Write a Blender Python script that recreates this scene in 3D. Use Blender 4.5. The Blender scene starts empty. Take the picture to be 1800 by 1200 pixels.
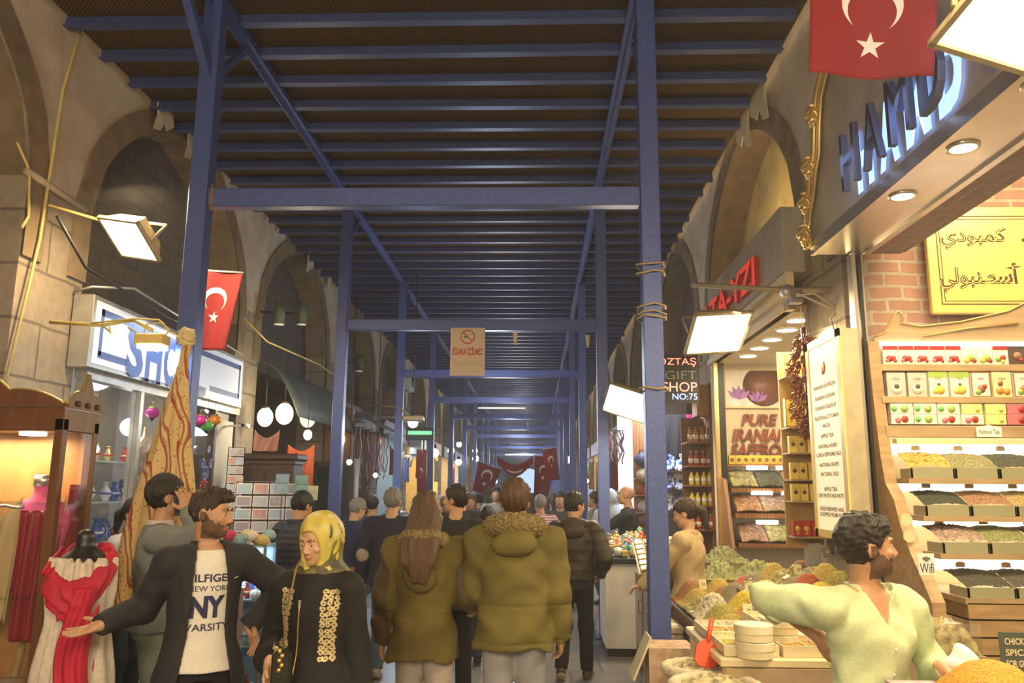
import bpy, math, random
import numpy as np
from mathutils import Vector, Matrix
random.seed(7); rng = np.random.default_rng(7)
C = bpy.context.scene.collection
R = math.radians
# ---------------------------------------------------------------- camera
FPX, CW, CH = 1400.0, 1800, 1200
CAMZ = 1.72
ROLL = R(0.45)
VPX, VPY = 945.0, 858.0
dx, dy = VPX-900, VPY-600
c_, s_ = math.cos(-ROLL), math.sin(-ROLL)
ux, uy = dx*c_-dy*s_, dx*s_+dy*c_
pit = math.atan2(uy, FPX); yaw = math.atan2(ux, FPX*math.cos(pit)+uy*math.sin(pit))
fw = Vector((-math.sin(yaw)*math.cos(pit), math.cos(yaw)*math.cos(pit), math.sin(pit)))
rt = fw.cross(Vector((0, 0, 1))).normalized(); up = rt.cross(fw)
rt2 = rt*math.cos(ROLL)+up*math.sin(-ROLL)*-1*-1 if False else rt*math.cos(ROLL)+up*math.sin(ROLL)
up2 = up*math.cos(ROLL)-rt*math.sin(ROLL)
def project(p):
    v = Vector(p)-Vector((0, 0, CAMZ)); z = v.dot(fw)
    return (900+FPX*v.dot(rt2)/z, 600-FPX*v.dot(up2)/z)
t_ = project((0, 1e6, 0))
if abs(t_[0]-VPX) > 3:
    rt2 = rt*math.cos(ROLL)-up*math.sin(ROLL); up2 = up*math.cos(ROLL)+rt*math.sin(ROLL)
def ray(px, py): return (fw*FPX+rt2*(px-900)-up2*(py-600)).normalized()
O0 = Vector((0, 0, CAMZ))
def atY(px, py, Y): d = ray(px, py); return O0+d*(Y/d.y)
def atX(px, py, X): d = ray(px, py); return O0+d*(X/d.x)
def atZ(px, py, Z): d = ray(px, py); return O0+d*((Z-CAMZ)/d.z)
cam = bpy.data.objects.new('camera', bpy.data.cameras.new('camera')); C.objects.link(cam)
cam.data.sensor_width = 36; cam.data.lens = FPX/1800*36
cam.matrix_world = Matrix(((rt2.x, up2.x, -fw.x, 0), (rt2.y, up2.y, -fw.y, 0), (rt2.z, up2.z, -fw.z, CAMZ), (0, 0, 0, 1)))
cam.data.clip_start = 0.05; cam.data.clip_end = 300
bpy.context.scene.camera = cam
vs = bpy.context.scene.view_settings
vs.view_transform = 'Standard'; vs.look = 'None'; vs.gamma = 1; vs.exposure = 0.0; vs.use_curve_mapping = False
# ---------------------------------------------------------------- world: dim warm glow of the halls behind the camera
wd = bpy.data.worlds.new('world'); bpy.context.scene.world = wd; wd.use_nodes = True
wd.node_tree.nodes['Background'].inputs[0].default_value = (1.0, 0.72, 0.42, 1)
wd.node_tree.nodes['Background'].inputs[1].default_value = 0.85
def area(name, loc, target, size, power, col, size_y=None, spread=180):
    l = bpy.data.lights.new(name, 'AREA'); l.energy = power; l.color = col; l.size = size
    if size_y: l.shape = 'RECTANGLE'; l.size_y = size_y
    l.spread = R(spread)
    o = bpy.data.objects.new(name, l); C.objects.link(o); o.location = loc
    d = Vector(target)-Vector(loc); o.rotation_euler = d.to_track_quat('-Z', 'Y').to_euler(); return o
def point(name, loc, power, col, r=0.08):
    l = bpy.data.lights.new(name, 'POINT'); l.energy = power; l.color = col; l.shadow_soft_size = r
    o = bpy.data.objects.new(name, l); C.objects.link(o); o.location = loc; return o
WARM = (1.0, 0.72, 0.38); WARM2 = (1.0, 0.78, 0.44); COOL = (0.72, 0.84, 1.0); NEUT = (1.0, 0.93, 0.82)
# floods of the market (their housings are built below)
area('flood_light_stone_pier', (-3.05, 5.62, 3.92), (-2.6, 6.6, 0), 0.4, 75, WARM)
area('flood_light_saffron', (1.62, 6.3, 3.0), (0.9, 5.0, 0), 0.42, 80, WARM)
area('flood_light_sign', (1.40, 2.0, 3.60), (1.0, 1.9, 0), 0.45, 60, WARM2, None, 120)
area('flood_light_gift', (1.0, 9.1, 2.65), (0.6, 8.0, 0), 0.42, 55, WARM2)
# daylight-coloured tubes far down the aisle, warm shop light along it
for y_, e_, c2 in ((12, 60, COOL), (17, 60, NEUT), (23, 90, COOL), (30, 120, NEUT), (38, 150, COOL), (48, 200, NEUT)):
    point('aisle_tube_light', (-0.8, y_, 3.5), e_*1.3, c2, .35)
# unseen area lights added behind the camera, standing in for aisle lamps
area('fill_behind_left', (-2.4, -1.6, 3.6), (-1.2, 4.2, 1.2), 0.8, 120, WARM)
area('fill_plaster_up', (-0.8, -1.2, 2.6), (-2.6, 6.5, 5.2), 0.6, 75, NEUT)  # added upward fill that brightens the upper left plaster
area('fill_behind_right', (1.3, -1.8, 3.7), (0.0, 4.6, 1.3), 0.8, 130, WARM)

# ---------------------------------------------------------------- materials
MATS = {}
def mat(name, col, rough=0.6, metal=0.0, emit=0.0, var=0.12, scale=8.0, bump=0.0, bscale=None, col2=None, trans=0.0, alpha=1.0, spec=0.5, sub=0.0, ecol=None, wave=None, stretch=None):
    if name in MATS: return MATS[name]
    m = bpy.data.materials.new(name); m.use_nodes = True; nt = m.node_tree; n = nt.nodes; b = n['Principled BSDF']
    tc = n.new('ShaderNodeTexCoord'); mp = n.new('ShaderNodeMapping'); nt.links.new(tc.outputs['Object'], mp.inputs[0])
    if stretch: mp.inputs['Scale'].default_value = stretch
    if wave:
        tx = n.new('ShaderNodeTexWave'); tx.inputs['Scale'].default_value = wave[0]; tx.inputs['Distortion'].default_value = wave[1]; tx.bands_direction = wave[2]
        tx.inputs['Detail'].default_value = 2
    else:
        tx = n.new('ShaderNodeTexNoise'); tx.inputs['Scale'].default_value = scale; tx.inputs['Detail'].default_value = 4
    nt.links.new(mp.outputs[0], tx.inputs['Vector'])
    rp = n.new('ShaderNodeValToRGB'); nt.links.new(tx.outputs['Fac'], rp.inputs[0])
    c = col; d = col2 or tuple(max(0, x*(1-2*var)) for x in col)
    rp.color_ramp.elements[0].position = 0.3; rp.color_ramp.elements[1].position = 0.7
    rp.color_ramp.elements[0].color = (*d, 1); rp.color_ramp.elements[1].color = (*c, 1)
    nt.links.new(rp.outputs[0], b.inputs['Base Color'])
    b.inputs['Roughness'].default_value = rough; b.inputs['Metallic'].default_value = metal
    b.inputs['Specular IOR Level'].default_value = spec
    if sub: b.inputs['Subsurface Weight'].default_value = sub; b.inputs['Subsurface Scale'].default_value = 0.02; b.inputs['Subsurface Radius'].default_value = (1, .35, .2)
    if trans: b.inputs['Transmission Weight'].default_value = trans
    if alpha < 1: b.inputs['Alpha'].default_value = alpha
    if emit:
        b.inputs['Emission Color'].default_value = (*(ecol or col), 1); b.inputs['Emission Strength'].default_value = emit
    if bump:
        bn = n.new('ShaderNodeTexNoise'); bn.inputs['Scale'].default_value = bscale or scale*2; bn.inputs['Detail'].default_value = 5
        nt.links.new(mp.outputs[0], bn.inputs['Vector']); bp = n.new('ShaderNodeBump'); bp.inputs['Strength'].default_value = bump; bp.inputs['Distance'].default_value = 0.02
        nt.links.new(bn.outputs['Fac'], bp.inputs['Height']); nt.links.new(bp.outputs[0], b.inputs['Normal'])
    MATS[name] = m; return m
def glow(name, col, s):
    if name in MATS: return MATS[name]
    m = bpy.data.materials.new(name); m.use_nodes = True; nt = m.node_tree; b = nt.nodes['Principled BSDF']
    b.inputs['Base Color'].default_value = (.8, .8, .8, 1)
    b.inputs['Emission Color'].default_value = (*col, 1); b.inputs['Emission Strength'].default_value = s
    MATS[name] = m; return m
def brick(name, c1, c2, mort, scale, row=0.25, width=0.5, axes='XZ', bump=0.6, msize=0.02):
    m = bpy.data.materials.new(name); m.use_nodes = True; nt = m.node_tree; n = nt.nodes; b = n['Principled BSDF']
    tc = n.new('ShaderNodeTexCoord'); sp = n.new('ShaderNodeSeparateXYZ'); cb = n.new('ShaderNodeCombineXYZ')
    nt.links.new(tc.outputs['Object'], sp.inputs[0])
    nt.links.new(sp.outputs[axes[0]], cb.inputs['X']); nt.links.new(sp.outputs[axes[1]], cb.inputs['Y'])
    nz = n.new('ShaderNodeTexNoise'); nz.inputs['Scale'].default_value = 3; nt.links.new(cb.outputs[0], nz.inputs['Vector'])
    ad = n.new('ShaderNodeMixRGB'); ad.blend_type = 'LINEAR_LIGHT'; ad.inputs[0].default_value = 0.02
    nt.links.new(cb.outputs[0], ad.inputs[1]); nt.links.new(nz.outputs['Color'], ad.inputs[2])
    bk = n.new('ShaderNodeTexBrick'); nt.links.new(ad.outputs[0], bk.inputs['Vector'])
    bk.inputs['Color1'].default_value = (*c1, 1); bk.inputs['Color2'].default_value = (*c2, 1); bk.inputs['Mortar'].default_value = (*mort, 1)
    bk.inputs['Scale'].default_value = scale; bk.inputs['Row Height'].default_value = row; bk.inputs['Brick Width'].default_value = width; bk.inputs['Mortar Size'].default_value = msize
    nb = n.new('ShaderNodeTexNoise'); nb.inputs['Scale'].default_value = 14; nb.inputs['Detail'].default_value = 6; nt.links.new(tc.outputs['Object'], nb.inputs['Vector'])
    mx = n.new('ShaderNodeMixRGB'); mx.blend_type = 'MULTIPLY'; mx.inputs[0].default_value = 0.6
    nt.links.new(bk.outputs['Color'], mx.inputs[1]); nt.links.new(nb.outputs['Fac'], mx.inputs[2])
    br = n.new('ShaderNodeBrightContrast'); br.inputs['Bright'].default_value = 0.05; nt.links.new(mx.outputs[0], br.inputs[0])
    nt.links.new(br.outputs[0], b.inputs['Base Color']); b.inputs['Roughness'].default_value = 0.85
    iv = n.new('ShaderNodeMath'); iv.operation = 'SUBTRACT'; iv.inputs[0].default_value = 1; nt.links.new(bk.outputs['Fac'], iv.inputs[1])
    bp = n.new('ShaderNodeBump'); bp.inputs['Strength'].default_value = bump; bp.inputs['Distance'].default_value = 0.02
    nt.links.new(iv.outputs[0], bp.inputs['Height']); nt.links.new(bp.outputs[0], b.inputs['Normal'])
    MATS[name] = m; return m
def glassmat(name='pane_glass', tint=(1, 1, 1), refl=0.12):
    if name in MATS: return MATS[name]
    m = bpy.data.materials.new(name); m.use_nodes = True; nt = m.node_tree; n = nt.nodes; n.remove(n['Principled BSDF'])
    t = n.new('ShaderNodeBsdfTransparent'); t.inputs[0].default_value = (*tint, 1); g = n.new('ShaderNodeBsdfGlossy'); g.inputs['Roughness'].default_value = 0.03
    mx = n.new('ShaderNodeMixShader'); mx.inputs[0].default_value = refl
    nt.links.new(t.outputs[0], mx.inputs[1]); nt.links.new(g.outputs[0], mx.inputs[2]); nt.links.new(mx.outputs[0], n['Material Output'].inputs[0])
    MATS[name] = m; return m
# ---------------------------------------------------------------- mesh helpers
def raw_mesh(name, V, Fq, mats, mi=None, smooth=False):
    me = bpy.data.meshes.new(name); V = np.asarray(V, dtype=np.float32); nf = len(Fq)
    if isinstance(Fq, np.ndarray):
        me.vertices.add(len(V)); me.vertices.foreach_set('co', V.ravel()); k = Fq.shape[1]
        me.loops.add(nf*k); me.loops.foreach_set('vertex_index', Fq.astype(np.int32).ravel())
        me.polygons.add(nf); me.polygons.foreach_set('loop_start', np.arange(0, nf*k, k, dtype=np.int32))
    else: me.from_pydata([tuple(v) for v in V.tolist()], [], Fq)
    for m in mats: me.materials.append(m)
    if mi is not None: me.polygons.foreach_set('material_index', np.asarray(mi, dtype=np.int32))
    if smooth is True: me.polygons.foreach_set('use_smooth', np.ones(nf, dtype=bool))
    elif smooth is not False: me.polygons.foreach_set('use_smooth', np.asarray(smooth, dtype=bool))
    me.update(calc_edges=True); me.validate(); return me
def link(name, me, parent=None):
    o = bpy.data.objects.new(name, me); C.objects.link(o)
    if parent is not None: o.parent = parent
    return o
def tag(o, label, cat, group=None, kind=None):
    if label: o['label'] = label
    if cat: o['category'] = cat
    if group: o['group'] = group
    if kind: o['kind'] = kind
    return o
def thing(name, label, cat, loc=(0, 0, 0), rz=0, group=None):
    o = bpy.data.objects.new(name, None); C.objects.link(o); o.location = loc; o.rotation_euler = (0, 0, rz); o.empty_display_size = 0.1
    return tag(o, label, cat, group)
def dup(root, loc=None, rz=None, label=None, group=None, scale=None):
    r = root.copy(); C.objects.link(r)
    if loc is not None: r.location = loc
    if rz is not None: r.rotation_euler = (r.rotation_euler[0], r.rotation_euler[1], rz)
    if scale is not None: r.scale = (scale,)*3 if isinstance(scale, (int, float)) else scale
    if label: r['label'] = label
    if group: r['group'] = group
    for ch in list(root.children):
        c = ch.copy(); C.objects.link(c); c.parent = r
        for g in list(ch.children):
            d = g.copy(); C.objects.link(d); d.parent = c
    return r
def objmat(o, m, slot=0):
    o.material_slots[slot].link = 'OBJECT'; o.material_slots[slot].material = m
class MB:
    def __init__(s): s.V = []; s.F = []; s.M = []; s.S = []; s.mats = []; s.T = None
    def mi(s, m):
        if m not in s.mats: s.mats.append(m)
        return s.mats.index(m)
    def add(s, V, F, m, smooth=False):
        o = len(s.V)
        if s.T is not None: V = [s.T @ Vector(v) for v in V]
        s.V.extend([tuple(v) for v in V]); i = s.mi(m)
        for f in F: s.F.append(tuple(o+k for k in f)); s.M.append(i); s.S.append(smooth)
        return s
    def box(s, c, d, m, rot=None, bev=0.0):
        x, y, z = d[0]/2, d[1]/2, d[2]/2
        if bev > 0:
            b = min(bev, x*.9, y*.9, z*.9); V = []
            for sz in (-1, 1):
                for (ax, ay) in ((x-b, y), (x, y-b)): pass
            pts = []
            for sz, zz in ((-1, -z), (-1, -z+b), (1, z-b), (1, z)):
                k = 0 if abs(zz) == z else b
                xx, yy = (x-b, y-b) if abs(zz) == z else (x, y)
                e = b*0.6 if abs(zz) != z else b*0.3
                for qx, qy in ((-xx+e, -yy), (xx-e, -yy), (xx, -yy+e), (xx, yy-e), (xx-e, yy), (-xx+e, yy), (-xx, yy-e), (-xx, -yy+e)): pts.append((qx, qy, zz))
            F = [tuple(range(7, -1, -1)), tuple(range(24, 32))]
            for r_ in range(3):
                for k in range(8): F.append((r_*8+k, r_*8+(k+1) % 8, r_*8+8+(k+1) % 8, r_*8+8+k))
            V = pts
        else:
            V = [(-x, -y, -z), (x, -y, -z), (x, y, -z), (-x, y, -z), (-x, -y, z), (x, -y, z), (x, y, z), (-x, y, z)]
            F = [(0, 3, 2, 1), (4, 5, 6, 7), (0, 1, 5, 4), (1, 2, 6, 5), (2, 3, 7, 6), (3, 0, 4, 7)]
        if rot is not None: V = [rot @ Vector(v) for v in V]
        V = [(v[0]+c[0], v[1]+c[1], v[2]+c[2]) for v in V]
        return s.add(V, F, m)
    def bb(s, lo, hi, m, bev=0.0): return s.box([(a+b)/2 for a, b in zip(lo, hi)], [abs(b-a) for a, b in zip(lo, hi)], m, None, bev)
    def beam(s, a, b, w, h, m, upv=(0, 0, 1)):
        a, b = Vector(a), Vector(b); d = b-a; L = d.length; d.normalize(); u = Vector(upv)
        if abs(d.dot(u)) > .98: u = Vector((0, 1, 0))
        x = d.cross(u).normalized(); y = x.cross(d)
        rot = Matrix((x, d, y)).transposed()
        return s.box((a+b)/2, (w, L, h), m, rot)
    def tube(s, pts, r, m, n=8, cap=True):
        pts = [Vector(p) for p in pts]; rr = r if isinstance(r, (list, tuple)) else [r]*len(pts); V = []; F = []
        prev = None
        for i, p in enumerate(pts):
            t = (pts[min(i+1, len(pts)-1)]-pts[max(i-1, 0)])
            if t.length < 1e-9: t = Vector((0, 0, 1))
            t.normalize()
            if prev is None: u = t.orthogonal().normalized()
            else:
                u = prev-t*prev.dot(t); u = u.normalized() if u.length > 1e-6 else t.orthogonal().normalized()
            prev = u; v = t.cross(u)
            for k in range(n):
                a = 2*math.pi*k/n; V.append(p+(u*math.cos(a)+v*math.sin(a))*rr[i])
        for i in range(len(pts)-1):
            for k in range(n): F.append((i*n+k, i*n+(k+1) % n, (i+1)*n+(k+1) % n, (i+1)*n+k))
        if cap: F.append(tuple(range(n-1, -1, -1))); F.append(tuple((len(pts)-1)*n+k for k in range(n)))
        return s.add(V, F, m, True)
    def lathe(s, prof, m, c=(0, 0, 0), n=24, axis='z', smooth=True, cap=True):
        V = []; F = []
        for r, z in prof:
            for k in range(n):
                a = 2*math.pi*k/n; p = (r*math.cos(a), r*math.sin(a), z)
                if axis == 'y': p = (p[0], -p[2], p[1])
                if axis == 'x': p = (p[2], p[0], p[1])
                V.append((p[0]+c[0], p[1]+c[1], p[2]+c[2]))
        for i in range(len(prof)-1):
            for k in range(n): F.append((i*n+k, i*n+(k+1) % n, (i+1)*n+(k+1) % n, (i+1)*n+k))
        if cap and prof[0][0] > 1e-4: F.append(tuple(range(n-1, -1, -1)))
        if cap and prof[-1][0] > 1e-4: F.append(tuple((len(prof)-1)*n+k for k in range(n)))
        return s.add(V, F, m, smooth)
    def ball(s, c, r, m, n=16, k=10):
        rx, ry, rz = r if isinstance(r, (tuple, list)) else (r, r, r)
        V = []; F = []
        for i in range(k+1):
            t = math.pi*i/k
            for j in range(n):
                a = 2*math.pi*j/n; V.append((c[0]+rx*math.sin(t)*math.cos(a), c[1]+ry*math.sin(t)*math.sin(a), c[2]-rz*math.cos(t)))
        for i in range(k):
            for j in range(n): F.append((i*n+j, i*n+(j+1) % n, (i+1)*n+(j+1) % n, (i+1)*n+j))
        return s.add(V, F, m, True)
    def prism(s, pts, o, u, v, depth, m):
        """outline pts (2D) in plane o + x*u + y*v, thickness along u x v from 0 to depth"""
        o, u, v = Vector(o), Vector(u), Vector(v); n_ = u.cross(v).normalized(); k = len(pts)
        A = [o+u*x+v*y for x, y in pts]; B = [a+n_*depth for a in A]
        return s.add(A+B, [tuple(range(k-1, -1, -1)), tuple(range(k, 2*k))]+[(i, (i+1) % k, k+(i+1) % k, k+i) for i in range(k)], m)
    def grid(s, fn, nu, nv, m, smooth=True):
        V = [fn(i/nu, j/nv) for i in range(nu+1) for j in range(nv+1)]; w = nv+1
        return s.add(V, [(i*w+j, (i+1)*w+j, (i+1)*w+j+1, i*w+j+1) for i in range(nu) for j in range(nv)], m, smooth)
    def text(s, body, o, u, v, w, h, m, depth=0.003, bold=0.0, shear=0.0, align='fit', weld=True):
        """letters fitted in a w x h box whose lower-left corner is o, along unit u and v"""
        c = bpy.data.curves.new('t', 'FONT'); c.body = body; c.extrude = 0.0; c.offset = bold; c.shear = shear; c.resolution_u = 3
        ob = bpy.data.objects.new('t', c); C.objects.link(ob); me = bpy.data.meshes.new_from_object(ob)
        bpy.data.objects.remove(ob); bpy.data.curves.remove(c)
        if not len(me.vertices): return s
        co = np.array([q.co[:2] for q in me.vertices]); lo = co.min(0); sz = co.max(0)-lo; sz[sz < 1e-6] = 1
        o, u, v = Vector(o), Vector(u).normalized(), Vector(v).normalized(); nn = u.cross(v)
        V = [o+u*float((q[0]-lo[0])/sz[0]*w)+v*float((q[1]-lo[1])/sz[1]*h)+nn*depth for q in co]
        F = [tuple(p.vertices) for p in me.polygons]
        s.add(V, F, m)
        if depth > 0.006:
            from collections import Counter
            cnt = Counter(); 
            for f in F:
                for i in range(len(f)): cnt[(f[i], f[(i+1) % len(f)])] += 1
            V2 = [p-nn*(depth-0.001) for p in V]; k = len(V)
            s.add(V+V2, [(a, a+k, b+k, b) for (a, b) in cnt if (b, a) not in cnt], s.sidemat or m)
        bpy.data.meshes.remove(me); return s
    sidemat = None
    def build(s, name, parent=None):
        me = raw_mesh(name, s.V, s.F, s.mats, s.M, s.S); return link(name, me, parent)
X3, Y3, Z3 = Vector((1, 0, 0)), Vector((0, 1, 0)), Vector((0, 0, 1))
def cyc(pts2d, n): return [pts2d[int(i)] for i in range(n)]
# ================================================================= SETTING
M_plast = mat('aged_plaster', (.58, .51, .42), .9, var=.12, scale=3, bump=.25, bscale=18, col2=(.42, .34, .24))
M_stone = brick('pier_stone', (.34, .27, .18), (.27, .21, .14), (.12, .09, .06), 1.0, .42, .8, 'YZ', .5, .012)
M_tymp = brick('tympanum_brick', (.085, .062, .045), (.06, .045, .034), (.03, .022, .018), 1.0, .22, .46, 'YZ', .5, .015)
M_tympR = mat('tympanum_lit_yellow', (.60, .46, .20), .9, scale=2.2, col2=(.36, .27, .12), bump=.6, bscale=9)  # yellow lamp light on this arch is put into the colour
M_band = mat('arch_band_stone', (.25, .18, .11), .85, scale=5, bump=.4, var=.2)
M_floor = brick('floor_slabs', (.20, .19, .185), (.16, .155, .155), (.07, .065, .06), 1.0, .62, .62, 'XY', .15, .012)
M_floor.node_tree.nodes['Principled BSDF'].inputs['Roughness'].default_value = 0.30
M_ceil = mat('reed_mat', (.13, .075, .035), .9, var=.3, wave=(16, 3, 'DIAGONAL'), col2=(.045, .026, .013), bump=.5, bscale=40)
M_blue = mat('blue_steel', (.072, .112, .34), .38, .25, scale=30, var=.10, bump=.08, bscale=60)
M_bluel = mat('blue_batten', (.060, .090, .25), .42, .2, scale=20, var=.10)
M_dark = mat('dark_wood', (.07, .035, .018), .5, scale=9, var=.25, stretch=(1, 1, 8))
M_wood = mat('warm_wood', (.30, .13, .05), .45, var=.2, wave=(3, 6, 'X'), stretch=(3, 3, .5))
M_black = mat('black_plastic', (.015, .015, .017), .4)
M_grey = mat('grey_metal', (.32, .32, .33), .35, .7, scale=30)
M_white = mat('white_paint', (.75, .73, .70), .5, var=.04)
M_rust = mat('rust_weld', (.30, .15, .06), .8, scale=40, var=.3)
Y0, Y1 = -2.5, 74.0
XL, XR = -3.9, 2.2
BAYS = [8.25+4.35*k for k in range(-2, 15)]
def arch_z(t, w=1.75, sp=4.05, h=1.45):
    x = min(1, abs(t)/w); return sp+h*(.78*math.sqrt(max(0, 1-x*x))+.22*(1-x))
fl = MB(); fl.add([(-7, Y0, 0), (7, Y0, 0), (7, Y1, 0), (-7, Y1, 0)], [(0, 1, 2, 3)], M_floor); tag(fl.build('floor'), None, None, kind='structure')
ce = MB(); ce.bb((-3.88, -1.5, 5.52), (2.12, Y1, 5.56), M_ceil); tag(ce.build('ceiling'), None, None, kind='structure')
def side_wall(X, sgn, name, tymp):
    w = MB(); D = sgn*0.36; top = 6.6
    ys = [Y0]
    for c in BAYS:
        n = 20
        ys += [c-1.75+3.5*i/n for i in range(n+1)]
    ys.append(Y1)
    for a, b in zip(ys[:-1], ys[1:]):
        mid = (a+b)/2; c = min(BAYS, key=lambda q: abs(q-mid))
        if abs(mid-c) < 1.75:
            za, zb = arch_z(a-c), arch_z(b-c)
            if abs(a-c) > 1.749: za = 4.05
            if abs(b-c) > 1.749: zb = 4.05
            w.add([(X, a, za), (X, b, zb), (X, b, top), (X, a, top)], [(0, 1, 2, 3) if sgn > 0 else (3, 2, 1, 0)], M_plast)
            w.add([(X, a, za), (X, b, zb), (X+D, b, zb), (X+D, a, za)], [(0, 1, 2, 3)], M_band)
        else:
            w.add([(X, a, 4.05), (X, b, 4.05), (X, b, top), (X, a, top)], [(0, 1, 2, 3)], M_plast)
            w.add([(X, a, 0), (X, b, 0), (X, b, 4.05), (X, a, 4.05)], [(0, 1, 2, 3)], M_stone)
            w.add([(X, a, 4.05), (X, b, 4.05), (X+D, b, 4.05), (X+D, a, 4.05)], [(0, 1, 2, 3)], M_stone)
            for yy in (a, b): w.add([(X, yy, 0), (X+D*1.3, yy, 0), (X+D*1.3, yy, 4.06), (X, yy, 4.06)], [(0, 1, 2, 3)], M_stone)
    tag(w.build('wall_'+name), None, None, kind='structure')
    t = MB()
    for c in BAYS:
        mm = tymp(c)
        if sgn > 0 and abs(c-3.9) < .1: continue
        lo = 3.42
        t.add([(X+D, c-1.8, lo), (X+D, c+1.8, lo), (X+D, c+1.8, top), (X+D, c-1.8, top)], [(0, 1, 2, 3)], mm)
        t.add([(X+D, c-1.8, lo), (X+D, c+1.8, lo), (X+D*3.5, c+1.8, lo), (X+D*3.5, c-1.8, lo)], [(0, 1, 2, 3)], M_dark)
    tag(t.build('wall_%s_back' % name), None, None, kind='structure')
    b = MB()
    for c in BAYS:
        N = 26; P = []
        for i in range(N+1):
            y = -1.75+3.5*i/N; P.append((y, arch_z(y)))
        P = [(-1.75, 3.42)]+P+[(1.75, 3.42)]
        Q = []
        for i, (y, z) in enumerate(P):
            k = 0.24; ang = math.atan2((z-4.05), y if abs(y) > 1e-6 else 1e-6) if z > 4.05 else (0 if y > 0 else math.pi)
            Q.append((y+k*math.cos(ang)*1.0, z+k*max(0, math.sin(ang))))
        o = -sgn*0.025
        for i in range(len(P)-1):
            p0, p1, q0, q1 = P[i], P[i+1], Q[i], Q[i+1]
            b.add([(X+o, c+p0[0], p0[1]), (X+o, c+p1[0], p1[1]), (X+o, c+q1[0], q1[1]), (X+o, c+q0[0], q0[1])], [(0, 1, 2, 3)], M_band)
            b.add([(X+o, c+q0[0], q0[1]), (X+o, c+q1[0], q1[1]), (X, c+q1[0], q1[1]), (X, c+q0[0], q0[1])], [(0, 1, 2, 3)], M_band)
    tag(b.build('trim_'+('1' if name == 'left' else '2')), None, None, kind='structure')
side_wall(XL, -1, 'left', lambda c: M_tymp)
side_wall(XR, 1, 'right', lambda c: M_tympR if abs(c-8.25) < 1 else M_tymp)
# far end of the hall, an arched gate with pale light behind it
e = MB(); e.bb((-7, Y1, 0), (7, Y1+.3, 6.6), M_tymp); tag(e.build('wall_far'), None, None, kind='structure')
g = MB(); g.prism([(-1.4+2.8*i/16, 2.2+1.3*math.sqrt(max(0, 1-(-1+2*i/16)**2))) for i in range(17)]+[(1.4, .2), (-1.4, .2)], (-.9, Y1-.05, 0), (1, 0, 0), (0, 0, 1), .04, glow('gate_glow', (.55, .75, 1.0), 1.2))
tag(g.build('door_1'), None, None, kind='structure')
# ---- blue steel frame
PY = [5.5+4.35*k for k in range(0, 14)]
PXL, PXR = -2.48, 0.80
def ordn(i): return ['first', 'second', 'third', 'fourth', 'fifth', 'sixth', 'seventh', 'eighth', 'ninth', 'tenth', 'eleventh', 'twelfth', 'thirteenth', 'fourteenth'][i]
def make_post(x, y, side, idx, first):
    t = thing('steel_post', 'blue steel post, %s in the row along the %s' % (ordn(idx), side), 'post', (x, y, 0), 0, 'blue steel posts')
    m = MB(); w = .135
    m.bb((-w/2, -w/2, .012), (w/2, w/2, 5.40), M_blue, .008); m.bb((-.13, -.13, 0), (.13, .13, .014), M_blue); m.build('shaft', t)
    m = MB(); s = 1
    m.beam((0, .02, 4.75), (0, .62, 5.36), .05, .05, M_blue); m.build('brace', t)
    if first:
        m = MB(); m.beam((0, -.02, 4.72), (-.02, -.75, 5.40), .06, .07, M_blue); m.build('brace', t)
    if side.startswith('spice') and idx == 0:
        m = MB()
        for k, zz in enumerate((3.28, 3.22, 2.98, 2.93, 2.9, 2.4)):
            m = MB(); m.tube([(.075*math.cos(a*.8)*1.08*1.25, .075*math.sin(a*.8)*1.35, zz+.01*math.sin(a*2+k)) for a in range(9)], .008, mat('twine', (.45, .36, .2), .8), 5); m.build('twine', t)
    return t
for i, y in enumerate(PY):
    make_post(PXL, y, 'souvenir shop side', i, i == 0)
    make_post(PXR, y, 'spice shop side', i, False)
    h = [3.79, 3.74, 3.74, 3.74][min(i, 3)]
    m = MB(); m.bb((PXL+.07, y-.05, h-.07), (PXR-.07, y+.05, h+.07), M_blue, .006)
    if i == 0: m.tube([(PXL+.1, y-.05, h-.1), (PXL+.1, y-.05, h+.1)], .012, M_rust, 6)
    tag(m.build('cross_beam'), 'blue steel cross beam joining the %s pair of posts' % ordn(i), 'beam', 'cross beams between the posts')
for x, s in ((PXL, 'souvenir shop side'), (PXR-.05, 'spice shop side')):
    m = MB(); m.bb((x-.05, 3.0, 5.40), (x+.05, Y1-3, 5.47), M_blue); m.bb((x-.008, 3.0, 5.33), (x+.008, Y1-3, 5.40), M_blue)
    tag(m.build('long_rail'), 'long blue roof rail over the posts on the %s' % s, 'rail')
m = MB(); m.bb((-2.98, -.028, -.045), (2.98, .028, .045), M_bluel); m.bb((-2.98, -.06, -.05), (2.98, -.02, -.04), M_bluel)
b0 = m.build('roof_batten'); tag(b0, 'slim blue batten carrying the reed roof, one of a long even row', 'batten', 'blue roof battens')
y = 4.9; first = True
while y < Y1-1:
    if first: o = b0; first = False
    else: o = b0.copy(); C.objects.link(o)
    o.location = (-.88+random.uniform(-.05, .05), y, 5.50-.03); o.rotation_euler = (0, random.uniform(-.002, .002), random.uniform(-.004, .004))
    y += .49 if y < 14 else .52
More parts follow.
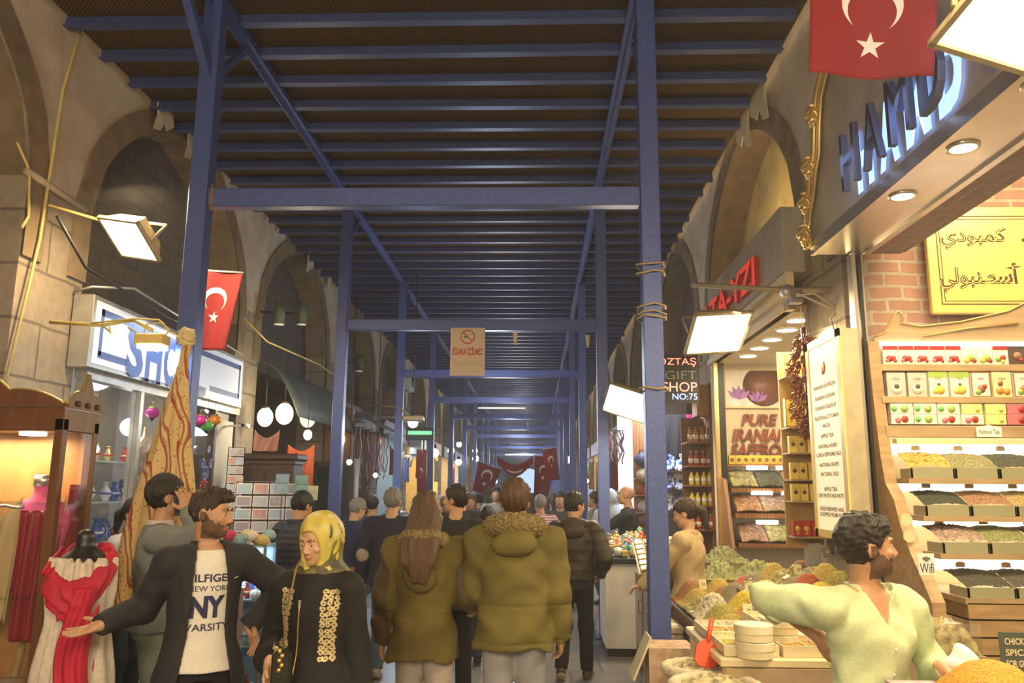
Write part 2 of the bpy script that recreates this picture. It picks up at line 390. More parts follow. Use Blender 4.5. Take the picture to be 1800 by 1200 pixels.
# torn plastic strips along the roof edge
M_torn = mat('torn_sheet', (.62, .54, .38), .7, var=.1)
for i, (px, py, Y, sgn) in enumerate(((252, 158, 7.3, 1), (300, 205, 8.0, 1), (510, 420, 12.6, 1), (545, 455, 13.9, 1), (1310, 190, 6.9, -1), (1292, 225, 7.5, -1))):
    p = atY(px, py, Y); s = .28 if sgn < 0 else .2; m = MB()
    pts = [(0, 0), (s*1.6, .05), (s*1.9, -s*.5), (s*1.2, -s*1.0), (s*.9, -s*.7), (s*.5, -s*1.3), (-.03, -s*1.5), (.03, -s*.6)]
    m.prism([(a, b) for a, b in pts], (0, 0, 0), (0, 1, 0), (0, 0, 1), .012, M_torn)
    o = m.build('torn_sheet'); o.location = (-3.82 if sgn > 0 else 2.10, Y, 5.50)
    tag(o, 'pale torn sheet hanging from the roof edge, %s' % ['over the first souvenir arch', 'beside the first arch crown', 'over the dark arch crown', 'past the dark arch crown', 'longest one over the yellow arch', 'short one beside the yellow arch'][i], 'sheet', 'torn sheets along the roof edge')
# ================================================================= LAMPS
M_flood = glow('flood_pane', (1.0, .80, .42), 26)
M_floodw = glow('flood_pane_white', (1.0, .90, .70), 22)
M_hous = mat('lamp_housing', (.42, .34, .20), .5, .4, scale=20)
def floodlight(label, pc, size, pane, tilt=(0, 0), rz=0, lip=.02, name='floodlight'):
    t = thing(name, label, 'lamp', pc, rz); a, b = size
    Rt = Matrix.Rotation(tilt[0], 4, 'X') @ Matrix.Rotation(tilt[1], 4, 'Y')
    m = MB(); m.T = Rt
    m.add([(-a/2, -b/2, 0), (a/2, -b/2, 0), (a/2, b/2, 0), (-a/2, b/2, 0), (-a/3, -b/3, .13), (a/3, -b/3, .13), (a/3, b/3, .13), (-a/3, b/3, .13)],
          [(0, 4, 5, 1), (1, 5, 6, 2), (2, 6, 7, 3), (3, 7, 4, 0), (4, 7, 6, 5)], M_hous)
    for s in (-1, 1):
        m.box((0, s*b/2, 0), (a+.02, .02, .03), M_hous); m.box((s*a/2, 0, 0), (.02, b+.02, .03), M_hous)
    m.build('housing', t)
    p = MB(); p.T = Rt; p.box((0, 0, .006), (a-.02, b-.02, .01), pane); p.build('glass', t)
    q = MB(); q.T = Rt; q.tube([(-a/2-.01, 0, .02), (-a/2-.01, 0, .2), (a/2+.01, 0, .2), (a/2+.01, 0, .02)], .012, M_hous, 6); q.build('bracket', t)
    return t
p = atY(228, 420, 5.6); floodlight('glaring floodlight above the white and blue shop sign', p, (.36, .36), M_flood, (R(-34), R(14)), R(-8))
p = atY(1262, 585, 6.3); floodlight('glaring floodlight on the long horizontal arm by the red letters', p, (.46, .42), M_flood, (R(-36), R(-6)), R(5))
p = atY(1772, 48, 2.35); floodlight('large floodlight at the top above the backlit shop letters', p, (.34, .26), glow('flood_pane_top', (1, .86, .58), 5), (R(-14), R(16)), R(10))
p = atY(1102, 708, 9.2); floodlight('glaring floodlight leaning over the gift shop display', p, (.50, .42), M_floodw, (R(-40), R(24)), R(12))
M_arm = mat('arm_pipe', (.36, .30, .20), .5, .3)
t = thing('lamp_arm', 'horizontal pipe arm with clamp and loose cables reaching out from the dark pier', 'bracket', atY(1500, 505, 5.85))
B = Vector(t.location)
def rel(px, py, Y): return atY(px, py, Y)-B
m = MB(); m.tube([rel(1490, 508, 5.85), rel(1385, 510, 6.0), rel(1215, 500, 6.3)], .022, M_arm, 8); m.build('pipe', t)
m = MB(); m.lathe([(.05, -.03), (.05, .03)], mat('clamp_grey', (.5, .5, .5), .4, .6), rel(1383, 512, 5.97), 12, 'y'); m.box(rel(1398, 522, 5.97), (.09, .08, .1), M_grey); m.build('clamp', t)
for q in ([(1500, 505), (1460, 560), (1470, 590), (1480, 540), (1500, 500)], [(1400, 520), (1430, 515), (1480, 545), (1475, 548), (1400, 515)], [(1470, 450), (1476, 505), (1490, 520), (1478, 480)]):
    m = MB(); m.tube([rel(a, b, 5.84) for a, b in q], .008, mat('pale_cable', (.55, .5, .4), .6), 5); m.build('cable', t)
# security light with cables over the shop sign
t = thing('security_light', 'yellow box lamp on a cable-wrapped pipe in front of the blue lettering', 'lamp', atY(268, 598, 5.3)); B = Vector(t.location)
M_yb = mat('yellow_box', (.75, .58, .18), .5, var=.1)
m = MB(); m.box((0, 0, 0), (.19, .14, .08), M_yb, None, .01); m.build('housing', t)
m = MB(); m.box((.01, -.01, -.055), (.16, .12, .02), glow('cool_pane', (.85, .92, 1), 9)); m.build('glass', t)
m = MB(); m.tube([rel(88, 566, 5.45), rel(180, 572, 5.4), rel(235, 562, 5.35), rel(268, 580, 5.3)], .014, M_yb, 7); m.build('pipe', t)
for q in ([(160, 568), (235, 560), (280, 562), (298, 580), (290, 590)], [(225, 575), (250, 592), (258, 570), (285, 566), (300, 585), (318, 592), (310, 600)], [(180, 572), (196, 585), (192, 575)]):
    m = MB(); m.tube([rel(a, b, 5.31) for a, b in q], .007, mat('yellow_cable', (.7, .55, .2), .6), 5); m.build('cable', t)
area('security_light_lamp', (t.location.x, t.location.y-.02, t.location.z-.1), (-3.6, 7.5, 2.2), .12, 14, COOL)
# wall brackets and cables on the left
for q, lab in (([(148, 30), (110, 160), (70, 420), (10, 672)], 'long pale cable hanging down the stone pier'), ([(30, 250), (52, 300), (50, 380), (38, 400)], 'short curved cable under the first arch')):
    m = MB(); m.tube([atX(a, b, -3.85) for a, b in q], .012, mat('yellow_cable', (.7, .55, .2), .6), 5); tag(m.build('cable'), lab, 'cable')
m = MB(); m.tube([atX(45, 300, -3.86), atX(150, 368, -3.86)], .03, mat('cap_stone', (.5, .42, .3), .8), 6); m.tube([atX(85, 360, -3.8), atX(180, 388, -3.5)], .012, M_yb, 6)
tag(m.build('pier_bracket'), 'slim yellow bracket on top of the stone pier', 'bracket')
# ================================================================= SIGNED DISTANCE MODELLING (bodies, cloth, heaps)
def v3(*a): return np.array(a, dtype=np.float32)
def smin(a, b, k):
    if k <= 0: return np.minimum(a, b)
    h = np.clip(.5+.5*(b-a)/k, 0, 1); return b+(a-b)*h-k*h*(1-h)
def smax(a, b, k): return -smin(-a, -b, k)
def f_cone(a, b, ra, rb):
    a, b = np.array(a, dtype=np.float32), np.array(b, dtype=np.float32); ba = b-a; bb = float(ba@ba)+1e-9
    def f(P):
        t = np.clip(((P-a)@ba)/bb, 0, 1); return np.linalg.norm(P-a-t[:, None]*ba, axis=1)-(ra+t*(rb-ra))
    return f
def f_chain(pts, rs, k=.01):
    fs = [f_cone(pts[i], pts[i+1], rs[i], rs[i+1]) for i in range(len(pts)-1)]
    return f_u(fs, k)
def f_ell(c, r, Rm=None):
    c = np.array(c, dtype=np.float32); r = np.array(r, dtype=np.float32); M = None if Rm is None else np.array(Rm, dtype=np.float32)
    def f(P):
        q = P-c
        if M is not None: q = q@M
        k0 = np.linalg.norm(q/r, axis=1); k1 = np.linalg.norm(q/(r*r), axis=1)+1e-6
        return k0*(k0-1)/k1
    return f
def f_loft(st, cap=.0, pw=2.0):
    """stations (z, cx, cy, rx, ry)"""
    st = np.array(sorted(st), dtype=np.float32); zz = np.linspace(st[0, 0], st[-1, 0], 160)
    cols = []
    for j in range(1, 5):
        c = np.interp(zz, st[:, 0], st[:, j]); p = np.pad(c, 6, mode='edge'); cols.append(np.convolve(p, np.ones(13)/13, 'valid'))
    def f(P):
        z = P[:, 2]; cx, cy, rx, ry = [np.interp(z, zz, c) for c in cols]
        x, y = P[:, 0]-cx, P[:, 1]-cy
        if pw != 2.0:
            k0 = (np.abs(x/rx)**pw+np.abs(y/ry)**pw)**(1/pw)+1e-6; d = (k0-1)*np.minimum(rx, ry)
        else:
            k0 = np.sqrt((x/rx)**2+(y/ry)**2); k1 = np.sqrt((x/rx**2)**2+(y/ry**2)**2)+1e-6; d = k0*(k0-1)/k1
        return smax(d, np.maximum(z-zz[-1], zz[0]-z), cap)
    return f
def f_u(fs, k=.02):
    def f(P):
        d = fs[0](P)
        for g in fs[1:]: d = smin(d, g(P), k)
        return d
    return f
def f_sub(a, b, k=.005): return lambda P: smax(a(P), -b(P), k)
def f_int(a, b, k=.005): return lambda P: smax(a(P), b(P), k)
def f_off(a, o): return lambda P: a(P)-o
def folds(a, amp, fx=9, fz=30, ph=0.0, kind='wrinkle'):
    def f(P):
        x, y, z = P[:, 0], P[:, 1], P[:, 2]
        if kind == 'quilt': n = -np.abs(np.sin(z*math.pi/fz+.15*np.sin(x*7)))**.6+.6
        elif kind == 'hair': n = np.sin(fx*np.arctan2(x, y-.02)*1.0+3*np.sin(z*14+ph))*.6+.4*np.sin(fx*2.7*x+z*22+ph)
        elif kind == 'curl': n = np.sin(fx*x+2*np.sin(fz*z))*np.sin(fx*y+1.5*np.sin(fx*z))*np.sin(fz*z+2*np.sin(fx*x))
        elif kind == 'drape': n = np.sin(fx*np.arctan2(x, y)+ph+1.2*np.sin(z*3))
        else: n = np.sin(fz*z+3.1*np.sin(fx*x+ph)+2.2*np.sin(fx*1.3*y+1.7*ph))*.6+.4*np.sin(fz*.6*x+2.5*np.sin(fz*.35*z+ph)+ph)
        return a(P)-amp*n
    return f
def mesh_sdf(f, lo, hi, h):
    lo = np.array(lo, dtype=np.float32); hi = np.array(hi, dtype=np.float32); B = 8
    nb = np.maximum(1, np.ceil((hi-lo)/(h*B)).astype(int)); n = nb*B
    ax = [lo[i]+h*B*(np.arange(nb[i])+.5) for i in range(3)]
    G = np.stack(np.meshgrid(*ax, indexing='ij'), -1).reshape(-1, 3).astype(np.float32)
    cd = f(G); act = np.abs(cd) < h*B*1.25+.012
    D = np.repeat(np.repeat(np.repeat(np.where(cd > 0, 1., -1.).reshape(nb).astype(np.float32), B, 0), B, 1), B, 2)
    ai = np.argwhere(act.reshape(nb)); loc = np.stack(np.meshgrid(*[np.arange(B)]*3, indexing='ij'), -1).reshape(-1, 3)
    for s0 in range(0, len(ai), 600):
        I = (ai[s0:s0+600, None, :]*B+loc[None]).reshape(-1, 3); P = (lo+I*h).astype(np.float32)
        D[I[:, 0], I[:, 1], I[:, 2]] = f(P)
    D[[0, -1]] = 1; D[:, [0, -1]] = 1; D[:, :, [0, -1]] = 1
    ins = D < 0; c = np.zeros(tuple(n-1), dtype=np.int8)
    for o in np.ndindex(2, 2, 2): c += ins[o[0]:n[0]-1+o[0], o[1]:n[1]-1+o[1], o[2]:n[2]-1+o[2]]
    idx = np.argwhere((c > 0) & (c < 8)); m = len(idx)
    idm = np.full(tuple(n-1), -1, dtype=np.int32); idm[idx[:, 0], idx[:, 1], idx[:, 2]] = np.arange(m)
    acc = np.zeros((m, 3), dtype=np.float32); cnt = np.zeros(m, dtype=np.float32)
    for a_ in range(3):
        e = np.zeros(3, int); e[a_] = 1; oth = [i for i in range(3) if i != a_]
        for p in (0, 1):
            for q in (0, 1):
                o = np.zeros(3, int); o[oth[0]] = p; o[oth[1]] = q
                A = idx+o; Bn = A+e; va = D[A[:, 0], A[:, 1], A[:, 2]]; vb = D[Bn[:, 0], Bn[:, 1], Bn[:, 2]]
                cr = (va < 0) != (vb < 0); t = np.where(cr, va/np.where(cr, va-vb, 1), 0)
                acc += (A+t[:, None]*e)*cr[:, None]; cnt += cr
    V = lo+h*acc/np.maximum(cnt, 1)[:, None]
    Q = []
    for a_ in range(3):
        o1, o2 = [(1, 2), (2, 0), (0, 1)][a_]
        s = [slice(1, n[i]-1) for i in range(3)]; s[a_] = slice(0, n[a_]-1); s2 = list(s); s2[a_] = slice(1, n[a_])
        A, Bn = ins[tuple(s)], ins[tuple(s2)]; w = np.argwhere(A != Bn)
        if not len(w): continue
        off = np.ones(3, int); off[a_] = 0; g = w+off; av = A[w[:, 0], w[:, 1], w[:, 2]]
        e1 = np.zeros(3, int); e1[o1] = 1; e2 = np.zeros(3, int); e2[o2] = 1
        q = [idm[tuple((g-x).T)] for x in (e1+e2, e2, e1*0, e1)]
        q = np.stack(q, 1); q[~av] = q[~av][:, ::-1]; Q.append(q)
    Q = np.concatenate(Q); Q = Q[(Q >= 0).all(1)]
    return V, Q
def sdf_obj(name, f, lo, hi, h, mats, parent=None, mfun=None):
    V, Q = mesh_sdf(f, lo, hi, h)
    mi = None
    if mfun is not None: mi = mfun(V[Q].mean(1))
    return link(name, raw_mesh(name, V, Q, mats, mi, True), parent)
# ================================================================= PEOPLE
SKIN = dict(light=(.56, .33, .20), tan=(.46, .25, .14), dark=(.38, .20, .11))
def M_skin(k='tan'): return mat('skin_'+k, SKIN[k], .5, var=.05, scale=20, sub=.12, bump=.05, bscale=120)
def M_lip(k='tan'): return mat('lips_'+k, tuple(a*b for a, b in zip(SKIN[k], (.78, .50, .50))), .45, var=.04)
def M_beard(k='tan'): return mat('stubble_'+k, tuple(a*.30 for a in SKIN[k]), .8, var=.25, scale=150)
def cloth(name, col, rough=.85, var=.1, scale=60, bump=.25, bscale=220, **kw): return mat('cloth_'+name, col, rough, var=var, scale=scale, bump=bump, bscale=bscale, spec=.3, **kw)
M_eye = mat('eye_white', (.75, .72, .68), .2); M_iris = mat('iris', (.04, .02, .012), .1)
def rotz(a): return np.array([[math.cos(a), -math.sin(a), 0], [math.sin(a), math.cos(a), 0], [0, 0, 1]])
def rotx(a): return np.array([[1, 0, 0], [0, math.cos(a), -math.sin(a)], [0, math.sin(a), math.cos(a)]])
def roty(a): return np.array([[math.cos(a), 0, math.sin(a)], [0, 1, 0], [-math.sin(a), 0, math.cos(a)]])
def unit(v): v = np.array(v, dtype=float); return v/(np.linalg.norm(v)+1e-9)
def ik(a, t, l1, l2, hint):
    a, t = np.array(a, float), np.array(t, float); d = t-a; L = np.linalg.norm(d); L2 = min(L, (l1+l2)*.995); u = d/L; t = a+u*L2
    x = (l1*l1-l2*l2+L2*L2)/(2*L2); y = math.sqrt(max(0, l1*l1-x*x)); h = np.array(hint, float); h = h-u*(h@u); h = unit(h)
    return a+u*x+h*y, t
def hand_prims(w, f, n, side, curl, s, spread=.12, point=False):
    f = unit(f); n = np.array(n, float); n = unit(n-f*(n@f)); l = np.cross(f, n)*side
    fs = [f_ell(w+f*.052*s, (.040*s, .054*s, .0165*s), np.stack([l, f, n], 1)), f_cone(w-f*.02*s, w+f*.03*s, .026*s, .026*s)]
    fg = []
    for i, (o, L) in enumerate(((.030, .074), (.010, .082), (-.011, .076), (-.030, .060))):
        b = w+f*.088*s+l*o*s-f*abs(o-.005)*.25*s; d = unit(f+l*(o/.03)*spread); c = curl*(1+.12*i); p = [b]
        for j, (fr, ang) in enumerate(((.46, .8), (.30, 1.3), (.24, .9))):
            a = c*ang
            ax = np.cross(d, n); d = unit(d*math.cos(a)+n*math.sin(a)); n2 = None
            p.append(p[-1]+d*L*fr*s)
            nn = n
        fg.append(f_chain(p, [.0098*s, .0088*s, .008*s, .0066*s], .002))
    tb = w+f*.022*s+l*.026*s; t1 = tb+unit(f*.55+l*.75+n*(.25+.5*curl))*.045*s; t2 = t1+unit(f*.85+l*.25+n*(.3+.8*curl))*.034*s
    fg.append(f_chain([tb, t1, t2], [.016*s, .0115*s, .0085*s], .003))
    base = f_u(fs, .012); allf = [f_off(g, 0) for g in fg]
    def F(P):
        d = base(P)
        for g in allf: d = smin(d, g(P), .006)
        return d
    return F
def person(name, label, x, y, rz, H=1.72, group=None, z0=0.0, detail=1, build=1.0, fem=False, skin='tan', head=(0, 0), lean=(0, 0),
           armR=None, armL=None, footR=None, footL=None, top=None, legs=None, hair=None, shoes=(.03, .025, .02), beard=False, extra=None, category='person', hh=None, lid=0.0):
    """faces local +Y. arm = (target, hint, fingers, palm normal, curl) in local metres; returns the empty and the frame data"""
    s = H/1.75; t = thing(name, label, category, (x, y, z0), rz, group)
    hres = hh or (.0052 if detail > 1 else .008 if detail == 1 else .014)
    lx, ly = lean
    def ln(z): k = max(0, (z-.9)/.55); return lx*k, ly*k
    S_ = lambda *a: np.array(a, float)*s
    B = build; fw_ = .93 if fem else 1.0
    tor = [(.84, .155*B, .108*B), (.93, .172*B*(1.0 if not fem else 1.03), .112*B), (1.05, .148*B*fw_, .10*B), (1.12, .142*B*fw_, .098*B), (1.27, .162*B*fw_, .115*B), (1.36, .156*B*fw_, .105*B), (1.42, .118*B*fw_, .085*B), (1.47, .072, .068)]
    def st(o=0.0, oz=0.0, zs=None): return [((z+oz)*s, ln(z)[0]*s, ln(z)[1]*s, (rx+o)*s, (ry+o)*s) for z, rx, ry in (zs or tor)]
    sx = .185*B*fw_; shx, shy = ln(1.42)
    sh = {1: S_(sx+shx, shy, 1.395), -1: S_(-sx+shx, shy, 1.395)}
    hp = {1: S_(.088, 0, .90), -1: S_(-.088, 0, .90)}
    nk = S_(ln(1.5)[0], ln(1.5)[1]-.005, 1.46); hd = S_(ln(1.6)[0]*1.1, ln(1.6)[1]*1.1+.022, 1.632)
    Rh = rotz(head[0]) @ rotx(head[1]); HW = lambda *a: hd+Rh@(np.array(a, float)*s)
    # limbs
    arms = {}
    for sd, a in ((1, armR), (-1, armL)):
        a = a or (S_(sx*sd*1.25+shx, .05, .80)/s, (sd*.25, -1, 0), (0, .15, -1), (-sd, 0, 0), .35)
        tg = np.array(a[0], float)*s; e, w = ik(sh[sd], tg, .285*s, .255*s, a[1]); arms[sd] = (e, w, a[2], a[3], a[4])
    lg = {}
    for sd, q in ((1, footR), (-1, footL)):
        q = q or ((.10*sd, .0, .085), 0.0)
        tg = np.array(q[0], float)*s; kn, an = ik(hp[sd], tg, .42*s, .405*s, (0, 1, 0)); lg[sd] = (kn, an, q[1])
    # body field
    tf = f_loft(st(), .03); parts = []
    for sd in (1, -1):
        e, w, fd, pn, cu = arms[sd]
        parts += [f_cone(sh[sd]*.35+S_(shx, shy, 1.44)*.65, sh[sd], .052*s*B, .052*s*B), f_cone(sh[sd], e, .050*s*B*fw_, .038*s*fw_), f_cone(e, w, .039*s*fw_, .026*s)]
        kn, an, pt = lg[sd]
        parts += [f_cone(hp[sd], kn, .083*s*B, .054*s), f_cone(kn, kn*.6+an*.4, .054*s, .052*s), f_cone(kn*.6+an*.4, an, .052*s, .036*s), f_cone(an, an+S_(0, .13*math.cos(pt), -.045-.13*math.sin(pt)), .036*s, .028*s)]
    parts.append(f_cone(nk-S_(0, .01, .03), HW(0, -.018, -.06), .060*s if not fem else .052*s, .054*s if not fem else .047*s))
    bodyf = f_u([tf]+parts, .03*s)
    jw = 1.0 if not fem else .9
    hf = f_u([f_ell(HW(0, -.018, .028), S_(.078, .098, .088), Rh), f_ell(HW(0, .028, -.022), S_(.064, .070, .088), Rh), f_ell(HW(0, .062, -.088), S_(.030*jw, .030, .026), Rh),
              f_ell(HW(.036, .02, -.066), S_(.026*jw, .045, .034), Rh), f_ell(HW(-.036, .02, -.066), S_(.026*jw, .045, .034), Rh)], .022*s)
    det = [f_cone(HW(0, .089, .016), HW(0, .109, -.026), .0065*s, .0105*s), f_cone(HW(-.011, .100, -.033), HW(.011, .100, -.033), .0078*s, .0078*s),
           f_cone(HW(-.036, .083, .030), HW(.036, .083, .030), .010*s, .010*s), f_ell(HW(.043, .068, -.022), S_(.022, .018, .018), Rh), f_ell(HW(-.043, .068, -.022), S_(.022, .018, .018), Rh)]
    lips = [f_ell(HW(0, .088, -.059), S_(.023, .013, .0050), Rh), f_ell(HW(0, .087, -.0685), S_(.019, .013, .0060), Rh)]
    ears = [f_sub(f_ell(HW(q*.079, -.008, -.006), S_(.010, .021, .033), Rh), f_ell(HW(q*.090, .0, -.002), S_(.007, .010, .018), Rh), .003) for q in (1, -1)]
    sock = [f_ell(HW(q*.032, .098, .007), S_(.018, .016, .010), Rh) for q in (1, -1)]
    hands = [hand_prims(arms[sd][1], arms[sd][2], arms[sd][3], sd, arms[sd][4], s) for sd in (1, -1)] if detail > 0 else [f_ell(arms[sd][1]+unit(arms[sd][2])*.07*s, (.03*s, .03*s, .06*s)) for sd in (1, -1)]
    def BF(P):
        d = bodyf(P); h = hf(P)
        if detail > 0:
            for g in det: h = smin(h, g(P), .010*s)
            for g in sock: h = smax(h, -g(P), .006*s)
            for g in lips: h = smin(h, g(P), .004*s)
            for g in ears: h = smin(h, g(P), .004*s)
        d = smin(d, h, .015*s)
        for g in hands: d = smin(d, g(P), .012*s)
        return d
    allp = [hd, sh[1], sh[-1], arms[1][1], arms[-1][1], arms[1][0], arms[-1][0], lg[1][1], lg[-1][1], hp[1], hp[-1]]
    lo = np.min(allp, 0)-.22*s; hi = np.max(allp, 0)+.22*s; lo[2] = max(lo[2], -.02)
    ms = [M_skin(skin), M_lip(skin), M_beard(skin)]
    def mf(Cn):
        q = (Cn-hd)@Rh/s; r = np.zeros(len(Cn), int); ax = np.abs(q[:, 0])
        lip = (ax < .023) & (q[:, 1] > .080) & (q[:, 2] > -.074) & (q[:, 2] < -.0545+.0*ax)
        if beard:
            rag = .004*np.sin(q[:, 1]*190)+.003*np.sin(q[:, 0]*260)
            line = np.interp(q[:, 1], [-.02, 0, .03, .06, .085, .12], [.020, .012, -.020, -.042, -.046, -.040])+rag
            jawl = (q[:, 2] < line) & (q[:, 2] > -.122) & (q[:, 1] > -.014+rag); side = jawl
            r[jawl | side] = 2
        r[lip] = 1; return r
    bo = sdf_obj('body', BF, lo, hi, hres, ms, t, mf)
    if detail > 0:
        for q in (1, -1):
            m = MB(); c = HW(q*.0315, .0790, .004); m.ball((0, 0, 0), .0115*s, M_eye, 14, 10); m.ball((0, .0046*s, -.001*s), .0078*s, M_iris, 10, 8)
            m.ball((0, -.0008*s, .0042*s), (.0135*s, .0128*s, (.0085+.004*lid)*s), M_skin(skin), 14, 8)
            o = m.build('eye', t); o.matrix_local = Matrix.Translation(Vector(c)) @ Matrix([list(r)+[0] for r in Rh.tolist()]+[[0, 0, 0, 1]])
            m = MB(); m.tube([HW(q*.013, .094, .026), HW(q*.03, .0945, .034), HW(q*.05, .080, .029)], [.0035*s, .0045*s, .002*s], hair[1] if hair else M_beard(skin), 6); m.build('eyebrow', t)
    fr = dict(s=s, t=t, hd=hd, Rh=Rh, HW=HW, sh=sh, arms=arms, legs=lg, hp=hp, st=st, tf=tf, bodyf=bodyf, tor=tor, nk=nk, ln=ln, sx=sx, lo=lo, hi=hi, hres=hres, BF=BF, hf=hf, B=B, fem=fem, headf=hf)
    if legs: trousers(fr, **legs)
    for sd in (1, -1):
        kn, an, pt = lg[sd]
        if shoes is None: continue
        fdir = unit((0.08*sd, math.cos(pt), -math.sin(pt))); upv = unit(np.cross(np.cross(fdir, (0, 0, 1)), fdir)); lat = np.cross(fdir, upv)
        hc = an-upv*.045*s; toe = hc+fdir*.15*s; Rm = np.stack([lat, fdir, upv], 1)
        sf = f_u([f_ell(hc+fdir*.05*s-upv*.0*s, S_(.044, .135, .046), Rm), f_cone(an+upv*.02*s, hc, .044*s, .042*s), f_ell(hc+fdir*.12*s-upv*.01*s, S_(.045, .07, .033), Rm)], .02)
        sole = hc-upv*.033*s
        sf = f_int(sf, (lambda so, u_: lambda P: -((P-so)@u_.astype(np.float32)))(sole, upv), .004)
        shm = cloth('shoe%s' % (shoes,), shoes, .5, bump=0)
        sfm = sf; solem = mat('shoe_sole', (.55, .5, .42), .7)
        c0 = hc.copy()
        sdf_obj('shoe', sf, hc-.2*s, hc+.24*s, max(hres, .007), [shm, solem], t, (lambda so, u_: lambda Cn: (((Cn-so)@u_) < .016*s).astype(int))(sole, upv))
    if top:
        for tp in (top if isinstance(top, list) else [top]): garment(fr, **tp)
    if hair: hairdo(fr, *hair)
    return fr
def trousers(fr, col, o=.02, flare=0.0, hem=None, wr=.004, name='trousers', waist=1.0):
    o = max(o, .017); s, lg, hp = fr['s'], fr['legs'], fr['hp']; fs = [f_loft([(z, cx, cy, rx+.012*s, ry+.012*s) for z, cx, cy, rx, ry in fr['st']() if z < 1.13*s], .01)]
    for sd in (1, -1):
        kn, an, pt = lg[sd]; fs += [f_cone(hp[sd], kn, (.083*fr['B']+o*.6)*s, (.056+o)*s), f_cone(kn, an, (.056+o)*s, (.044+o+flare)*s)]
    f = folds(f_u(fs, .03*s), wr*s, 7, 22, 1.0); an = min(lg[1][1][2], lg[-1][1][2])
    A = [(lg[sd][1], unit(lg[sd][0]-lg[sd][1])) for sd in (1, -1)]
    g = f_int(f, lambda P: P[:, 2]-waist*s, .003)
    def F(P):
        d = g(P)
        for a, u in A:
            near = np.linalg.norm(P-a, axis=1)-.14*s; dd = ((a+u*.0*s)-P)@u
            d = np.where(near < 0, np.maximum(d, np.minimum(dd, .05)), d)
        return d
    return sdf_obj(name, F, fr['lo'], (fr['hi'][0], fr['hi'][1], 1.15*s), max(fr['hres'], .007), [col] if not isinstance(col, list) else col, fr['t'])
def garment(fr, col, name='jacket', o=.028, hem=.82, hemr=None, sleeve=1.0, neck=1.50, open_=None, wr=.005, quilt=None, collar=None, sl_o=None, mats=None, mfun=None, waist=None, res=None, fz=24, flat=True, hemy=None, extra=None, cut=None, cuff=.0, shoulder=.0, lapel=None):
    s, t = fr['s'], fr['t']; so = sl_o if sl_o is not None else o
    zs = [(z, rx+o, ry+o) for z, rx, ry in fr['tor'] if z > .95]; 
    if waist: zs = [(z, rx*(waist if 1.02 < z < 1.16 else 1), ry*(waist if 1.02 < z < 1.16 else 1)) for z, rx, ry in zs]
    hr = hemr or (.19*fr['B']+o, .135*fr['B']+o)
    zs = [(hem-.0, hr[0], hr[1])]+([(.95, (zs[0][1]+hr[0])/2, (zs[0][2]+hr[1])/2)] if hem < .9 else [])+zs
    zs = [z for z in zs if z[0] >= hem]
    fs = [f_loft(fr['st'](0, 0, zs), .01*s)]
    for sd in (1, -1):
        e, w = fr['arms'][sd][0], fr['arms'][sd][1]; sh = fr['sh'][sd]
        fs.append(f_cone(sh*.35+np.array([fr['ln'](1.42)[0]*s, fr['ln'](1.42)[1]*s, 1.44*s])*.65, sh, (.050*fr['B']+so*.7)*s, (.050*fr['B']+so*.9+shoulder)*s))
        if sleeve > 0:
            fs.append(f_cone(sh, e if sleeve >= .5 else sh+(e-sh)*sleeve*2, (.052*fr['B']+so)*s, (.040+so)*s))
            if sleeve > .5: fs.append(f_cone(e, e+(w-e)*min(1.0, (sleeve-.5)*2), (.041+so)*s, (.030+so*.75+cuff)*s))
    f = f_u(fs, .022*s)
    if quilt: f = folds(f, .006*s, 9, quilt, 0, 'quilt')
    if wr: f = folds(folds(f, wr*1.25*s, 8, fz, 2.3*hem), wr*.55*s, 17, fz*1.9, 5*hem)
    W = [(fr['arms'][sd][1], unit(fr['arms'][sd][1]-fr['arms'][sd][0]), fr['arms'][sd][0]) for sd in (1, -1)]
    zcap, nkz = hem*s, neck*s
    wv = lambda z: None
    def F(P):
        d = f(P); z = P[:, 2]
        if sleeve >= 1:
            for w, u, e in W:
                near = np.linalg.norm(P-w, axis=1)-.11*s; d = np.where(near < 0, np.maximum(d, (P-w)@u-.01*s), d)
        # only the torso column is cut at neck
        col_ = np.hypot(P[:, 0]-fr['nk'][0], P[:, 1]-fr['nk'][1])
        d = np.where((col_ < .10*s) & (z > 1.38*s), np.maximum(d, np.minimum(z-nkz, .06)), d)
        if collar:
            cz, cr, ch = collar; q = np.abs(np.hypot((P[:, 0]-fr['nk'][0]), (P[:, 1]-fr['nk'][1]+.005))-(cr+.25*np.clip(z-cz*s, 0, .1)*-1)*s)-.012*s
            d = smin(d, np.maximum(np.maximum(q, (cz-.03)*s-z), z-(cz+ch)*s), .012*s)
        if open_:
            zo, wo = open_; w_ = np.interp(z/s, zo, wo)*s; cx = np.interp(z/s, [.9, 1.45], [0, fr['ln'](1.45)[0]])*s
            d = smax(d, -np.maximum(np.abs(P[:, 0]-cx)-w_, -P[:, 1]-.0), .004*s)
        if open_ and lapel:
            lw = np.interp(z/s, [lapel-.02, lapel+.02, 1.36, 1.46], [0, .018, .060, .05])*s; e_ = np.abs(P[:, 0]-cx)-w_; d = d-.0045*s*((e_ > -.002) & (e_ < lw) & (P[:, 1] > 0) & (z > lapel*s))
        if cut: d = cut(P, d, fr)
        return d
    if extra: F = extra(F, fr)
    fr['F_'+name] = F
    lo, hi = fr['lo'].copy(), fr['hi'].copy(); lo[2] = hem*s-.02; hi[2] = 1.60*s if not collar else 1.68*s
    for sd in (1, -1):
        for q in fr['arms'][sd][:2]: lo[2] = min(lo[2], q[2]-.1*s); hi[2] = max(hi[2], q[2]+.1*s)
    return sdf_obj(name, F, lo-.03, hi+.03, res or max(fr['hres'], .0065), mats or [col], t, (lambda Cn: mfun(Cn, fr)) if mfun else None)
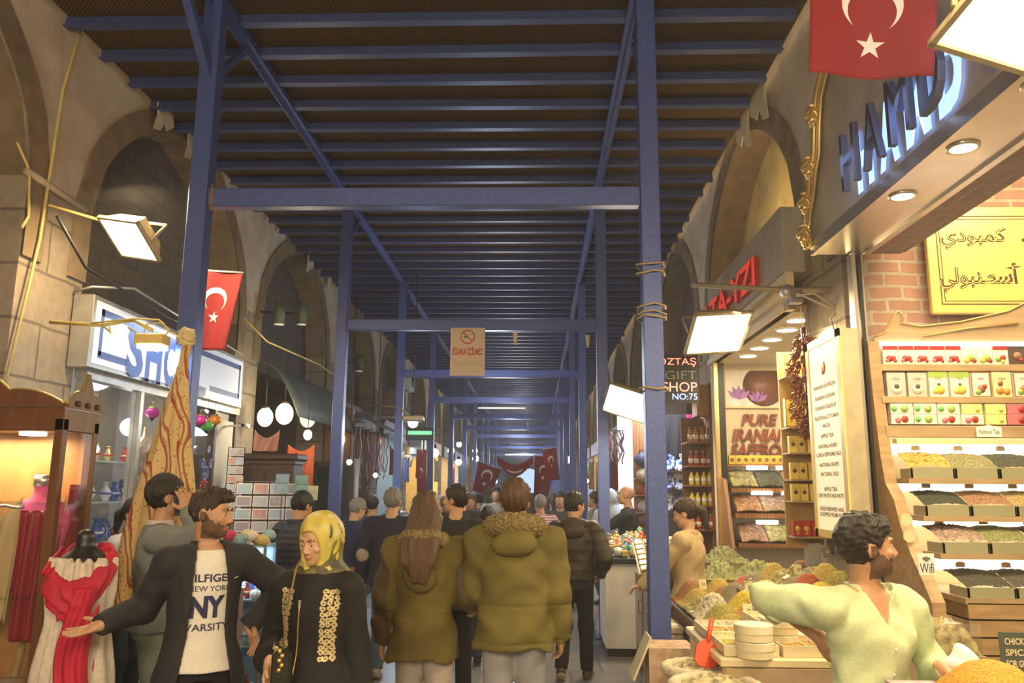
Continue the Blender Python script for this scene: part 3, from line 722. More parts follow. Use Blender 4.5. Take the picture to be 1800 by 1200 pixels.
def hairdo(fr, kind, m, **kw):
    s, HW, Rh, hd, t = fr['s'], fr['HW'], fr['Rh'], fr['hd'], fr['t']
    if kind == 'bald': return
    vol = kw.get('vol', .012); topv = kw.get('top', .01)
    sk = f_u([f_ell(HW(0, -.018, .030+topv*.5), np.array([.078+vol, .098+vol, .088+vol+topv])*s, Rh)]+([f_ell(HW(0, .045, .085), np.array([.062, .055, .035+topv])*s, Rh)] if kw.get('quiff') else []), .02*s)
    line = kw.get('line', .058)
    def F(P):
        q = (P-hd)@Rh.astype(np.float32)/s; d = sk(P)
        # keep the area behind / above the hairline
        hl = np.interp(q[:, 1], [-.12, -.02, .0, .03, .07, .12], [-.085, -.075, -.03, .012, line, line+.008])
        ear = np.hypot(q[:, 1]+.002, q[:, 2]+.012)-.03
        cutd = (hl-q[:, 2])*s
        cutd = np.maximum(cutd, np.where(np.abs(q[:, 0]) > .055, -ear*s, -.02*s))
        d = smax(d, cutd, .008*s)
        return d
    f = folds(F, kw.get('amp', .006)*s, kw.get('fx', 60), kw.get('fz', 60), 0.3, 'curl' if kw.get('curl') else 'hair') if fr['hres'] < .012 else F
    g = f; lo = hd-.17*s; hi = hd+.19*s
    if kind in ('long', 'tail'):
        back = Rh@np.array([0, -1, 0]); L = kw.get('length', .4)
        if kind == 'long':
            w = kw.get('width', .11); bk = kw.get('back', 0)
            st = f_u([f_ell(HW(0, -.05, -.02), np.array([w*.86, .075, .12])*s, Rh), f_loft([(hd[2]-(.02)*s, hd[0], hd[1]-.05*s, w*.88*s, .075*s), (hd[2]-.16*s, hd[0], hd[1]-(.085+bk*.7)*s, w*s, .062*s), (hd[2]-L*.7*s, hd[0]+.0*s, hd[1]-(.125+bk)*s, w*.88*s, .035*s), (hd[2]-L*s, hd[0]+.015*s, hd[1]-(.13+bk)*s, w*.35*s, .018*s)], .01)], .03*s)
            fc = f_ell(HW(0, .09, -.03), np.array([.066, .10, .10])*s, Rh)
            st2 = f_sub(st, fc, .01)
            lo = lo-np.array([.03, .1, L*s]); 
        else:
            p0, p1, p2 = HW(0, -.10, .04), HW(0, -.155, -.03), HW(0, -.15, -.17); st2 = f_chain([p0, p1, p2], [.025*s, .045*s, .022*s], .01); lo = lo-np.array([.05, .12, .12])
        st3 = lambda P: st2(P)-.004*s*np.sin(95*(P[:, 0]-hd[0])+2*np.sin(P[:, 2]*9))-.002*np.sin(230*P[:, 0]+3*np.sin(P[:, 2]*14))
        g = (lambda a, b: lambda P: smin(a(P), b(P), .015*s))(f, st3)
    return sdf_obj('hair', g, lo, hi, max(min(fr['hres'], .006), .0045) if fr['hres'] < .01 else fr['hres'], [m], t)
def hairm(name, col): return mat('hair_'+name, col, .42, var=.35, scale=90, stretch=(6, 6, .6), bump=.5, bscale=60)
H_black = hairm('black', (.018, .012, .009)); H_dark = hairm('dark_brown', (.045, .024, .013)); H_brown = hairm('brown', (.14, .075, .030)); H_grey = hairm('grey', (.34, .32, .30))
def toL(fr_xy, rz, s, p):
    """world point to person-local metres divided by s"""
    d = Vector(p)-Vector((fr_xy[0], fr_xy[1], 0)); c, q = math.cos(-rz), math.sin(-rz)
    return ((d.x*c-d.y*q)/s, (d.x*q+d.y*c)/s, d.z/s)
def dirL(rz, v): c, q = math.cos(-rz), math.sin(-rz); return (v[0]*c-v[1]*q, v[0]*q+v[1]*c, v[2])
def ex(px, Y): return atY(px, 880, Y).x
# ================================================================= LEFT SIDE
M_gl = glassmat(); M_glc = glassmat('case_glass', (.85, .95, 1), .10)
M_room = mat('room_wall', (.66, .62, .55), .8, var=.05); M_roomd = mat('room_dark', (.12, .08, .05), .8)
def struct(mb, name): return tag(mb.build(name), None, None, kind='structure')
# rooms behind the arches: side walls, backs, on both sides
bk = MB(); 
for c in BAYS:
    for sgn, X in ((-1, XL), (1, XR)):
        if sgn > 0 and c < 6: continue
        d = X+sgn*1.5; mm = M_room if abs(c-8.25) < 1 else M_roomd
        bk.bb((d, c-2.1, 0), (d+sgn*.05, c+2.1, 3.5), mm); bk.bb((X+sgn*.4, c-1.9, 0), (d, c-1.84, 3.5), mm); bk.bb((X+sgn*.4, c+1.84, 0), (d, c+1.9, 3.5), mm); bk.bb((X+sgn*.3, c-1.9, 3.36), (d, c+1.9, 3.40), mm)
struct(bk, 'wall_back')
# boarded dark shutter in the first bay behind the vitrine
m = MB()
for i in range(14): m.bb((-4.2, 2.1+i*.26, 0), (-4.16, 2.34+i*.26, 3.45), M_dark, .004)
struct(m, 'door_2')
# ---- SHOA sign
p0, p1 = atX(140, 575, -3.8), atX(411, 700, -3.8); ya, yb = p0.y, p1.y
M_sgn = mat('sign_face', (.62, .66, .74), .35, emit=.30, ecol=(.62, .72, .95), var=.02); M_sbl = mat('sign_blue', (.045, .12, .42), .4); M_alu = mat('aluminium', (.45, .45, .42), .35, .7)
t = thing('shop_sign', 'long white sign box with blue border and big blue serif letters over the souvenir window', 'sign', (-3.78, (ya+yb)/2, 2.98)); hy = (yb-ya)/2; hz = .31
m = MB(); m.bb((-.10, -hy, -hz), (.08, hy, hz), M_alu, .01); m.build('box', t)
m = MB(); m.bb((.08, -hy+.05, -hz+.045), (.087, hy-.05, hz-.045), M_sgn); m.build('face', t)
m = MB(); w = .045
for lo, hi in (((-hy+.12, hz-.16), (hy-.12, hz-.10)), ((-hy+.12, -hz+.12), (-hy+.12+w, hz-.10)), ((hy-.12-w, -hz+.12), (hy-.12, hz-.10)), ((-hy+.12, -hz+.10), (-hy+.62, -hz+.16)), ((.72, -hz+.10), (hy-.12, -hz+.16))): m.bb((.087, lo[0], lo[1]), (.090, hi[0], hi[1]), M_sbl)
m.build('border', t)
m = MB(); x0 = -hy+.66
def serif_word(m, word, y, z, w, h, mm, u=(0, 1, 0), X=.0915, gap=.05, nrm=None):
    cw = (w-gap*(len(word)-1))/len(word)
    for ch in word:
        m.text(ch, (X, y, z), u, (0, 0, 1), cw, h, mm, 0, .035)
        sf = h*.045
        seg = {'H': [(0, 0, .4), (.6, 0, 1), (0, 1, .4), (.6, 1, 1)], 'A': [(-.12, 0, .28), (.68, 0, 1.12)], 'T': [(.25, 0, .75)], 'I': [(0, 0, 1), (0, 1, 1)]}.get(ch, [])
        for a, b, c2 in seg:
            zz = z+b*(h-sf); m.add([(X, y+(a-.06)*cw, zz), (X, y+(c2+.06)*cw, zz), (X, y+(c2+.06)*cw, zz+sf), (X, y+(a-.06)*cw, zz+sf)], [(0, 1, 2, 3)], mm)
        y += cw+gap
serif_word(m, 'SHOAL', x0-.08, -hz-.0+.015, 1.75, .50, M_sbl)
m.build('lettering', t)
m = MB(); m.tube([(-.1, -hy, hz+.02), (.05, -hy, hz+.06), (.25, -hy+.3, hz+.12), (.05, hy, hz+.06)], .012, M_alu, 6); m.build('bracket', t)
# souvenir shop glass front
X0 = -3.84
t = thing('window_1', None, None, (X0, 8.25, 0)); t['kind'] = 'structure'
m = MB(); m.bb((-.05, -1.74, 2.60), (.06, 1.74, 2.68), M_alu); m.build('transom', t); m = MB(); m.bb((-.05, -1.74, .0), (.05, 1.74, .38), mat('stall_riser', (.2, .17, .14), .6)); m.build('stall_riser', t)
for yy in (-1.70, -.75, .18, 1.05, 1.68):
    m = MB(); m.bb((-.04, yy-.03, .38), (.05, yy+.03, 2.60), M_alu if yy < 1 else M_dark); m.build('mullion', t)
for a, b in ((-1.67, -.78), (-.72, .15), (.21, 1.02), (1.08, 1.65)):
    m = MB(); m.bb((0, a, .38), (.006, b, 2.60), M_gl); m.build('pane', t)
# shop inside: shelves of glass with goods
area('souvenir_ceiling_light', (-4.5, 7.6, 3.2), (-4.4, 7.6, 0), 1.2, 60, (.92, .95, 1.0), 2.6)
M_shelf = mat('glass_shelf', (.55, .68, .66), .1, var=.02)
for k, z in enumerate((.75, 1.15, 1.55, 1.95)):
    m = MB(); m.bb((-4.9, 6.7, z-.008), (-4.3, 9.9, z+.008), M_shelf); tag(m.build('glass_shelf'), 'long glass shelf of the souvenir window, %s from the floor' % ['lowest', 'second', 'third', 'topmost'][k], 'shelf', 'souvenir window shelves')
    for e in (6.72, 8.3, 9.88): pass
gold = mat('gold_metal', (.80, .56, .22), .3, .8); silver = mat('silver_metal', (.75, .75, .75), .25, .9); blueg = mat('blue_glaze', (.06, .14, .50), .2); whiteg = mat('white_glaze', (.82, .84, .86), .15); redg = mat('red_glaze', (.50, .03, .03), .2); greeng = mat('green_glass', (.15, .55, .12), .15); pinkg = mat('magenta_glass', (.70, .05, .35), .15); orng = mat('orange_glass', (.85, .30, .03), .15)
def vase(m1, m2, s=1.0):
    t = thing('vase', '', 'vase'); m = MB(); m.lathe([(0, 0), (.035*s, 0), (.028*s, .01*s), (.06*s, .06*s), (.062*s, .09*s), (.025*s, .15*s), (.022*s, .18*s), (.036*s, .20*s), (.03*s, .198*s)], m1, n=16); m.build('vase_body', t)
    m = MB(); m.lathe([(.0635*s, .07*s), (.066*s, .08*s), (.0635*s, .09*s)], m2, n=16); m.build('painted_band', t); return t
def plate(m1, m2, s=1.0):
    t = thing('plate', '', 'plate'); m = MB(); m.lathe([(0, .006), (.07*s, .006), (.09*s, .018), (.13*s, .026), (.13*s, .022), (.09*s, .008), (.07*s, 0), (0, 0)], m1, n=28); m.build('dish', t)
    m = MB(); m.lathe([(0, .0075), (.03*s, .0078), (.03*s, .0074)], m2, n=18)
    for k in range(12):
        a = k*math.pi/6; m.lathe([(0, .0255), (.012*s, .0245)], m2, (.105*s*math.cos(a), .105*s*math.sin(a), .001), 8)
    m.lathe([(.072*s, .0085), (.078*s, .0125)], m2, n=28, cap=False); m.build('glaze_pattern', t); return t
def lantern(mc):
    t = thing('mosaic_lamp', '', 'lamp'); m = MB(); m.ball((0, 0, -.12), (.07, .07, .06), mc, 16, 10); m.build('globe', t)
    m = MB(); m.lathe([(.02, -.05), (.045, -.065), (.05, -.075), (.02, -.05)], gold, n=14); m.tube([(0, 0, -.05), (0, 0, .0)], .004, gold, 5); m.lathe([(.03, -.175), (.012, -.20), (0, -.21)], M_black, n=10); m.build('cap', t)
    m = MB(); m.tube([(0, 0, 0), (0, 0, .30)], .003, M_black, 4); m.build('chain', t); return t
vs_ = [vase(blueg, whiteg), vase(whiteg, blueg), vase(redg, gold), vase(gold, redg, .8)]
pl = [plate(whiteg, blueg), plate(blueg, whiteg), plate(redg, whiteg)]
VN = ['blue vase with white band', 'white vase with blue band', 'red vase with gilt band', 'small gilt vase with red band']; PN = ['white plate with blue pattern', 'blue plate with white pattern', 'red plate with white pattern']
PLACED = {}
def put(proto, loc, label, group, rz=0, rot=None, scale=None):
    if proto.name not in PLACED: PLACED[proto.name] = 1; o = proto
    else: o = dup(proto)
    o['label'] = label; o['group'] = group; o.location = loc; o.rotation_euler = rot or (0, 0, rz)
    if scale: o.scale = (scale,)*3
    return o
rr = random.Random(5); SH = {.75: 'lowest', 1.15: 'second', 1.55: 'third', 1.95: 'topmost'}
for z in (.75, 1.15, 1.55, 1.95):
    y = 6.85
    while y < 9.8:
        k = rr.randrange(5)
        if k < 4: put(vs_[k], (-4.42+rr.uniform(-.05, .05), y, z+.008), VN[k]+', on the %s souvenir shelf' % SH[z], VN[k]+'s on the %s souvenir shelf' % SH[z], 0, None, rr.uniform(.8, 1.15))
        else: put(pl[rr.randrange(2)], (-4.45, y, z+.12), 'plate propped upright on the %s souvenir shelf' % SH[z], 'plates on the %s souvenir shelf' % SH[z], 0, (0, R(78), 0), .85)
        y += rr.uniform(.15, .27)
for i, (px, py, Yw) in enumerate(((352, 735, 8.3), (378, 735, 8.8), (364, 745, 8.55), (268, 722, 7.5))):
    mc = [pinkg, orng, greeng, pinkg][i]; nm = ['magenta', 'orange', 'green', 'small magenta'][i]
    l = lantern(mc); p = atX(px, py, -3.70 if i < 3 else -3.95); l.location = p+Vector((0, 0, .1)); l['label'] = '%s glass mosaic lamp hanging in the souvenir window' % nm; l['group'] = 'mosaic lamps in the souvenir window'
for i, (px, py, s, k) in enumerate(((356, 815, .45, 1), (369, 815, .45, 1), (359, 833, .7, 1), (355, 862, 1.0, 2), (366, 790, .35, 1))):
    o = put(pl[k], atX(px, py, -3.78), '%s on the white shop panel, %s' % (PN[k], ['upper left of a pair', 'upper right of a pair', 'under the pair', 'largest and lowest', 'topmost and smallest'][i]), 'plates hung on the white panel', 0, (0, R(90), 0), s)
m = MB(); m.bb((-3.83, 9.32, .4), (-3.80, 9.86, 2.5), M_room); struct(m, 'trim_3')
for i, (y_, z_, r_, cc) in enumerate(((7.05, 2.25, .05, (1, .9, .8)), (7.2, 1.55, .045, (1, .75, .8)), (7.1, 1.0, .045, (1, .8, .9)), (8.0, 2.3, .09, (.9, 1, .9)), (7.4, 2.05, .04, (1, .7, .8)), (8.7, 1.8, .035, (1, .8, .9)))):
    m = MB(); m.ball((0, 0, 0), r_, glow('bulb%d' % i, cc, 9), 12, 8); m.tube([(0, 0, r_), (0, 0, 3.3-z_)], .003, M_black, 4); o = m.build('light_bulb'); o.location = (-4.15, y_, z_)
    tag(o, 'bright bulb in the souvenir window, %s' % ['high near its left end', 'halfway up at its left end', 'low at its left end', 'largest one in the middle', 'beside the left mullion', 'by the curved brass horn'][i], 'light bulb')
m = MB(); m.bb((-.02, -.16, -.2), (0, .16, .2), gold); m.bb((0, -.13, -.17), (.004, .13, .17), mat('picture_print', (.55, .42, .28), .6, scale=20, var=.3)); o = m.build('picture_frame'); o.location = atX(247, 802, -4.2); tag(o, 'small gilt picture frame behind the souvenir window glass', 'picture')
for q in ((232, 780), (322, 790)):
    m = MB(); P = [atX(a, b, -4.0) for a, b in ((q[0], q[1]+10), (q[0]+14, q[1]+2), (q[0]+22, q[1]-12), (q[0]+24, q[1]-30))]; m.tube(P, [.035, .03, .022, .01], gold, 8); tag(m.build('brass_horn'), 'curved pale horn ornament in the souvenir window, %s' % ('left one' if q[0] < 300 else 'right one by the post'), 'ornament')
# ---- vitrine cabinet
cx = -2.60; W = 1.9; D = .36; Yc = 4.30; Hc = 2.08
t = thing('display_cabinet', 'tall wooden display cabinet with carved crest and glass panes at the left edge', 'cabinet', (cx-W/2, Yc+D/2, 0))
M_cab = mat('cabinet_wood', (.15, .060, .024), .4, var=.18, scale=6, stretch=(4, 4, .5)); M_cabd = mat('cabinet_back', (.50, .25, .09), .5, var=.10, scale=5, stretch=(3, 3, .5))
for sx_ in (-1, 1):
    for sy_ in (-1, 1):
        m = MB(); m.bb((sx_*W/2-.05*(sx_ > 0)-.0, sy_*D/2-.05*(sy_ > 0), 0), (sx_*W/2+.05*(sx_ < 0), sy_*D/2+.05*(sy_ < 0), Hc), M_cab, .005); m.build('corner_post', t)
m = MB(); m.bb((-W/2, -D/2+.01, 0.05), (W/2, D/2, .62), M_cab); m.build('base_panel', t)
m = MB(); m.bb((-W/2+.03, D/2-.03, .6), (W/2-.03, D/2-.015, Hc), M_cabd); m.build('back_panel', t)
m = MB(); m.bb((-W/2, -D/2, Hc-.07), (W/2, D/2, Hc+.06), M_cab, .006); m.build('top_rail', t)
def crest(L):
    n = 48; P = []
    for i in range(n+1):
        u = i/n; x = (u-.5)*L; h = .02+.11*abs(math.sin(u*math.pi*1.0))**3+.05*abs(math.sin(u*math.pi*3))
        if abs(u-.5) < .03: h += .025
        P.append((x, h))
    return [(-L/2, 0)]+P+[(L/2, 0)]
gilt = mat('gilt_edge', (.72, .50, .16), .35, .7)
m = MB(); 
for k in (-1, 1):
    Lx = W/2; m.prism([(a, b) for a, b in crest(Lx)][::-1], (k*W/4, -D/2-.0, Hc+.06), (1, 0, 0), (0, 0, 1), .02, M_cab)
    m.tube([(k*W/4+a, -D/2-.012, Hc+.06+b) for a, b in crest(Lx)[1:-1]], .009, gilt, 5)
m.prism([(a, b) for a, b in crest(D)][::-1], (W/2, 0, Hc+.06), (0, 1, 0), (0, 0, 1), .02, M_cab)
m.tube([(W/2+.01, a, Hc+.06+b) for a, b in crest(D)[1:-1]], .008, gilt, 5); m.build('crest', t)
m = MB()
for sx_ in (-.25, .25): m = MB(); m.ball((sx_*W, -D/2-.025, Hc+.09), (.025, .008, .02), gilt, 8, 6); m.build('rosette', t)
for a in (-.1, 0, .1): m = MB(); m.ball((W/2+.028, a, Hc+.085), (.006, .022, .018), M_dark, 8, 6); m.build('rosette', t)
m = MB(); m.bb((-W/2+.05, -D/2+.005, .62), (W/2-.05, -D/2+.011, Hc-.07), M_gl); m.build('front_glass', t)
m = MB(); m.bb((W/2-.012, -D/2+.05, .62), (W/2-.006, D/2-.05, Hc-.07), M_gl); m.build('side_glass', t)
for z in (1.12, 1.62):
    m = MB(); m.bb((-W/2+.05, -D/2+.03, z-.004), (W/2-.05, D/2-.04, z+.004), M_glc); m.build('shelf', t)
m = MB(); 
for x in (W/2-.28, W/2-.75): m.lathe([(0, 0), (.07, 0), (.07, .01)], glow('cab_spot', (1, .9, .7), 14), (x, 0, Hc-.085), 16)
m.build('downlight', t)
area('cabinet_light', (cx-.45, Yc+.16, Hc-.1), (cx-.45, Yc+.2, 0), .5, 11, (1, .72, .42), .2)
# busts and draped cloths in the cabinet
def drape(name, label, cat, o, u, v, w, h, mm, amp=.03, nf=4, sag=.1, ph=0, group=None, taper=0.0, thick=None):
    o, u, v = Vector(o), Vector(u), Vector(v); nn = u.cross(v).normalized(); m = MB()
    def fn(a, b):
        ww = w*(1-taper*(1-b)); x = (a-.5)*ww
        return o+u*x+v*(-b*h+sag*math.sin(a*math.pi)*-(1-b))+nn*(amp*math.sin(a*nf*2*math.pi+ph+b*1.5)*(.4+.6*b)+amp*.4*math.sin(a*nf*5+b*4+ph))
    m.grid(fn, 48, 24, mm); ob = m.build(name); sd = ob.modifiers.new('s', 'SOLIDIFY'); sd.thickness = thick or .004
    return tag(ob, label, cat, group)
satin = mat('cream_satin', (.60, .46, .26), .35, scale=5, var=.12); crims = mat('crimson_satin', (.30, .008, .035), .35, var=.1); pinkc = mat('pink_cloth', (.72, .10, .30), .6)
def bust(x, y, z, label, mm, cap, H_=.62):
    t = thing('bust_form', label, 'mannequin', (x, y, z))
    f = f_u([f_loft([(0, 0, 0, .13, .085), (.2, 0, 0, .125, .085), (.38, 0, 0, .165, .095), (.46, 0, 0, .15, .075), (.51, 0, 0, .06, .05)], .02), f_cone((0, 0, .48), (0, 0, .58), .05, .048)], .03)
    sdf_obj('torso', f, (-.22, -.15, -.03), (.22, .15, .66), .009, [mm], t)
    m = MB(); m.lathe([(.056, .57), (.056, .63), (0, .635)], cap, n=18); m.build('neck_cap', t); return t
bust(-2.775, 4.47, 1.14, 'bust form in pink with a steel neck cap inside the wooden cabinet', pinkc, silver)
drape('satin_cloth', 'cream satin cloth draped over the left part of the cabinet shelf', 'cloth', (-2.93, 4.345, 1.66), (1, 0, 0), (0, 0, 1), .24, .66, satin, .022, 2, .12)
drape('satin_cloth', 'cream satin cloth hanging beside the crimson one in the cabinet side window', 'cloth', (-2.70, 4.45, 1.66), (1, 0, 0), (0, 0, 1), .15, .62, satin, .02, 2, .10, 1)
drape('satin_cloth', 'crimson satin cloth hanging in the middle of the cabinet', 'cloth', (-2.745, 4.350, 1.58), (1, 0, 0), (0, 0, 1), .13, .68, crims, .015, 2, 0, 2)
drape('satin_cloth', 'crimson satin cloth by the cabinet side pane', 'cloth', (-2.655, 4.565, 1.72), (0, 1, 0), (0, 0, 1), .12, .68, crims, .012, 2, 0, 2)
m = MB(); m.tube([(-.3+.05*i, .0, .006*math.sin(i*2.1)) for i in range(13)], .009, silver, 6); o = m.build('bead_chain'); o.location = (-3.1, 4.345, 1.60); tag(o, 'string of glittering beads across the cream satin in the cabinet', 'beads')
m = MB(); m.lathe([(0, 0), (.07, 0), (.11, .05), (.115, .055), (.1, .05), (0, .02)], silver, n=22); o = m.build('silver_bowl'); o.location = (-2.85, 4.42, .625); tag(o, 'silver bowl on the floor of the wooden cabinet', 'bowl')
m = MB(); m.tube([(0, 0, 0), (.06, 0, .42)], [.022, .018], mat('pale_wood', (.6, .42, .18), .5), 10); o = m.build('wooden_staff'); o.location = (-2.84, 4.50, .70); tag(o, 'pale wooden staff standing behind the silver bowl in the cabinet', 'staff')
m = MB(); m.lathe([(.03, 0), (.09, .03), (.11, .12), (.08, .2), (.1, .26), (.09, .25), (.06, .2)], mat('brown_hat', (.28, .2, .15), .9), n=20); o = m.build('felt_hat'); o.location = (-3.10, 4.44, .63); tag(o, 'brown folded hat on the cabinet floor, left of the bowl', 'hat')
# ---- dress form with crimson scarf
xm, ym = ex(158, 4.12), 4.12
t = thing('dress_form', 'black neckless dress form on a stand wearing white lace before the cabinet', 'mannequin', (xm, ym, 0))
f = f_u([f_loft([(.80, 0, 0, .14, .10), (.92, 0, 0, .155, .11), (1.05, 0, 0, .125, .09), (1.22, 0, 0, .155, .105), (1.34, 0, 0, .15, .09), (1.40, 0, 0, .055, .05)], .02), f_cone((0, 0, 1.36), (0, 0, 1.455), .046, .044)], .03)
sdf_obj('torso', f, (-.22, -.16, .75), (.22, .16, 1.52), .009, [M_black], t)
m = MB(); m.tube([(0, 0, .04), (0, 0, .82)], .016, M_black, 8); m.lathe([(.17, 0), (.17, .02), (.02, .05)], M_black, n=20); m.build('stand', t)
lace = mat('lace_white', (.66, .58, .48), .8, scale=30, var=.12); scar = mat('crimson_scarf', (.52, .012, .045), .7, scale=6, var=.15)
g = folds(f_off(f_loft([(.28, 0, 0, .20, .15), (.8, 0, 0, .185, .14), (1.05, 0, 0, .14, .105), (1.22, 0, 0, .162, .115), (1.34, 0, 0, .158, .10)], .01), .008), .012, 14, 6, 0, 'drape')
ob = sdf_obj('lace_dress', f_sub(g, f_ell((0, .0, 1.40), (.10, .2, .10)), .01) if False else g, (-.26, -.22, .25), (.26, .22, 1.40), .009, [lace], t)
def scarf_ring(fr0, name, label, mm, loc, rz=0):
    def F(P):
        a = np.arctan2(P[:, 0], -P[:, 1]); front = .5+.5*np.cos(a); cz = 1.37-.20*front**2; rx, ry = .115+.03*front, .095+.045*front
        r = (np.hypot(P[:, 0]/rx, P[:, 1]/ry)-1)*.10; z = P[:, 2]-cz
        th = .034+.028*front
        return np.hypot(r*1.1, z*(.52))-th*.62-.009*np.sin(r*160+4*np.sin(3*a)+z*70)
    def T(P):
        x = P[:, 0]-.075-.02*np.sin(P[:, 2]*5); y = P[:, 1]+.155; d = np.hypot(x/1.6, y*1.3)-.045-.02*(1.2-P[:, 2])
        d = d*.7-.008*np.sin(110*x+3*np.sin(P[:, 2]*9)); return np.maximum(d, np.maximum(P[:, 2]-1.22, .22+.04*np.sin(P[:, 0]*90)-P[:, 2]))
    def T2(P):
        x = P[:, 0]+.12+.02*np.sin(P[:, 2]*5); y = P[:, 1]+.14; d = np.hypot(x/1.2, y*1.4)-.03-.015*(1.2-P[:, 2])
        d = d*.7-.008*np.sin(120*x+3*np.sin(P[:, 2]*9)); return np.maximum(d, np.maximum(P[:, 2]-1.25, .72+.03*np.sin(P[:, 0]*90)-P[:, 2]))
    o = sdf_obj(name, f_u([F, T], .02), (-.28, -.28, .18), (.30, .22, 1.5), .008, [mm]); o.location = loc; o.rotation_euler = (0, 0, rz); return tag(o, label, 'scarf')
scarf_ring(None, 'scarf', 'crimson crinkled scarf looped round the black dress form', scar, (xm, ym, 0), R(8))
# ---- patterned shawl hanging on the first post
xs, ys_ = ex(292, 5.25), 5.22
def shawl():
    def F(P):
        z = P[:, 2]; k = np.interp(z, [.85, 1.3, 1.7, 2.1, 2.45, 2.62], [.24, .215, .165, .10, .045, .022]); sx_ = np.interp(z, [.85, 1.7, 2.62], [-.02, .0, .06]); a = np.arctan2(P[:, 0]-sx_, P[:, 1])
        r = np.hypot((P[:, 0]-sx_), P[:, 1]*1.35); d = (r-k*(1+.13*np.sin(6*a+2*np.sin(z*2))+.05*np.sin(11*a+z*3)))*.7
        return np.maximum(d, np.maximum(z-2.62, .85-z))
    K = f_u([F, f_chain([(.06, 0, 2.58), (.075, -.01, 2.66)], [.028, .035], .01)], .02)
    mm = bpy.data.materials.new('shawl_pattern'); mm.use_nodes = True; nt = mm.node_tree; n = nt.nodes; b = n['Principled BSDF']; b.inputs['Roughness'].default_value = .85
    tc = n.new('ShaderNodeTexCoord'); mp = n.new('ShaderNodeMapping'); mp.inputs['Scale'].default_value = (1, 1, .45); mp.inputs['Rotation'].default_value = (0, .5, 0); nt.links.new(tc.outputs['Object'], mp.inputs[0])
    w = n.new('ShaderNodeTexWave'); w.inputs['Scale'].default_value = 2.6; w.inputs['Distortion'].default_value = 9; w.inputs['Detail Scale'].default_value = 1.6; w.inputs['Detail'].default_value = 1.5; nt.links.new(mp.outputs[0], w.inputs[0])
    v = n.new('ShaderNodeTexVoronoi'); v.inputs['Scale'].default_value = 34; v.feature = 'F1'; nt.links.new(tc.outputs['Object'], v.inputs[0])
    r1 = n.new('ShaderNodeValToRGB'); r1.color_ramp.interpolation = 'CONSTANT'; e = r1.color_ramp.elements; e[0].color = (.60, .44, .20, 1); e[0].position = 0; e[1].position = .60; e[1].color = (.33, .055, .035, 1); x = e.new(.84); x.color = (.66, .50, .25, 1); x = e.new(.88); x.color = (.12, .035, .03, 1); x = e.new(.93); x.color = (.62, .46, .22, 1); nt.links.new(w.outputs['Fac'], r1.inputs[0])
    r2 = n.new('ShaderNodeValToRGB'); r2.color_ramp.interpolation = 'CONSTANT'; e = r2.color_ramp.elements; e[0].color = (1, 1, 1, 1); e[0].position = 0; e[1].position = .22; e[1].color = (0, 0, 0, 1); nt.links.new(v.outputs['Distance'], r2.inputs[0])
    mx = n.new('ShaderNodeMixRGB'); nt.links.new(r2.outputs[0], mx.inputs[0]); nt.links.new(r1.outputs[0], mx.inputs[1]); mx.inputs[2].default_value = (.36, .17, .06, 1); nt.links.new(mx.outputs[0], b.inputs['Base Color'])
    t = thing('hanging_shawl', 'tall cream and rust patterned shawl gathered in a knot on the first post', 'shawl', (xs, ys_, 0))
    sdf_obj('cloth_fall', K, (-.33, -.3, .8), (.33, .3, 2.75), .011, [mm], t)
    fr_ = folds(f_ell((.07, -.02, 2.70), (.06, .05, .065)), .018, 60, 70, 0, 'curl'); sdf_obj('tassel', fr_, (-.08, -.15, 2.55), (.2, .12, 2.85), .007, [mat('cream_tassel', (.72, .60, .32), .9)], t)
shawl()
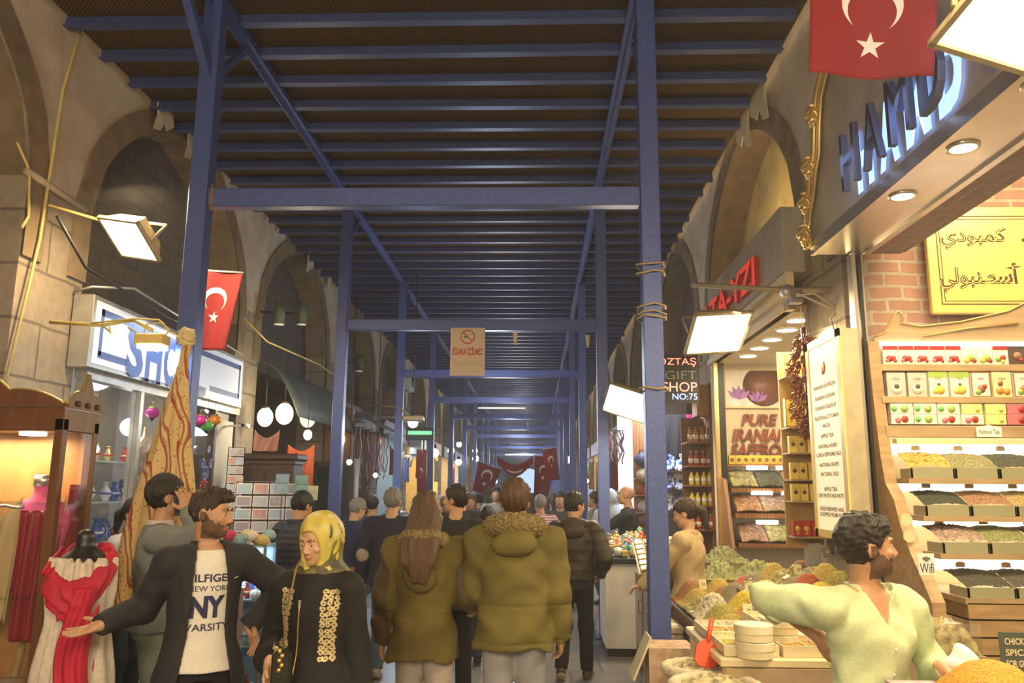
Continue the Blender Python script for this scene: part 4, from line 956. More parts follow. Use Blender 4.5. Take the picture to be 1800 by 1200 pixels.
# ---- Turkish flags
M_red = mat('flag_red', (.23, .006, .010), .75, scale=3, var=.08); M_fw = mat('flag_white', (.80, .72, .66), .75)
def flag(label, loc, w, h, rz=0, amp=.03, sag=0.0, tilt=0.0, vertical=False, group='red crescent flags', ph=0.0, taper=0.0):
    """hung from its upper edge; crescent and star; local x along width, z down"""
    t = thing('flag', label, 'flag', loc, rz, group); t.rotation_euler = (0, tilt, rz)
    def srf(x, z):  # x in -w/2..w/2, z in -h..0
        k = -z/h; return (x*(1-taper*k), amp*math.sin(x/w*7+ph+k*1.4)*(.35+k*.65), z-sag*math.cos(x/w*math.pi)*1.0)
    m = MB(); m.grid(lambda a, b: srf((a-.5)*w, -b*h), 28, 24, M_red); o = m.build('cloth', t); sd = o.modifiers.new('s', 'SOLIDIFY'); sd.thickness = .004; sd.offset = 0
    s = w if vertical else h; cxx, czz = (0, -h*.36) if vertical else (-w*.22, -h*.5); R1, R2 = s*.25, s*.20
    for side in (-1, 1):
        m = MB(); n = 40; A = []; Bq = []
        off = R1*.25; dirv = (0, -1) if vertical else (1, 0)
        def pt(r, cx_, cz_, a): return (cx_+r*math.cos(a), cz_+r*math.sin(a))
        base = -math.pi/2 if vertical else 0
        a1 = .62; 
        for i in range(n+1):
            a = base+a1+(2*math.pi-2*a1)*i/n; A.append(pt(R1, cxx, czz, a))
        c2 = (cxx+dirv[0]*off, czz+dirv[1]*off)
        e0, e1 = A[0], A[-1]; b0 = math.atan2(e0[1]-c2[1], e0[0]-c2[0]); b1 = math.atan2(e1[1]-c2[1], e1[0]-c2[0])
        while b1 <= b0: b1 += 2*math.pi
        rr2 = math.hypot(e0[0]-c2[0], e0[1]-c2[1])
        for i in range(n+1): Bq.append(pt(rr2*(1-.0) if i in (0, n) else rr2+(R2-rr2)*math.sin(math.pi*i/n)**.3, c2[0], c2[1], b0+(b1-b0)*i/n))
        V = [srf(*p) for p in A]+[srf(*p) for p in Bq]; V = [(x, y+side*.005, z) for x, y, z in V]
        m.add(V, [(i, i+1, n+2+i, n+1+i) for i in range(n)], M_fw); m.build('crescent', t)
        m = MB(); sc = (cxx+dirv[0]*R1*1.45, czz+dirv[1]*R1*1.45); rs = s*.125; P = []
        for i in range(10):
            a = math.pi/2*(1 if vertical else 2)+i*math.pi/5+(0 if vertical else 0); r = rs if i % 2 == 0 else rs*.382; P.append((sc[0]+r*math.cos(a), sc[1]+r*math.sin(a)))
        V = [srf(*sc)]+[srf(*p) for p in P]; V = [(x, y+side*.006, z) for x, y, z in V]
        m.add(V, [(0, 1+i, 1+(i+1) % 10) for i in range(10)], M_fw); m.build('star', t)
    m = MB(); m.tube([srf(-w/2, 0), srf(w/2, 0)], .008, M_white, 6); m.build('hem_cord', t); return t
pf = atY(386, 477, 6.3); flag('red flag with white crescent and star hanging beside the first post', pf, .41, .66, R(0), .03, 0, R(4), True, ph=.6, taper=.25)
pf = atY(1536, -62, 3.0); flag('large red flag with a white star hanging at the top over the backlit letters', pf, .50, .50, R(-6), .022, 0, R(6), True, ph=.2, taper=.05)
# ---- bay 2: dark shop with green awning, lamps, wooden cabinet
m = MB(); N = 14
aw = mat('awning_sheet', (.10, .125, .115), .6, scale=4, var=.2)
m.grid(lambda a, b: (-3.86+.55*b, 10.9+3.5*a, 3.42-.75*b*b), 10, 6, aw); o = m.build('awning'); sd = o.modifiers.new('s', 'SOLIDIFY'); sd.thickness = .02; tag(o, 'dull green metal awning over the dark shop on the left', 'awning')
for i, (px, py, Yl, r_, st_) in enumerate(((466, 733, 10.3, .10, 3.0), (500, 727, 10.6, .115, 14.0), (541, 764, 11.4, .06, 5.0), (541, 734, 12.0, .12, 1.2))):
    t = thing('hanging_lamp', ['round pale lantern hanging left of the glaring bulb', 'glaring white globe lamp by the dark shop', 'small warm lamp over the orange cloth', 'dim oval lamp on the wooden wall panel'][i], 'lamp', atY(px, py, Yl), 0, 'hanging lamps at the dark shop')
    m = MB(); m.ball((0, 0, 0), (r_, r_, r_*1.25), glow('lampglow%d' % i, (1, .88, .55), st_), 16, 12); m.build('globe', t)
    m = MB(); m.lathe([(r_*.55, r_*1.15), (r_*.4, r_*1.4), (.01, r_*1.5)], M_dark, n=14); m.tube([(0, 0, r_*1.4), (0, 0, .75)], .006, M_black, 5); m.build('cap', t)
point('globe_lamp_light', atY(500, 727, 10.4)+Vector((.25, -.2, 0)), 45, (1, .82, .5), .12)
t = thing('wooden_cabinet', 'dark wooden cabinet with a carved cornice behind the postcard racks', 'cabinet', (atY(465, 860, 9.4).x, 9.6, 0))
m = MB(); m.bb((-.33, -.2, 0), (.33, .2, 2.02), M_dark, .01); m.build('carcass', t); m = MB(); m.bb((-.38, -.25, 2.02), (.38, .22, 2.10), M_dark, .02); m.bb((-.35, -.22, 1.98), (.35, .2, 2.02), M_dark); m.build('cornice', t)
m = MB(); m.bb((-.29, -.215, .9), (-.01, -.2, 1.9), M_dark, .01); m.build('door', t); m = MB(); m.bb((.01, -.215, .9), (.29, -.2, 1.9), M_dark, .01); m.build('door', t)
oc_ = mat('orange_cloth', (.50, .10, .03), .8)
drape('cloth', 'orange red cloth hanging under the warm lamp', 'cloth', atY(530, 780, 11.2), (1, 0, 0), (0, 0, 1), .38, .85, oc_, .03, 3)
drape('cloth', 'pinkish cloth bundle on top of the wooden cabinet', 'cloth', atY(470, 755, 9.6), (1, 0, 0), (0, 0, 1), .30, .26, mat('pink_bundle', (.6, .3, .22), .8), .03, 2)
# wooden panel wall beside (bay 2 end)
m = MB(); m.bb((-3.85, 14.4, 0), (-3.35, 14.5, 3.1), M_wood); struct(m, 'wall_panel')
# ---- postcard rack, wire, cards
def postcard_rack(label, x, y, z0, cols, rows, cw, chh, rz, tilt=.2, grp=''):
    t = thing('card_rack', label, 'rack', (x, y, 0), rz)
    m = MB(); m.tube([(-cols*cw/2, .02, 0), (-cols*cw/2, .02, z0+rows*chh)], .008, M_black, 5); m.build('upright', t); m = MB(); m.tube([(cols*cw/2, .02, 0), (cols*cw/2, .02, z0+rows*chh)], .008, M_black, 5); m.build('upright', t)
    for r_ in range(rows+1): m = MB(); m.tube([(-cols*cw/2, -.01, z0+r_*chh), (cols*cw/2, -.01, z0+r_*chh)], .004, M_grey, 4); m.build('rail', t)
    cards = [mat('card%d' % k, c, .4, scale=14, col2=c2) for k, (c, c2) in enumerate((((.30, .42, .55), (.55, .5, .4)), ((.45, .25, .15), (.2, .3, .5)), ((.15, .3, .5), (.6, .6, .6)), ((.5, .12, .1), (.55, .45, .35)), ((.35, .45, .3), (.3, .45, .7)), ((.55, .5, .42), (.25, .2, .2))))]
    nm = ['pale seaside', 'brown street', 'blue skyline', 'red sunset', 'green park', 'grey monument']
    for r_ in range(rows):
        for c_i in range(cols):
            k = (r_*3+c_i*5+int(rz*10)) % 6; m = MB(); M4 = Matrix.Rotation(R(-8), 3, 'X')
            m.box((0, 0, chh*.42), (cw*.92, .003, chh*.84), M_white, M4); m.box((0, -.003, chh*.42), (cw*.80, .002, chh*.68), cards[k], M4); o = m.build('postcard')
            o.matrix_world = Matrix.Translation((x, y, 0)) @ Matrix.Rotation(rz, 4, 'Z') @ Matrix.Translation((-cols*cw/2+cw*(c_i+.5), -.022, z0+r_*chh+.004))
            tag(o, '%s postcard %s, %s row, %s column' % (nm[k], grp, ['bottom', 'second lowest', 'third lowest', 'fourth lowest', 'fifth lowest', 'sixth lowest', 'second highest', 'top'][r_] if rows == 8 else ['bottom', 'second lowest', 'third lowest', 'third highest', 'second highest', 'top'][r_], ['first', 'second', 'third', 'fourth'][c_i]), 'postcard', 'postcards '+grp)
postcard_rack('black wire postcard stand before the dark cabinet', ex(455, 7.2), 7.48, 1.07, 4, 6, .15, .115, R(8), grp='on the large stand')
postcard_rack('narrow rack of small magnets and cards by the shop door', ex(404, 8.9), 9.0, 1.35, 2, 8, .085, .10, R(20), grp='on the narrow rack')
for i, (px, py, Yw, w_, h_, cc, lab) in enumerate(((420, 847, 7.6, .075, .10, (.65, .5, .38), 'small pinkish notice on the cabinet left of the postcards'), (549, 866, 7.9, .11, .14, (.72, .68, .42), 'pale yellow notice sheet behind the quilted jacket man'), (496, 850, 7.05, .12, .17, (.35, .5, .55), 'tall map booklet on top of the postcard stand'), (530, 852, 7.2, .12, .17, (.30, .50, .42), 'green and blue map booklet at the end of the postcard stand'))):
    t = thing('paper_notice' if i < 2 else 'map_booklet', lab, 'notice' if i < 2 else 'booklet', atY(px, py, Yw)); m = MB(); m.box((0, 0, 0), (w_, .004, h_), mat('paper%d' % i, cc, .6, scale=12, var=.2), Matrix.Rotation(R(-5), 3, 'X')); m.build('sheet', t)
    m = MB(); m.text(['SALE', 'PRICE 5', 'MAP', 'CITY'][0] if False else '~ ~ ~', (-w_*.35, -.004, 0), X3, Z3, w_*.7, h_*.05, M_black, .001); m.build('print', t); m = MB(); m.tube([(0, .006, -.05), (0, .006, -1.2 if i > 1 else -.12)], .004, M_black, 4); m.build('wire', t)
# ---- glass case with scarves on top
xg, yg = ex(430, 6.3), 6.3
t = thing('glass_case', 'tall glass showcase full of small ceramics beside the black blazer', 'showcase', (xg+.02, yg, 0), R(6))
for sx_ in (-1, 1):
    for sy_ in (-1, 1): m = MB(); m.bb((sx_*.20-.01, sy_*.17-.01, 0), (sx_*.20+.01, sy_*.17+.01, 1.28), M_grey); m.build('frame_post', t)
for z in (.20, .55, .88, 1.27):
    m = MB(); m.bb((-.2, -.17, z-.006), (.2, .17, z+.006), M_shelf); m.build('shelf', t)
m = MB(); m.bb((-.2, -.176, .2), (.2, -.172, 1.27), M_glc); m.build('front_glass', t)
m = MB(); m.bb((.198, -.17, .2), (.202, .17, 1.27), M_glc); m.build('side_glass', t)
m = MB(); m.bb((-.2, .165, .2), (.2, .17, 1.27), mat('case_back', (.35, .45, .6), .4)); m.build('back', t)
area('case_light', (xg+.02, yg-.02, 1.25), (xg+.02, yg, .3), .3, 7, (.75, .88, 1.0))
teap = thing('teapot', '', 'teapot'); m = MB(); m.lathe([(0, 0), (.035, 0), (.05, .03), (.042, .06), (.015, .07), (.012, .078), (.018, .088), (0, .098)], whiteg, n=14); m.build('pot', teap); m = MB(); m.tube([(.04, 0, .025), (.065, 0, .04), (.072, 0, .065)], [.01, .008, .006], whiteg, 6); m.build('spout', teap); m = MB(); m.tube([(-.04, 0, .05), (-.068, 0, .045), (-.06, 0, .02), (-.045, 0, .02)], .005, whiteg, 5); m.build('handle', teap)
for z, nm in ((.206, 'lowest'), (.556, 'middle'), (.886, 'upper')):
    for i in range(9):
        x, yv = -.16+.08*(i % 5), -.12+.12*(i//5)+.03*(i % 2); lp = (xg+.02+x, yg+yv, z)
        if (i+int(z*10)) % 3 == 0: put(teap, lp, 'white porcelain teapot on the %s shelf of the glass showcase' % nm, 'teapots on the %s showcase shelf' % nm, rr.uniform(0, 6))
        else: k = rr.choice((1, 1, 0, 2)); put(vs_[k], lp, VN[k]+' on the %s shelf of the glass showcase' % nm, VN[k]+'s on the %s showcase shelf' % nm, 0, None, rr.uniform(.45, .8))
sc_c = [((.70, .66, .30), 'lime green'), ((.55, .05, .12), 'crimson'), ((.30, .5, .55), 'teal'), ((.75, .7, .62), 'white'), ((.62, .5, .2), 'mustard'), ((.3, .25, .5), 'violet'), ((.7, .3, .35), 'pink')]
for i in range(10):
    c_, nm = sc_c[i % 7]; m = MB(); L = rr.uniform(.06, .09); a = rr.uniform(0, 3.1)
    x, yv, z = -.17+.085*(i % 5), -.09+.15*((i//5) % 2), 1.31+.0*(i//5)
    f_ = folds(f_ell((0, 0, 0), (.055, .05, .042)), .006, 60, 60, i, 'curl'); o = sdf_obj('rolled_scarf', f_, (-.08, -.08, -.07), (.08, .08, .07), .007, [mat('scarfroll%d' % (i % 7), c_, .8, scale=12, var=.2)])
    o.location = (xg+.02+x, yg+yv, 1.315+.03*(i % 2)); tag(o, '%s scarf rolled in a ball on the glass showcase, %s' % (nm, 'front row' if i < 5 else 'back row'), 'scarf', 'rolled scarves on the glass showcase')
# beaded stand by the blazer
t = thing('bead_stand', 'tall box stand covered with rows of round silver rings under the blazer man', 'stand', (ex(412, 5.4), 5.45, 0)); m = MB(); m.bb((-.07, -.05, .45), (.07, .05, 1.05), mat('stand_card', (.22, .16, .2), .7)); m.bb((-.02, -.02, 0), (.02, .02, .45), M_black); m.build('board', t)
for k in range(60):
    m = MB(); m.lathe([(.006, 0), (.011, .004), (.006, .008), (.004, .004)], silver, (-.055+.0275*(k % 5), -.052, .48+.046*(k//5)), 8, 'y') if k == 0 else None
    if k == 0: r0 = m.build('ring', t); continue
    o = r0.copy(); C.objects.link(o); o.location = (.0275*(k % 5), 0, .046*(k//5))
# ---- no smoking board
t = thing('notice_board', 'beige no-smoking board with red ring and lettering hung from the second cross beam', 'sign', atY(822, 618, 9.80), R(0)); z_ = 10.1/1400; w2, h2 = 30*z_, 42*z_
M_bd = mat('board_beige', (.62, .50, .36), .6, var=.03); M_rd = mat('ring_red', (.50, .05, .02), .5)
m = MB(); m.bb((-w2, -.012, -h2), (w2, .012, h2), M_bd); m.build('board', t)
m = MB(); n = 32; ro, ri = w2*.42, w2*.35; cz_ = h2*.62
m.add([(r_*math.cos(2*math.pi*i/n), -.0135, cz_+r_*math.sin(2*math.pi*i/n)) for r_ in (ro, ri) for i in range(n)], [(i, (i+1) % n, n+(i+1) % n, n+i) for i in range(n)], M_rd)
a = math.pi*.75; m.beam((ri*math.cos(a), -.0138, cz_+ri*math.sin(a)), (-ri*math.cos(a), -.0138, cz_-ri*math.sin(a)), .002, w2*.07, M_rd, (1, 0, 1)); m.build('ring', t)
m = MB(); m.bb((-ri*.62, -.013, cz_-.012), (ri*.1, -.0125, cz_+.006), M_black); m.bb((ri*.1, -.013, cz_-.012), (ri*.55, -.0125, cz_+.006), M_white); m.build('cigarette', t)
m = MB(); m.text('SİGARA İÇİLMEZ', (-w2*.88, -.0135, -h2*.20), X3, Z3, w2*1.76, h2*.42, M_rd, 0, .035); m.build('lettering', t)
m = MB()
for i, (wd_, tx) in enumerate(((1.3, '4207 sayılı tütün ürünleri kanunu'), (1.6, 'gereğince kapalı alanlarda sigara'), (1.6, 'içmek yasaktır uymayanlara ceza'), (.35, 'verilir'))): m.text(tx, (-w2*.8, -.0135, -h2*(.42+.075*i)), X3, Z3, w2*wd_, h2*.035, M_black, 0)
m.build('small_print', t)
m = MB(); m.tube([(-w2*.7, 0, h2), (-w2*.7, .0, h2+.02)], .004, M_grey, 4); m.build('hook', t)
# ================================================================= RIGHT SIDE
M_brk = brick('shop_brick', (.40, .17, .09), (.30, .13, .075), (.42, .33, .22), 1.0, .085, .22, 'XZ', .9, .012)
M_brk2 = brick('lintel_brick', (.30, .10, .06), (.22, .08, .05), (.22, .16, .10), 1.0, .085, .22, 'YZ', .9, .012)
M_pan = mat('mottled_panel', (.40, .34, .26), .55, scale=3.5, col2=(.26, .22, .17), bump=.2); M_st = mat('brushed_steel', (.62, .56, .48), .28, .85, var=.05)
M_wd = mat('pale_oak', (.42, .27, .13), .5, var=.18, scale=5, stretch=(1, 4, 6)); M_shw = mat('shelf_oak', (.40, .28, .15), .5, scale=6, var=.15, stretch=(.6, 4, 4))
gold_s = mat('gold_sheet', (.85, .62, .18), .35, .25, var=.05); ink = mat('engraved_ink', (.05, .02, .01), .6)
M_warmw = mat('shelf_cream', (.70, .58, .34), .5, var=.05)
M_led = glow('shelf_led', (1.0, .86, .62), 3.0); M_spot = glow('spot_disc', (1.0, .84, .58), 16); M_side = mat('letter_side', (.10, .11, .16), .4); M_blueglow = glow('blue_halo', (.20, .38, 1.0), 2.2)
# --- shop A: back wall
YB = 5.22
m = MB(); m.bb((2.20, YB, 0), (6.6, YB+.12, 4.6), M_brk); struct(m, 'wall_brick')
m = MB(); m.bb((5.2, -1.0, 0), (5.3, YB, 4.6), M_room); m.bb((1.95, 1.2, 4.5), (5.3, YB, 4.6), M_warmw); struct(m, 'ceiling_shop')
# --- fascia board with mottled face
XF = 1.80; pe = atX(1429, 437, XF); ZF = pe.z; YE = pe.y
t = thing('fascia_sign', 'long mottled sign fascia with dark backlit capitals and underside spotlights over the spice shop', 'sign', (XF, 3.0, ZF)); y0, y1 = 1.0-3.0, YE-3.0
P = [(y0, 0), (y1, 0), (y1+.02, .12), (y1-.02, .24), (y1-.10, .34), (y1-.16, .46), (y1-.24, .56), (y1-.28, .74), (y1-.34, .90), (y1-.48, 1.02), (y1-.70, 1.12), (y1-1.0, 1.22), (y0, 1.3)]
m = MB(); m.prism(P[::-1], (0, 0, 0), (0, 1, 0), (0, 0, 1), .10, M_pan); m.V = [(x+.0 if x > -.05 else x, y, z) for x, y, z in m.V]; m.build('face_board', t)
m = MB(); 
for k, off in enumerate((0, .035, .07)): m.tube([(-.03-.01*(k == 0), y-off*.8, z+(.0 if i < 2 else -off*.4)) for i, (y, z) in enumerate(P[1:-1])]+[(-.03, y0, 1.28-off)], .020-.004*k, gilt, 6)
m.build('gilt_moulding', t)
for (y, z) in ((y1+.0, .10), (y1-.05, .30), (y1-.16, .50), (y1-.28, .80)):
    m = MB(); f_ = folds(f_ell((0, 0, 0), (.04, .07, .075)), .018, 55, 60, y, 'curl'); o = sdf_obj('scroll_ornament', f_, (-.08, -.12, -.12), (.08, .12, .12), .009, [gilt], t); o.location = (-.05, y, z)
m = MB(); m.bb((0, y0, -.04), (.30, y1, 0), M_st); m.bb((-.02, y0, -.05), (.01, y1+.0, .03), M_st); m.build('soffit', t)
m = MB(); m.bb((.30, y0, -.055), (.34, y1-.05, .1), M_st); m.build('inner_edge', t)
for px, py in ((1560, 345), (1665, 260), (1795, 150)):
    q = atZ(px, py, ZF-.045)-Vector((XF, 3.0, ZF)); m = MB(); m.lathe([(0, 0), (.055, 0), (.055, .006), (0, .006)], M_spot, (min(max(q.x, .1), .2), q.y, -.047), 20); m.lathe([(.056, -.003), (.07, -.003), (.07, .008)], M_st, (min(max(q.x, .1), .2), q.y, -.047), 20, cap=False); m.build('spotlight', t)
    area('fascia_spot', (XF+.15, 3.0+q.y, ZF-.07), (XF-.1, 3.0+q.y, 0), .12, 26, WARM2)
# backlit letters reading away from the far end
def halo_word(word, cells, X, depth=.05):
    for ch, (xa, xb, yt, yb) in zip(word, cells):
        A = atX(xa, yb, X); B = atX(xb, yb, X); T = atX((xa+xb)/2, yt, X); w_ = A.y-B.y; zc = (A.z+B.z)/2; h_ = max(.2, T.z-zc) if ch != '-' else .06
        o = Vector((X-XF, A.y-3.0, 0)); m = MB(); m.sidemat = M_blueglow; 
        m.text(ch, (X-XF-.005, A.y-3.0, zc-ZF), (0, -1, 0), (0, 0, 1), w_, h_, M_black, 0.045, .03); m.build('letter', t)
        m = MB(); m.text(ch, (X-XF+.048, A.y-3.0+.018, zc-ZF-.018), (0, -1, 0), (0, 0, 1), w_+.036, h_+.036, M_blueglow, 0.004, .09); m.build('halo', t)
Zl = .075; hl = .33
ys_l = [(4.36, .24, 'H'), (4.07, .26, 'A'), (3.77, .28, 'M'), (3.45, .24, 'D'), (3.17, .09, '-'), (3.03, .25, 'U'), (2.73, .22, 'L'), (2.45, .25, 'A')]
sy = YE-4.62+.06
for y, w_, ch in ys_l:
    y = 4.36+(y-4.36)*1.0; y = y+sy-.62; w_ *= .80; h_ = hl if ch != '-' else .06; z = Zl if ch != '-' else Zl+.17
    m = MB(); m.sidemat = M_side; m.text(ch, (-.075, y-3.0, z), (0, -1, 0), (0, 0, 1), w_, h_, M_black, 0.035, .0); m.build('letter', t)
    m = MB(); m.text(ch, (-.012, y-3.0+.012, z-.012), (0, -1, 0), (0, 0, 1), w_+.024, h_+.024, M_blueglow, 0.004, .06); m.build('halo', t)
for k in range(3): point('letter_glow', (XF-.12, 3.75+sy-.7*k, ZF+.25), 1.6, (.35, .5, 1), .12)
m = MB(); m.text('C', (-.05, y1+.0-3.0+3.0-.02, .70), (0, -1, 0), (0, 0, 1), .01, .01, M_blueglow, .004)
o_ = atX(1447, 228, 2.17); t2 = thing('backlit_emblem', 'small blue backlit emblem on the plaster beside the gilt fascia scroll', 'emblem', o_); m = MB(); m.sidemat = M_blueglow; m.lathe([(.07, -.01), (.09, -.01), (.09, .01), (.07, .01)], M_blueglow, (0, 0, 0), 20, 'x', cap=False); m.build('halo_ring', t2); m = MB(); m.text('G', (-.03, .045, -.05), (0, -1, 0), Z3, .09, .10, M_black, .02, .02); m.build('letter', t2)
# lintel with brick
m = MB(); m.bb((2.14, 1.0, ZF-.05), (2.34, YE-.05, ZF+.3), brick('soffit_brick', (.30, .10, .06), (.22, .08, .05), (.22, .16, .10), 1.0, .085, .22, 'YX', .9, .012)); m.bb((2.33, 1.0, ZF-.04), (2.37, YE-.05, 4.5), M_brk2); struct(m, 'wall_lintel')
# steel channel at the door jamb
p = atY(1524, 700, 5.08); m = MB(); m.bb((p.x-.06, 5.02, 0), (p.x-.035, 5.10, ZF-.05), M_st); m.bb((p.x-.02, 5.02, 0), (p.x+.0, 5.12, ZF-.05), M_black); m.bb((p.x+.005, 5.04, 0), (p.x+.02, 5.12, ZF-.05), M_st); struct(m, 'trim_4')
area('spice_shop_ceiling', (3.0, 4.0, 4.1), (2.8, 4.8, .8), 1.3, 95, WARM2, .8)
# gold sign with engraved Arabic lettering
pa, pb = atY(1622, 365, 5.14), atY(1640, 552, 5.14); gx0, gz1, gz0 = pa.x, pa.z, pb.z; gw = 1.5
t = thing('engraved_sign', 'polished gold wall sign engraved with two lines of Arabic lettering', 'sign', (gx0+gw/2, 5.15, (gz0+gz1)/2)); hh_ = (gz1-gz0)/2
m = MB(); m.bb((-gw/2, -.02, -hh_), (gw/2, .02, hh_), gold_s, .008); m.build('plate', t)
m = MB()
for o_, w_ in ((.065, .006), (.085, .004)):
    a, b = gw/2-o_, hh_-o_
    for q in (((-a, b), (a, b)), ((-a, -b), (a, -b)), ((-a, -b), (-a, b)), ((a, -b), (a, b))): m.beam((q[0][0], -.0215, q[0][1]), (q[1][0], -.0215, q[1][1]), w_, .002, ink, (0, 1, 0)) if q[0][1] == q[1][1] else m.bb((q[0][0]-w_/2, -.0225, q[0][1]), (q[0][0]+w_/2, -.0205, q[1][1]), ink)
m.build('engraved_border', t)
def arabic(m, s, o, u, v, w, h, m1, m2):
    m.text(s, o, u, v, w, h, m1, 0.0, .035); m.text(s, Vector(o)+Vector((w*.006, -.0012, h*.012)), u, v, w*.988, h*.975, m2, 0, -.022)
m = MB(); L = lambda px, py: atY(px, py, 5.14)-Vector((gx0+gw/2, 5.15, (gz0+gz1)/2))
a, b = L(1652, 440), L(1766, 400); arabic(m, '\ufef1\ufea9\ufeee\ufe92\ufee4\ufedb', (a.x, -.0215, a.z), X3, Z3, b.x-a.x, b.z-a.z, ink, gold_s); m.build('engraved_lettering', t); m = MB()
a, b = L(1652, 515), L(1793, 462); arabic(m, '\ufef2\ufedf\ufeee\ufe92\ufee8\ufec4\ufeb3\ufe83', (a.x, -.0215, a.z), X3, Z3, b.x-a.x, b.z-a.z, ink, gold_s); m.build('engraved_lettering', t); m = MB()
a, b = L(1794, 428), L(1850, 400); arabic(m, '\ufeaa\ufee4\ufea3', (a.x, -.0215, a.z), X3, Z3, b.x-a.x, b.z-a.z, ink, gold_s); m.build('engraved_lettering', t)
# --- tea and spice wall unit
def zy(py, Y): return atY(1700, py, Y).z
xl0 = atY(1541, 620, 5.0).x; XRt = 3.6
t = thing('shelf_unit', 'oak wall shelf unit with carved crest, stepped bins and lit bands in the spice shop', 'shelving', (0, 0, 0))
tiers = []
def shelfbox(name, y0_, yf, z0_, z1_, mm, x0_=None, x1_=XRt, bev=0):
    m = MB(); m.bb((x0_ if x0_ is not None else xl0, yf, z0_), (x1_, y0_, z1_), mm, bev); return m.build(name, t)
zc = zy(600, 5.0)
P = [(0, 0), (0, .035), (.07, .06), (.13, .17), (.16, .20), (.19, .17), (.17, .12), (.30, .10), (.55, .13), (.85, .20), (1.05, .30), (1.15, .30), (1.46, .12), (1.46, 0)]
m = MB(); m.prism([(a, b) for a, b in P], (xl0, 5.02, zc), (1, 0, 0), (0, 0, 1), -.03, M_shw); m.tube([(xl0+a, 5.015, zc+b) for a, b in P[1:-1]], .006, gilt, 5); m.tube([(xl0+.3, 5.01, zc+.04), (xl0+.6, 5.01, zc+.09), (xl0+.9, 5.01, zc+.12)], .006, gilt, 5); m.build('crest', t)
shelfbox('led_strip', 5.06, 5.0, zc-.02, zc-.002, glow('led_cold', (.85, .85, 1), 5))
rows = [(640, 652, 5.0), (697, 709, 4.97), (748, 769, 4.95)]
for a, b, Y in rows: shelfbox('shelf', YB, Y, zy(b, Y), zy(a, Y), M_shw, bev=.004)
shelfbox('back_panel', YB-.0, YB-.03, .2, zc+.02, M_warmw)
zb = zy(777, 4.93); shelfbox('rail', 4.99, 4.93, zb-.01, zb+.02, M_warmw, xl0+.05)
bands = [(779, 797, 4.95, 5.0), (845, 864, 4.90, 4.98), (910, 926, 4.82, 4.92), (985, 1003, 4.72, 4.86)]
for a, b, Yb, _ in bands: shelfbox('light_band', YB, Yb+.05, zy(b, Yb), zy(a, Yb), M_led, xl0+.04)
bins = [(797, 822, 841, 4.95, 4.80), (863, 888, 907, 4.86, 4.70), (925, 953, 973, 4.77, 4.58), (1002, 1032, 1051, 4.66, 4.46)]
spcol = [((.62, .44, .08), 'golden', 'corn-yellow'), ((.40, .38, .18), 'sage', 'sage'), ((.10, .11, .07), 'dark', 'dark green'), ((.32, .30, .13), 'olive', 'olive'), ((.07, .08, .055), 'blackish', 'blackish'), ((.48, .26, .14), 'russet', 'russet'), ((.60, .46, .18), 'amber', 'amber'), ((.40, .24, .18), 'reddish', 'reddish brown'),
         ((.42, .30, .24), 'rosebud', 'rosebud pink'), ((.34, .36, .14), 'lime leaf', 'leaf green'), ((.26, .12, .07), 'chestnut', 'chestnut brown'), ((.46, .34, .2), 'tan', 'tan'), ((.10, .09, .06), 'black tea', 'black'), ((.12, .12, .09), 'grey black', 'greyish black'), ((.50, .02, .04), 'hibiscus', 'crimson'), ((.4, .1, .1), 'rosehip', 'dull red')]
M_bin = mat('bin_perspex', (.30, .29, .18), .15, var=.05)
def grain(name, c, sc=90, b=.9):
    return mat('grain_%s_%d' % (name, sc), c, .8, scale=sc, var=.40, bump=b, bscale=sc*.8)
def heapmesh(w, d, h, mm, n=22, lump=.006, flat=.0, seed=0, pw=1.0):
    r_ = random.Random(seed); m = MB()
    def fn(a, b):
        x, y = a*2-1, b*2-1; q = max(0, 1-max(abs(x), abs(y))**2.2) if flat else max(0, 1-math.hypot(x, y))
        z = h*(.5-.5*math.cos(math.pi*min(1, q*1.12)))**.85 if not flat else h*min(1, q*1.6)
        edge = 0 if (abs(x) > .99 or abs(y) > .99) else 1
        return (x*w/2, y*d/2, z+lump*edge*(r_.random()-.3)*2)
    m.grid(fn, n, n, mm); return m
ordw = ['first', 'second', 'third', 'fourth', 'fifth', 'sixth', 'seventh', 'eighth', 'ninth', 'tenth', 'eleventh', 'twelfth']
binw = .255
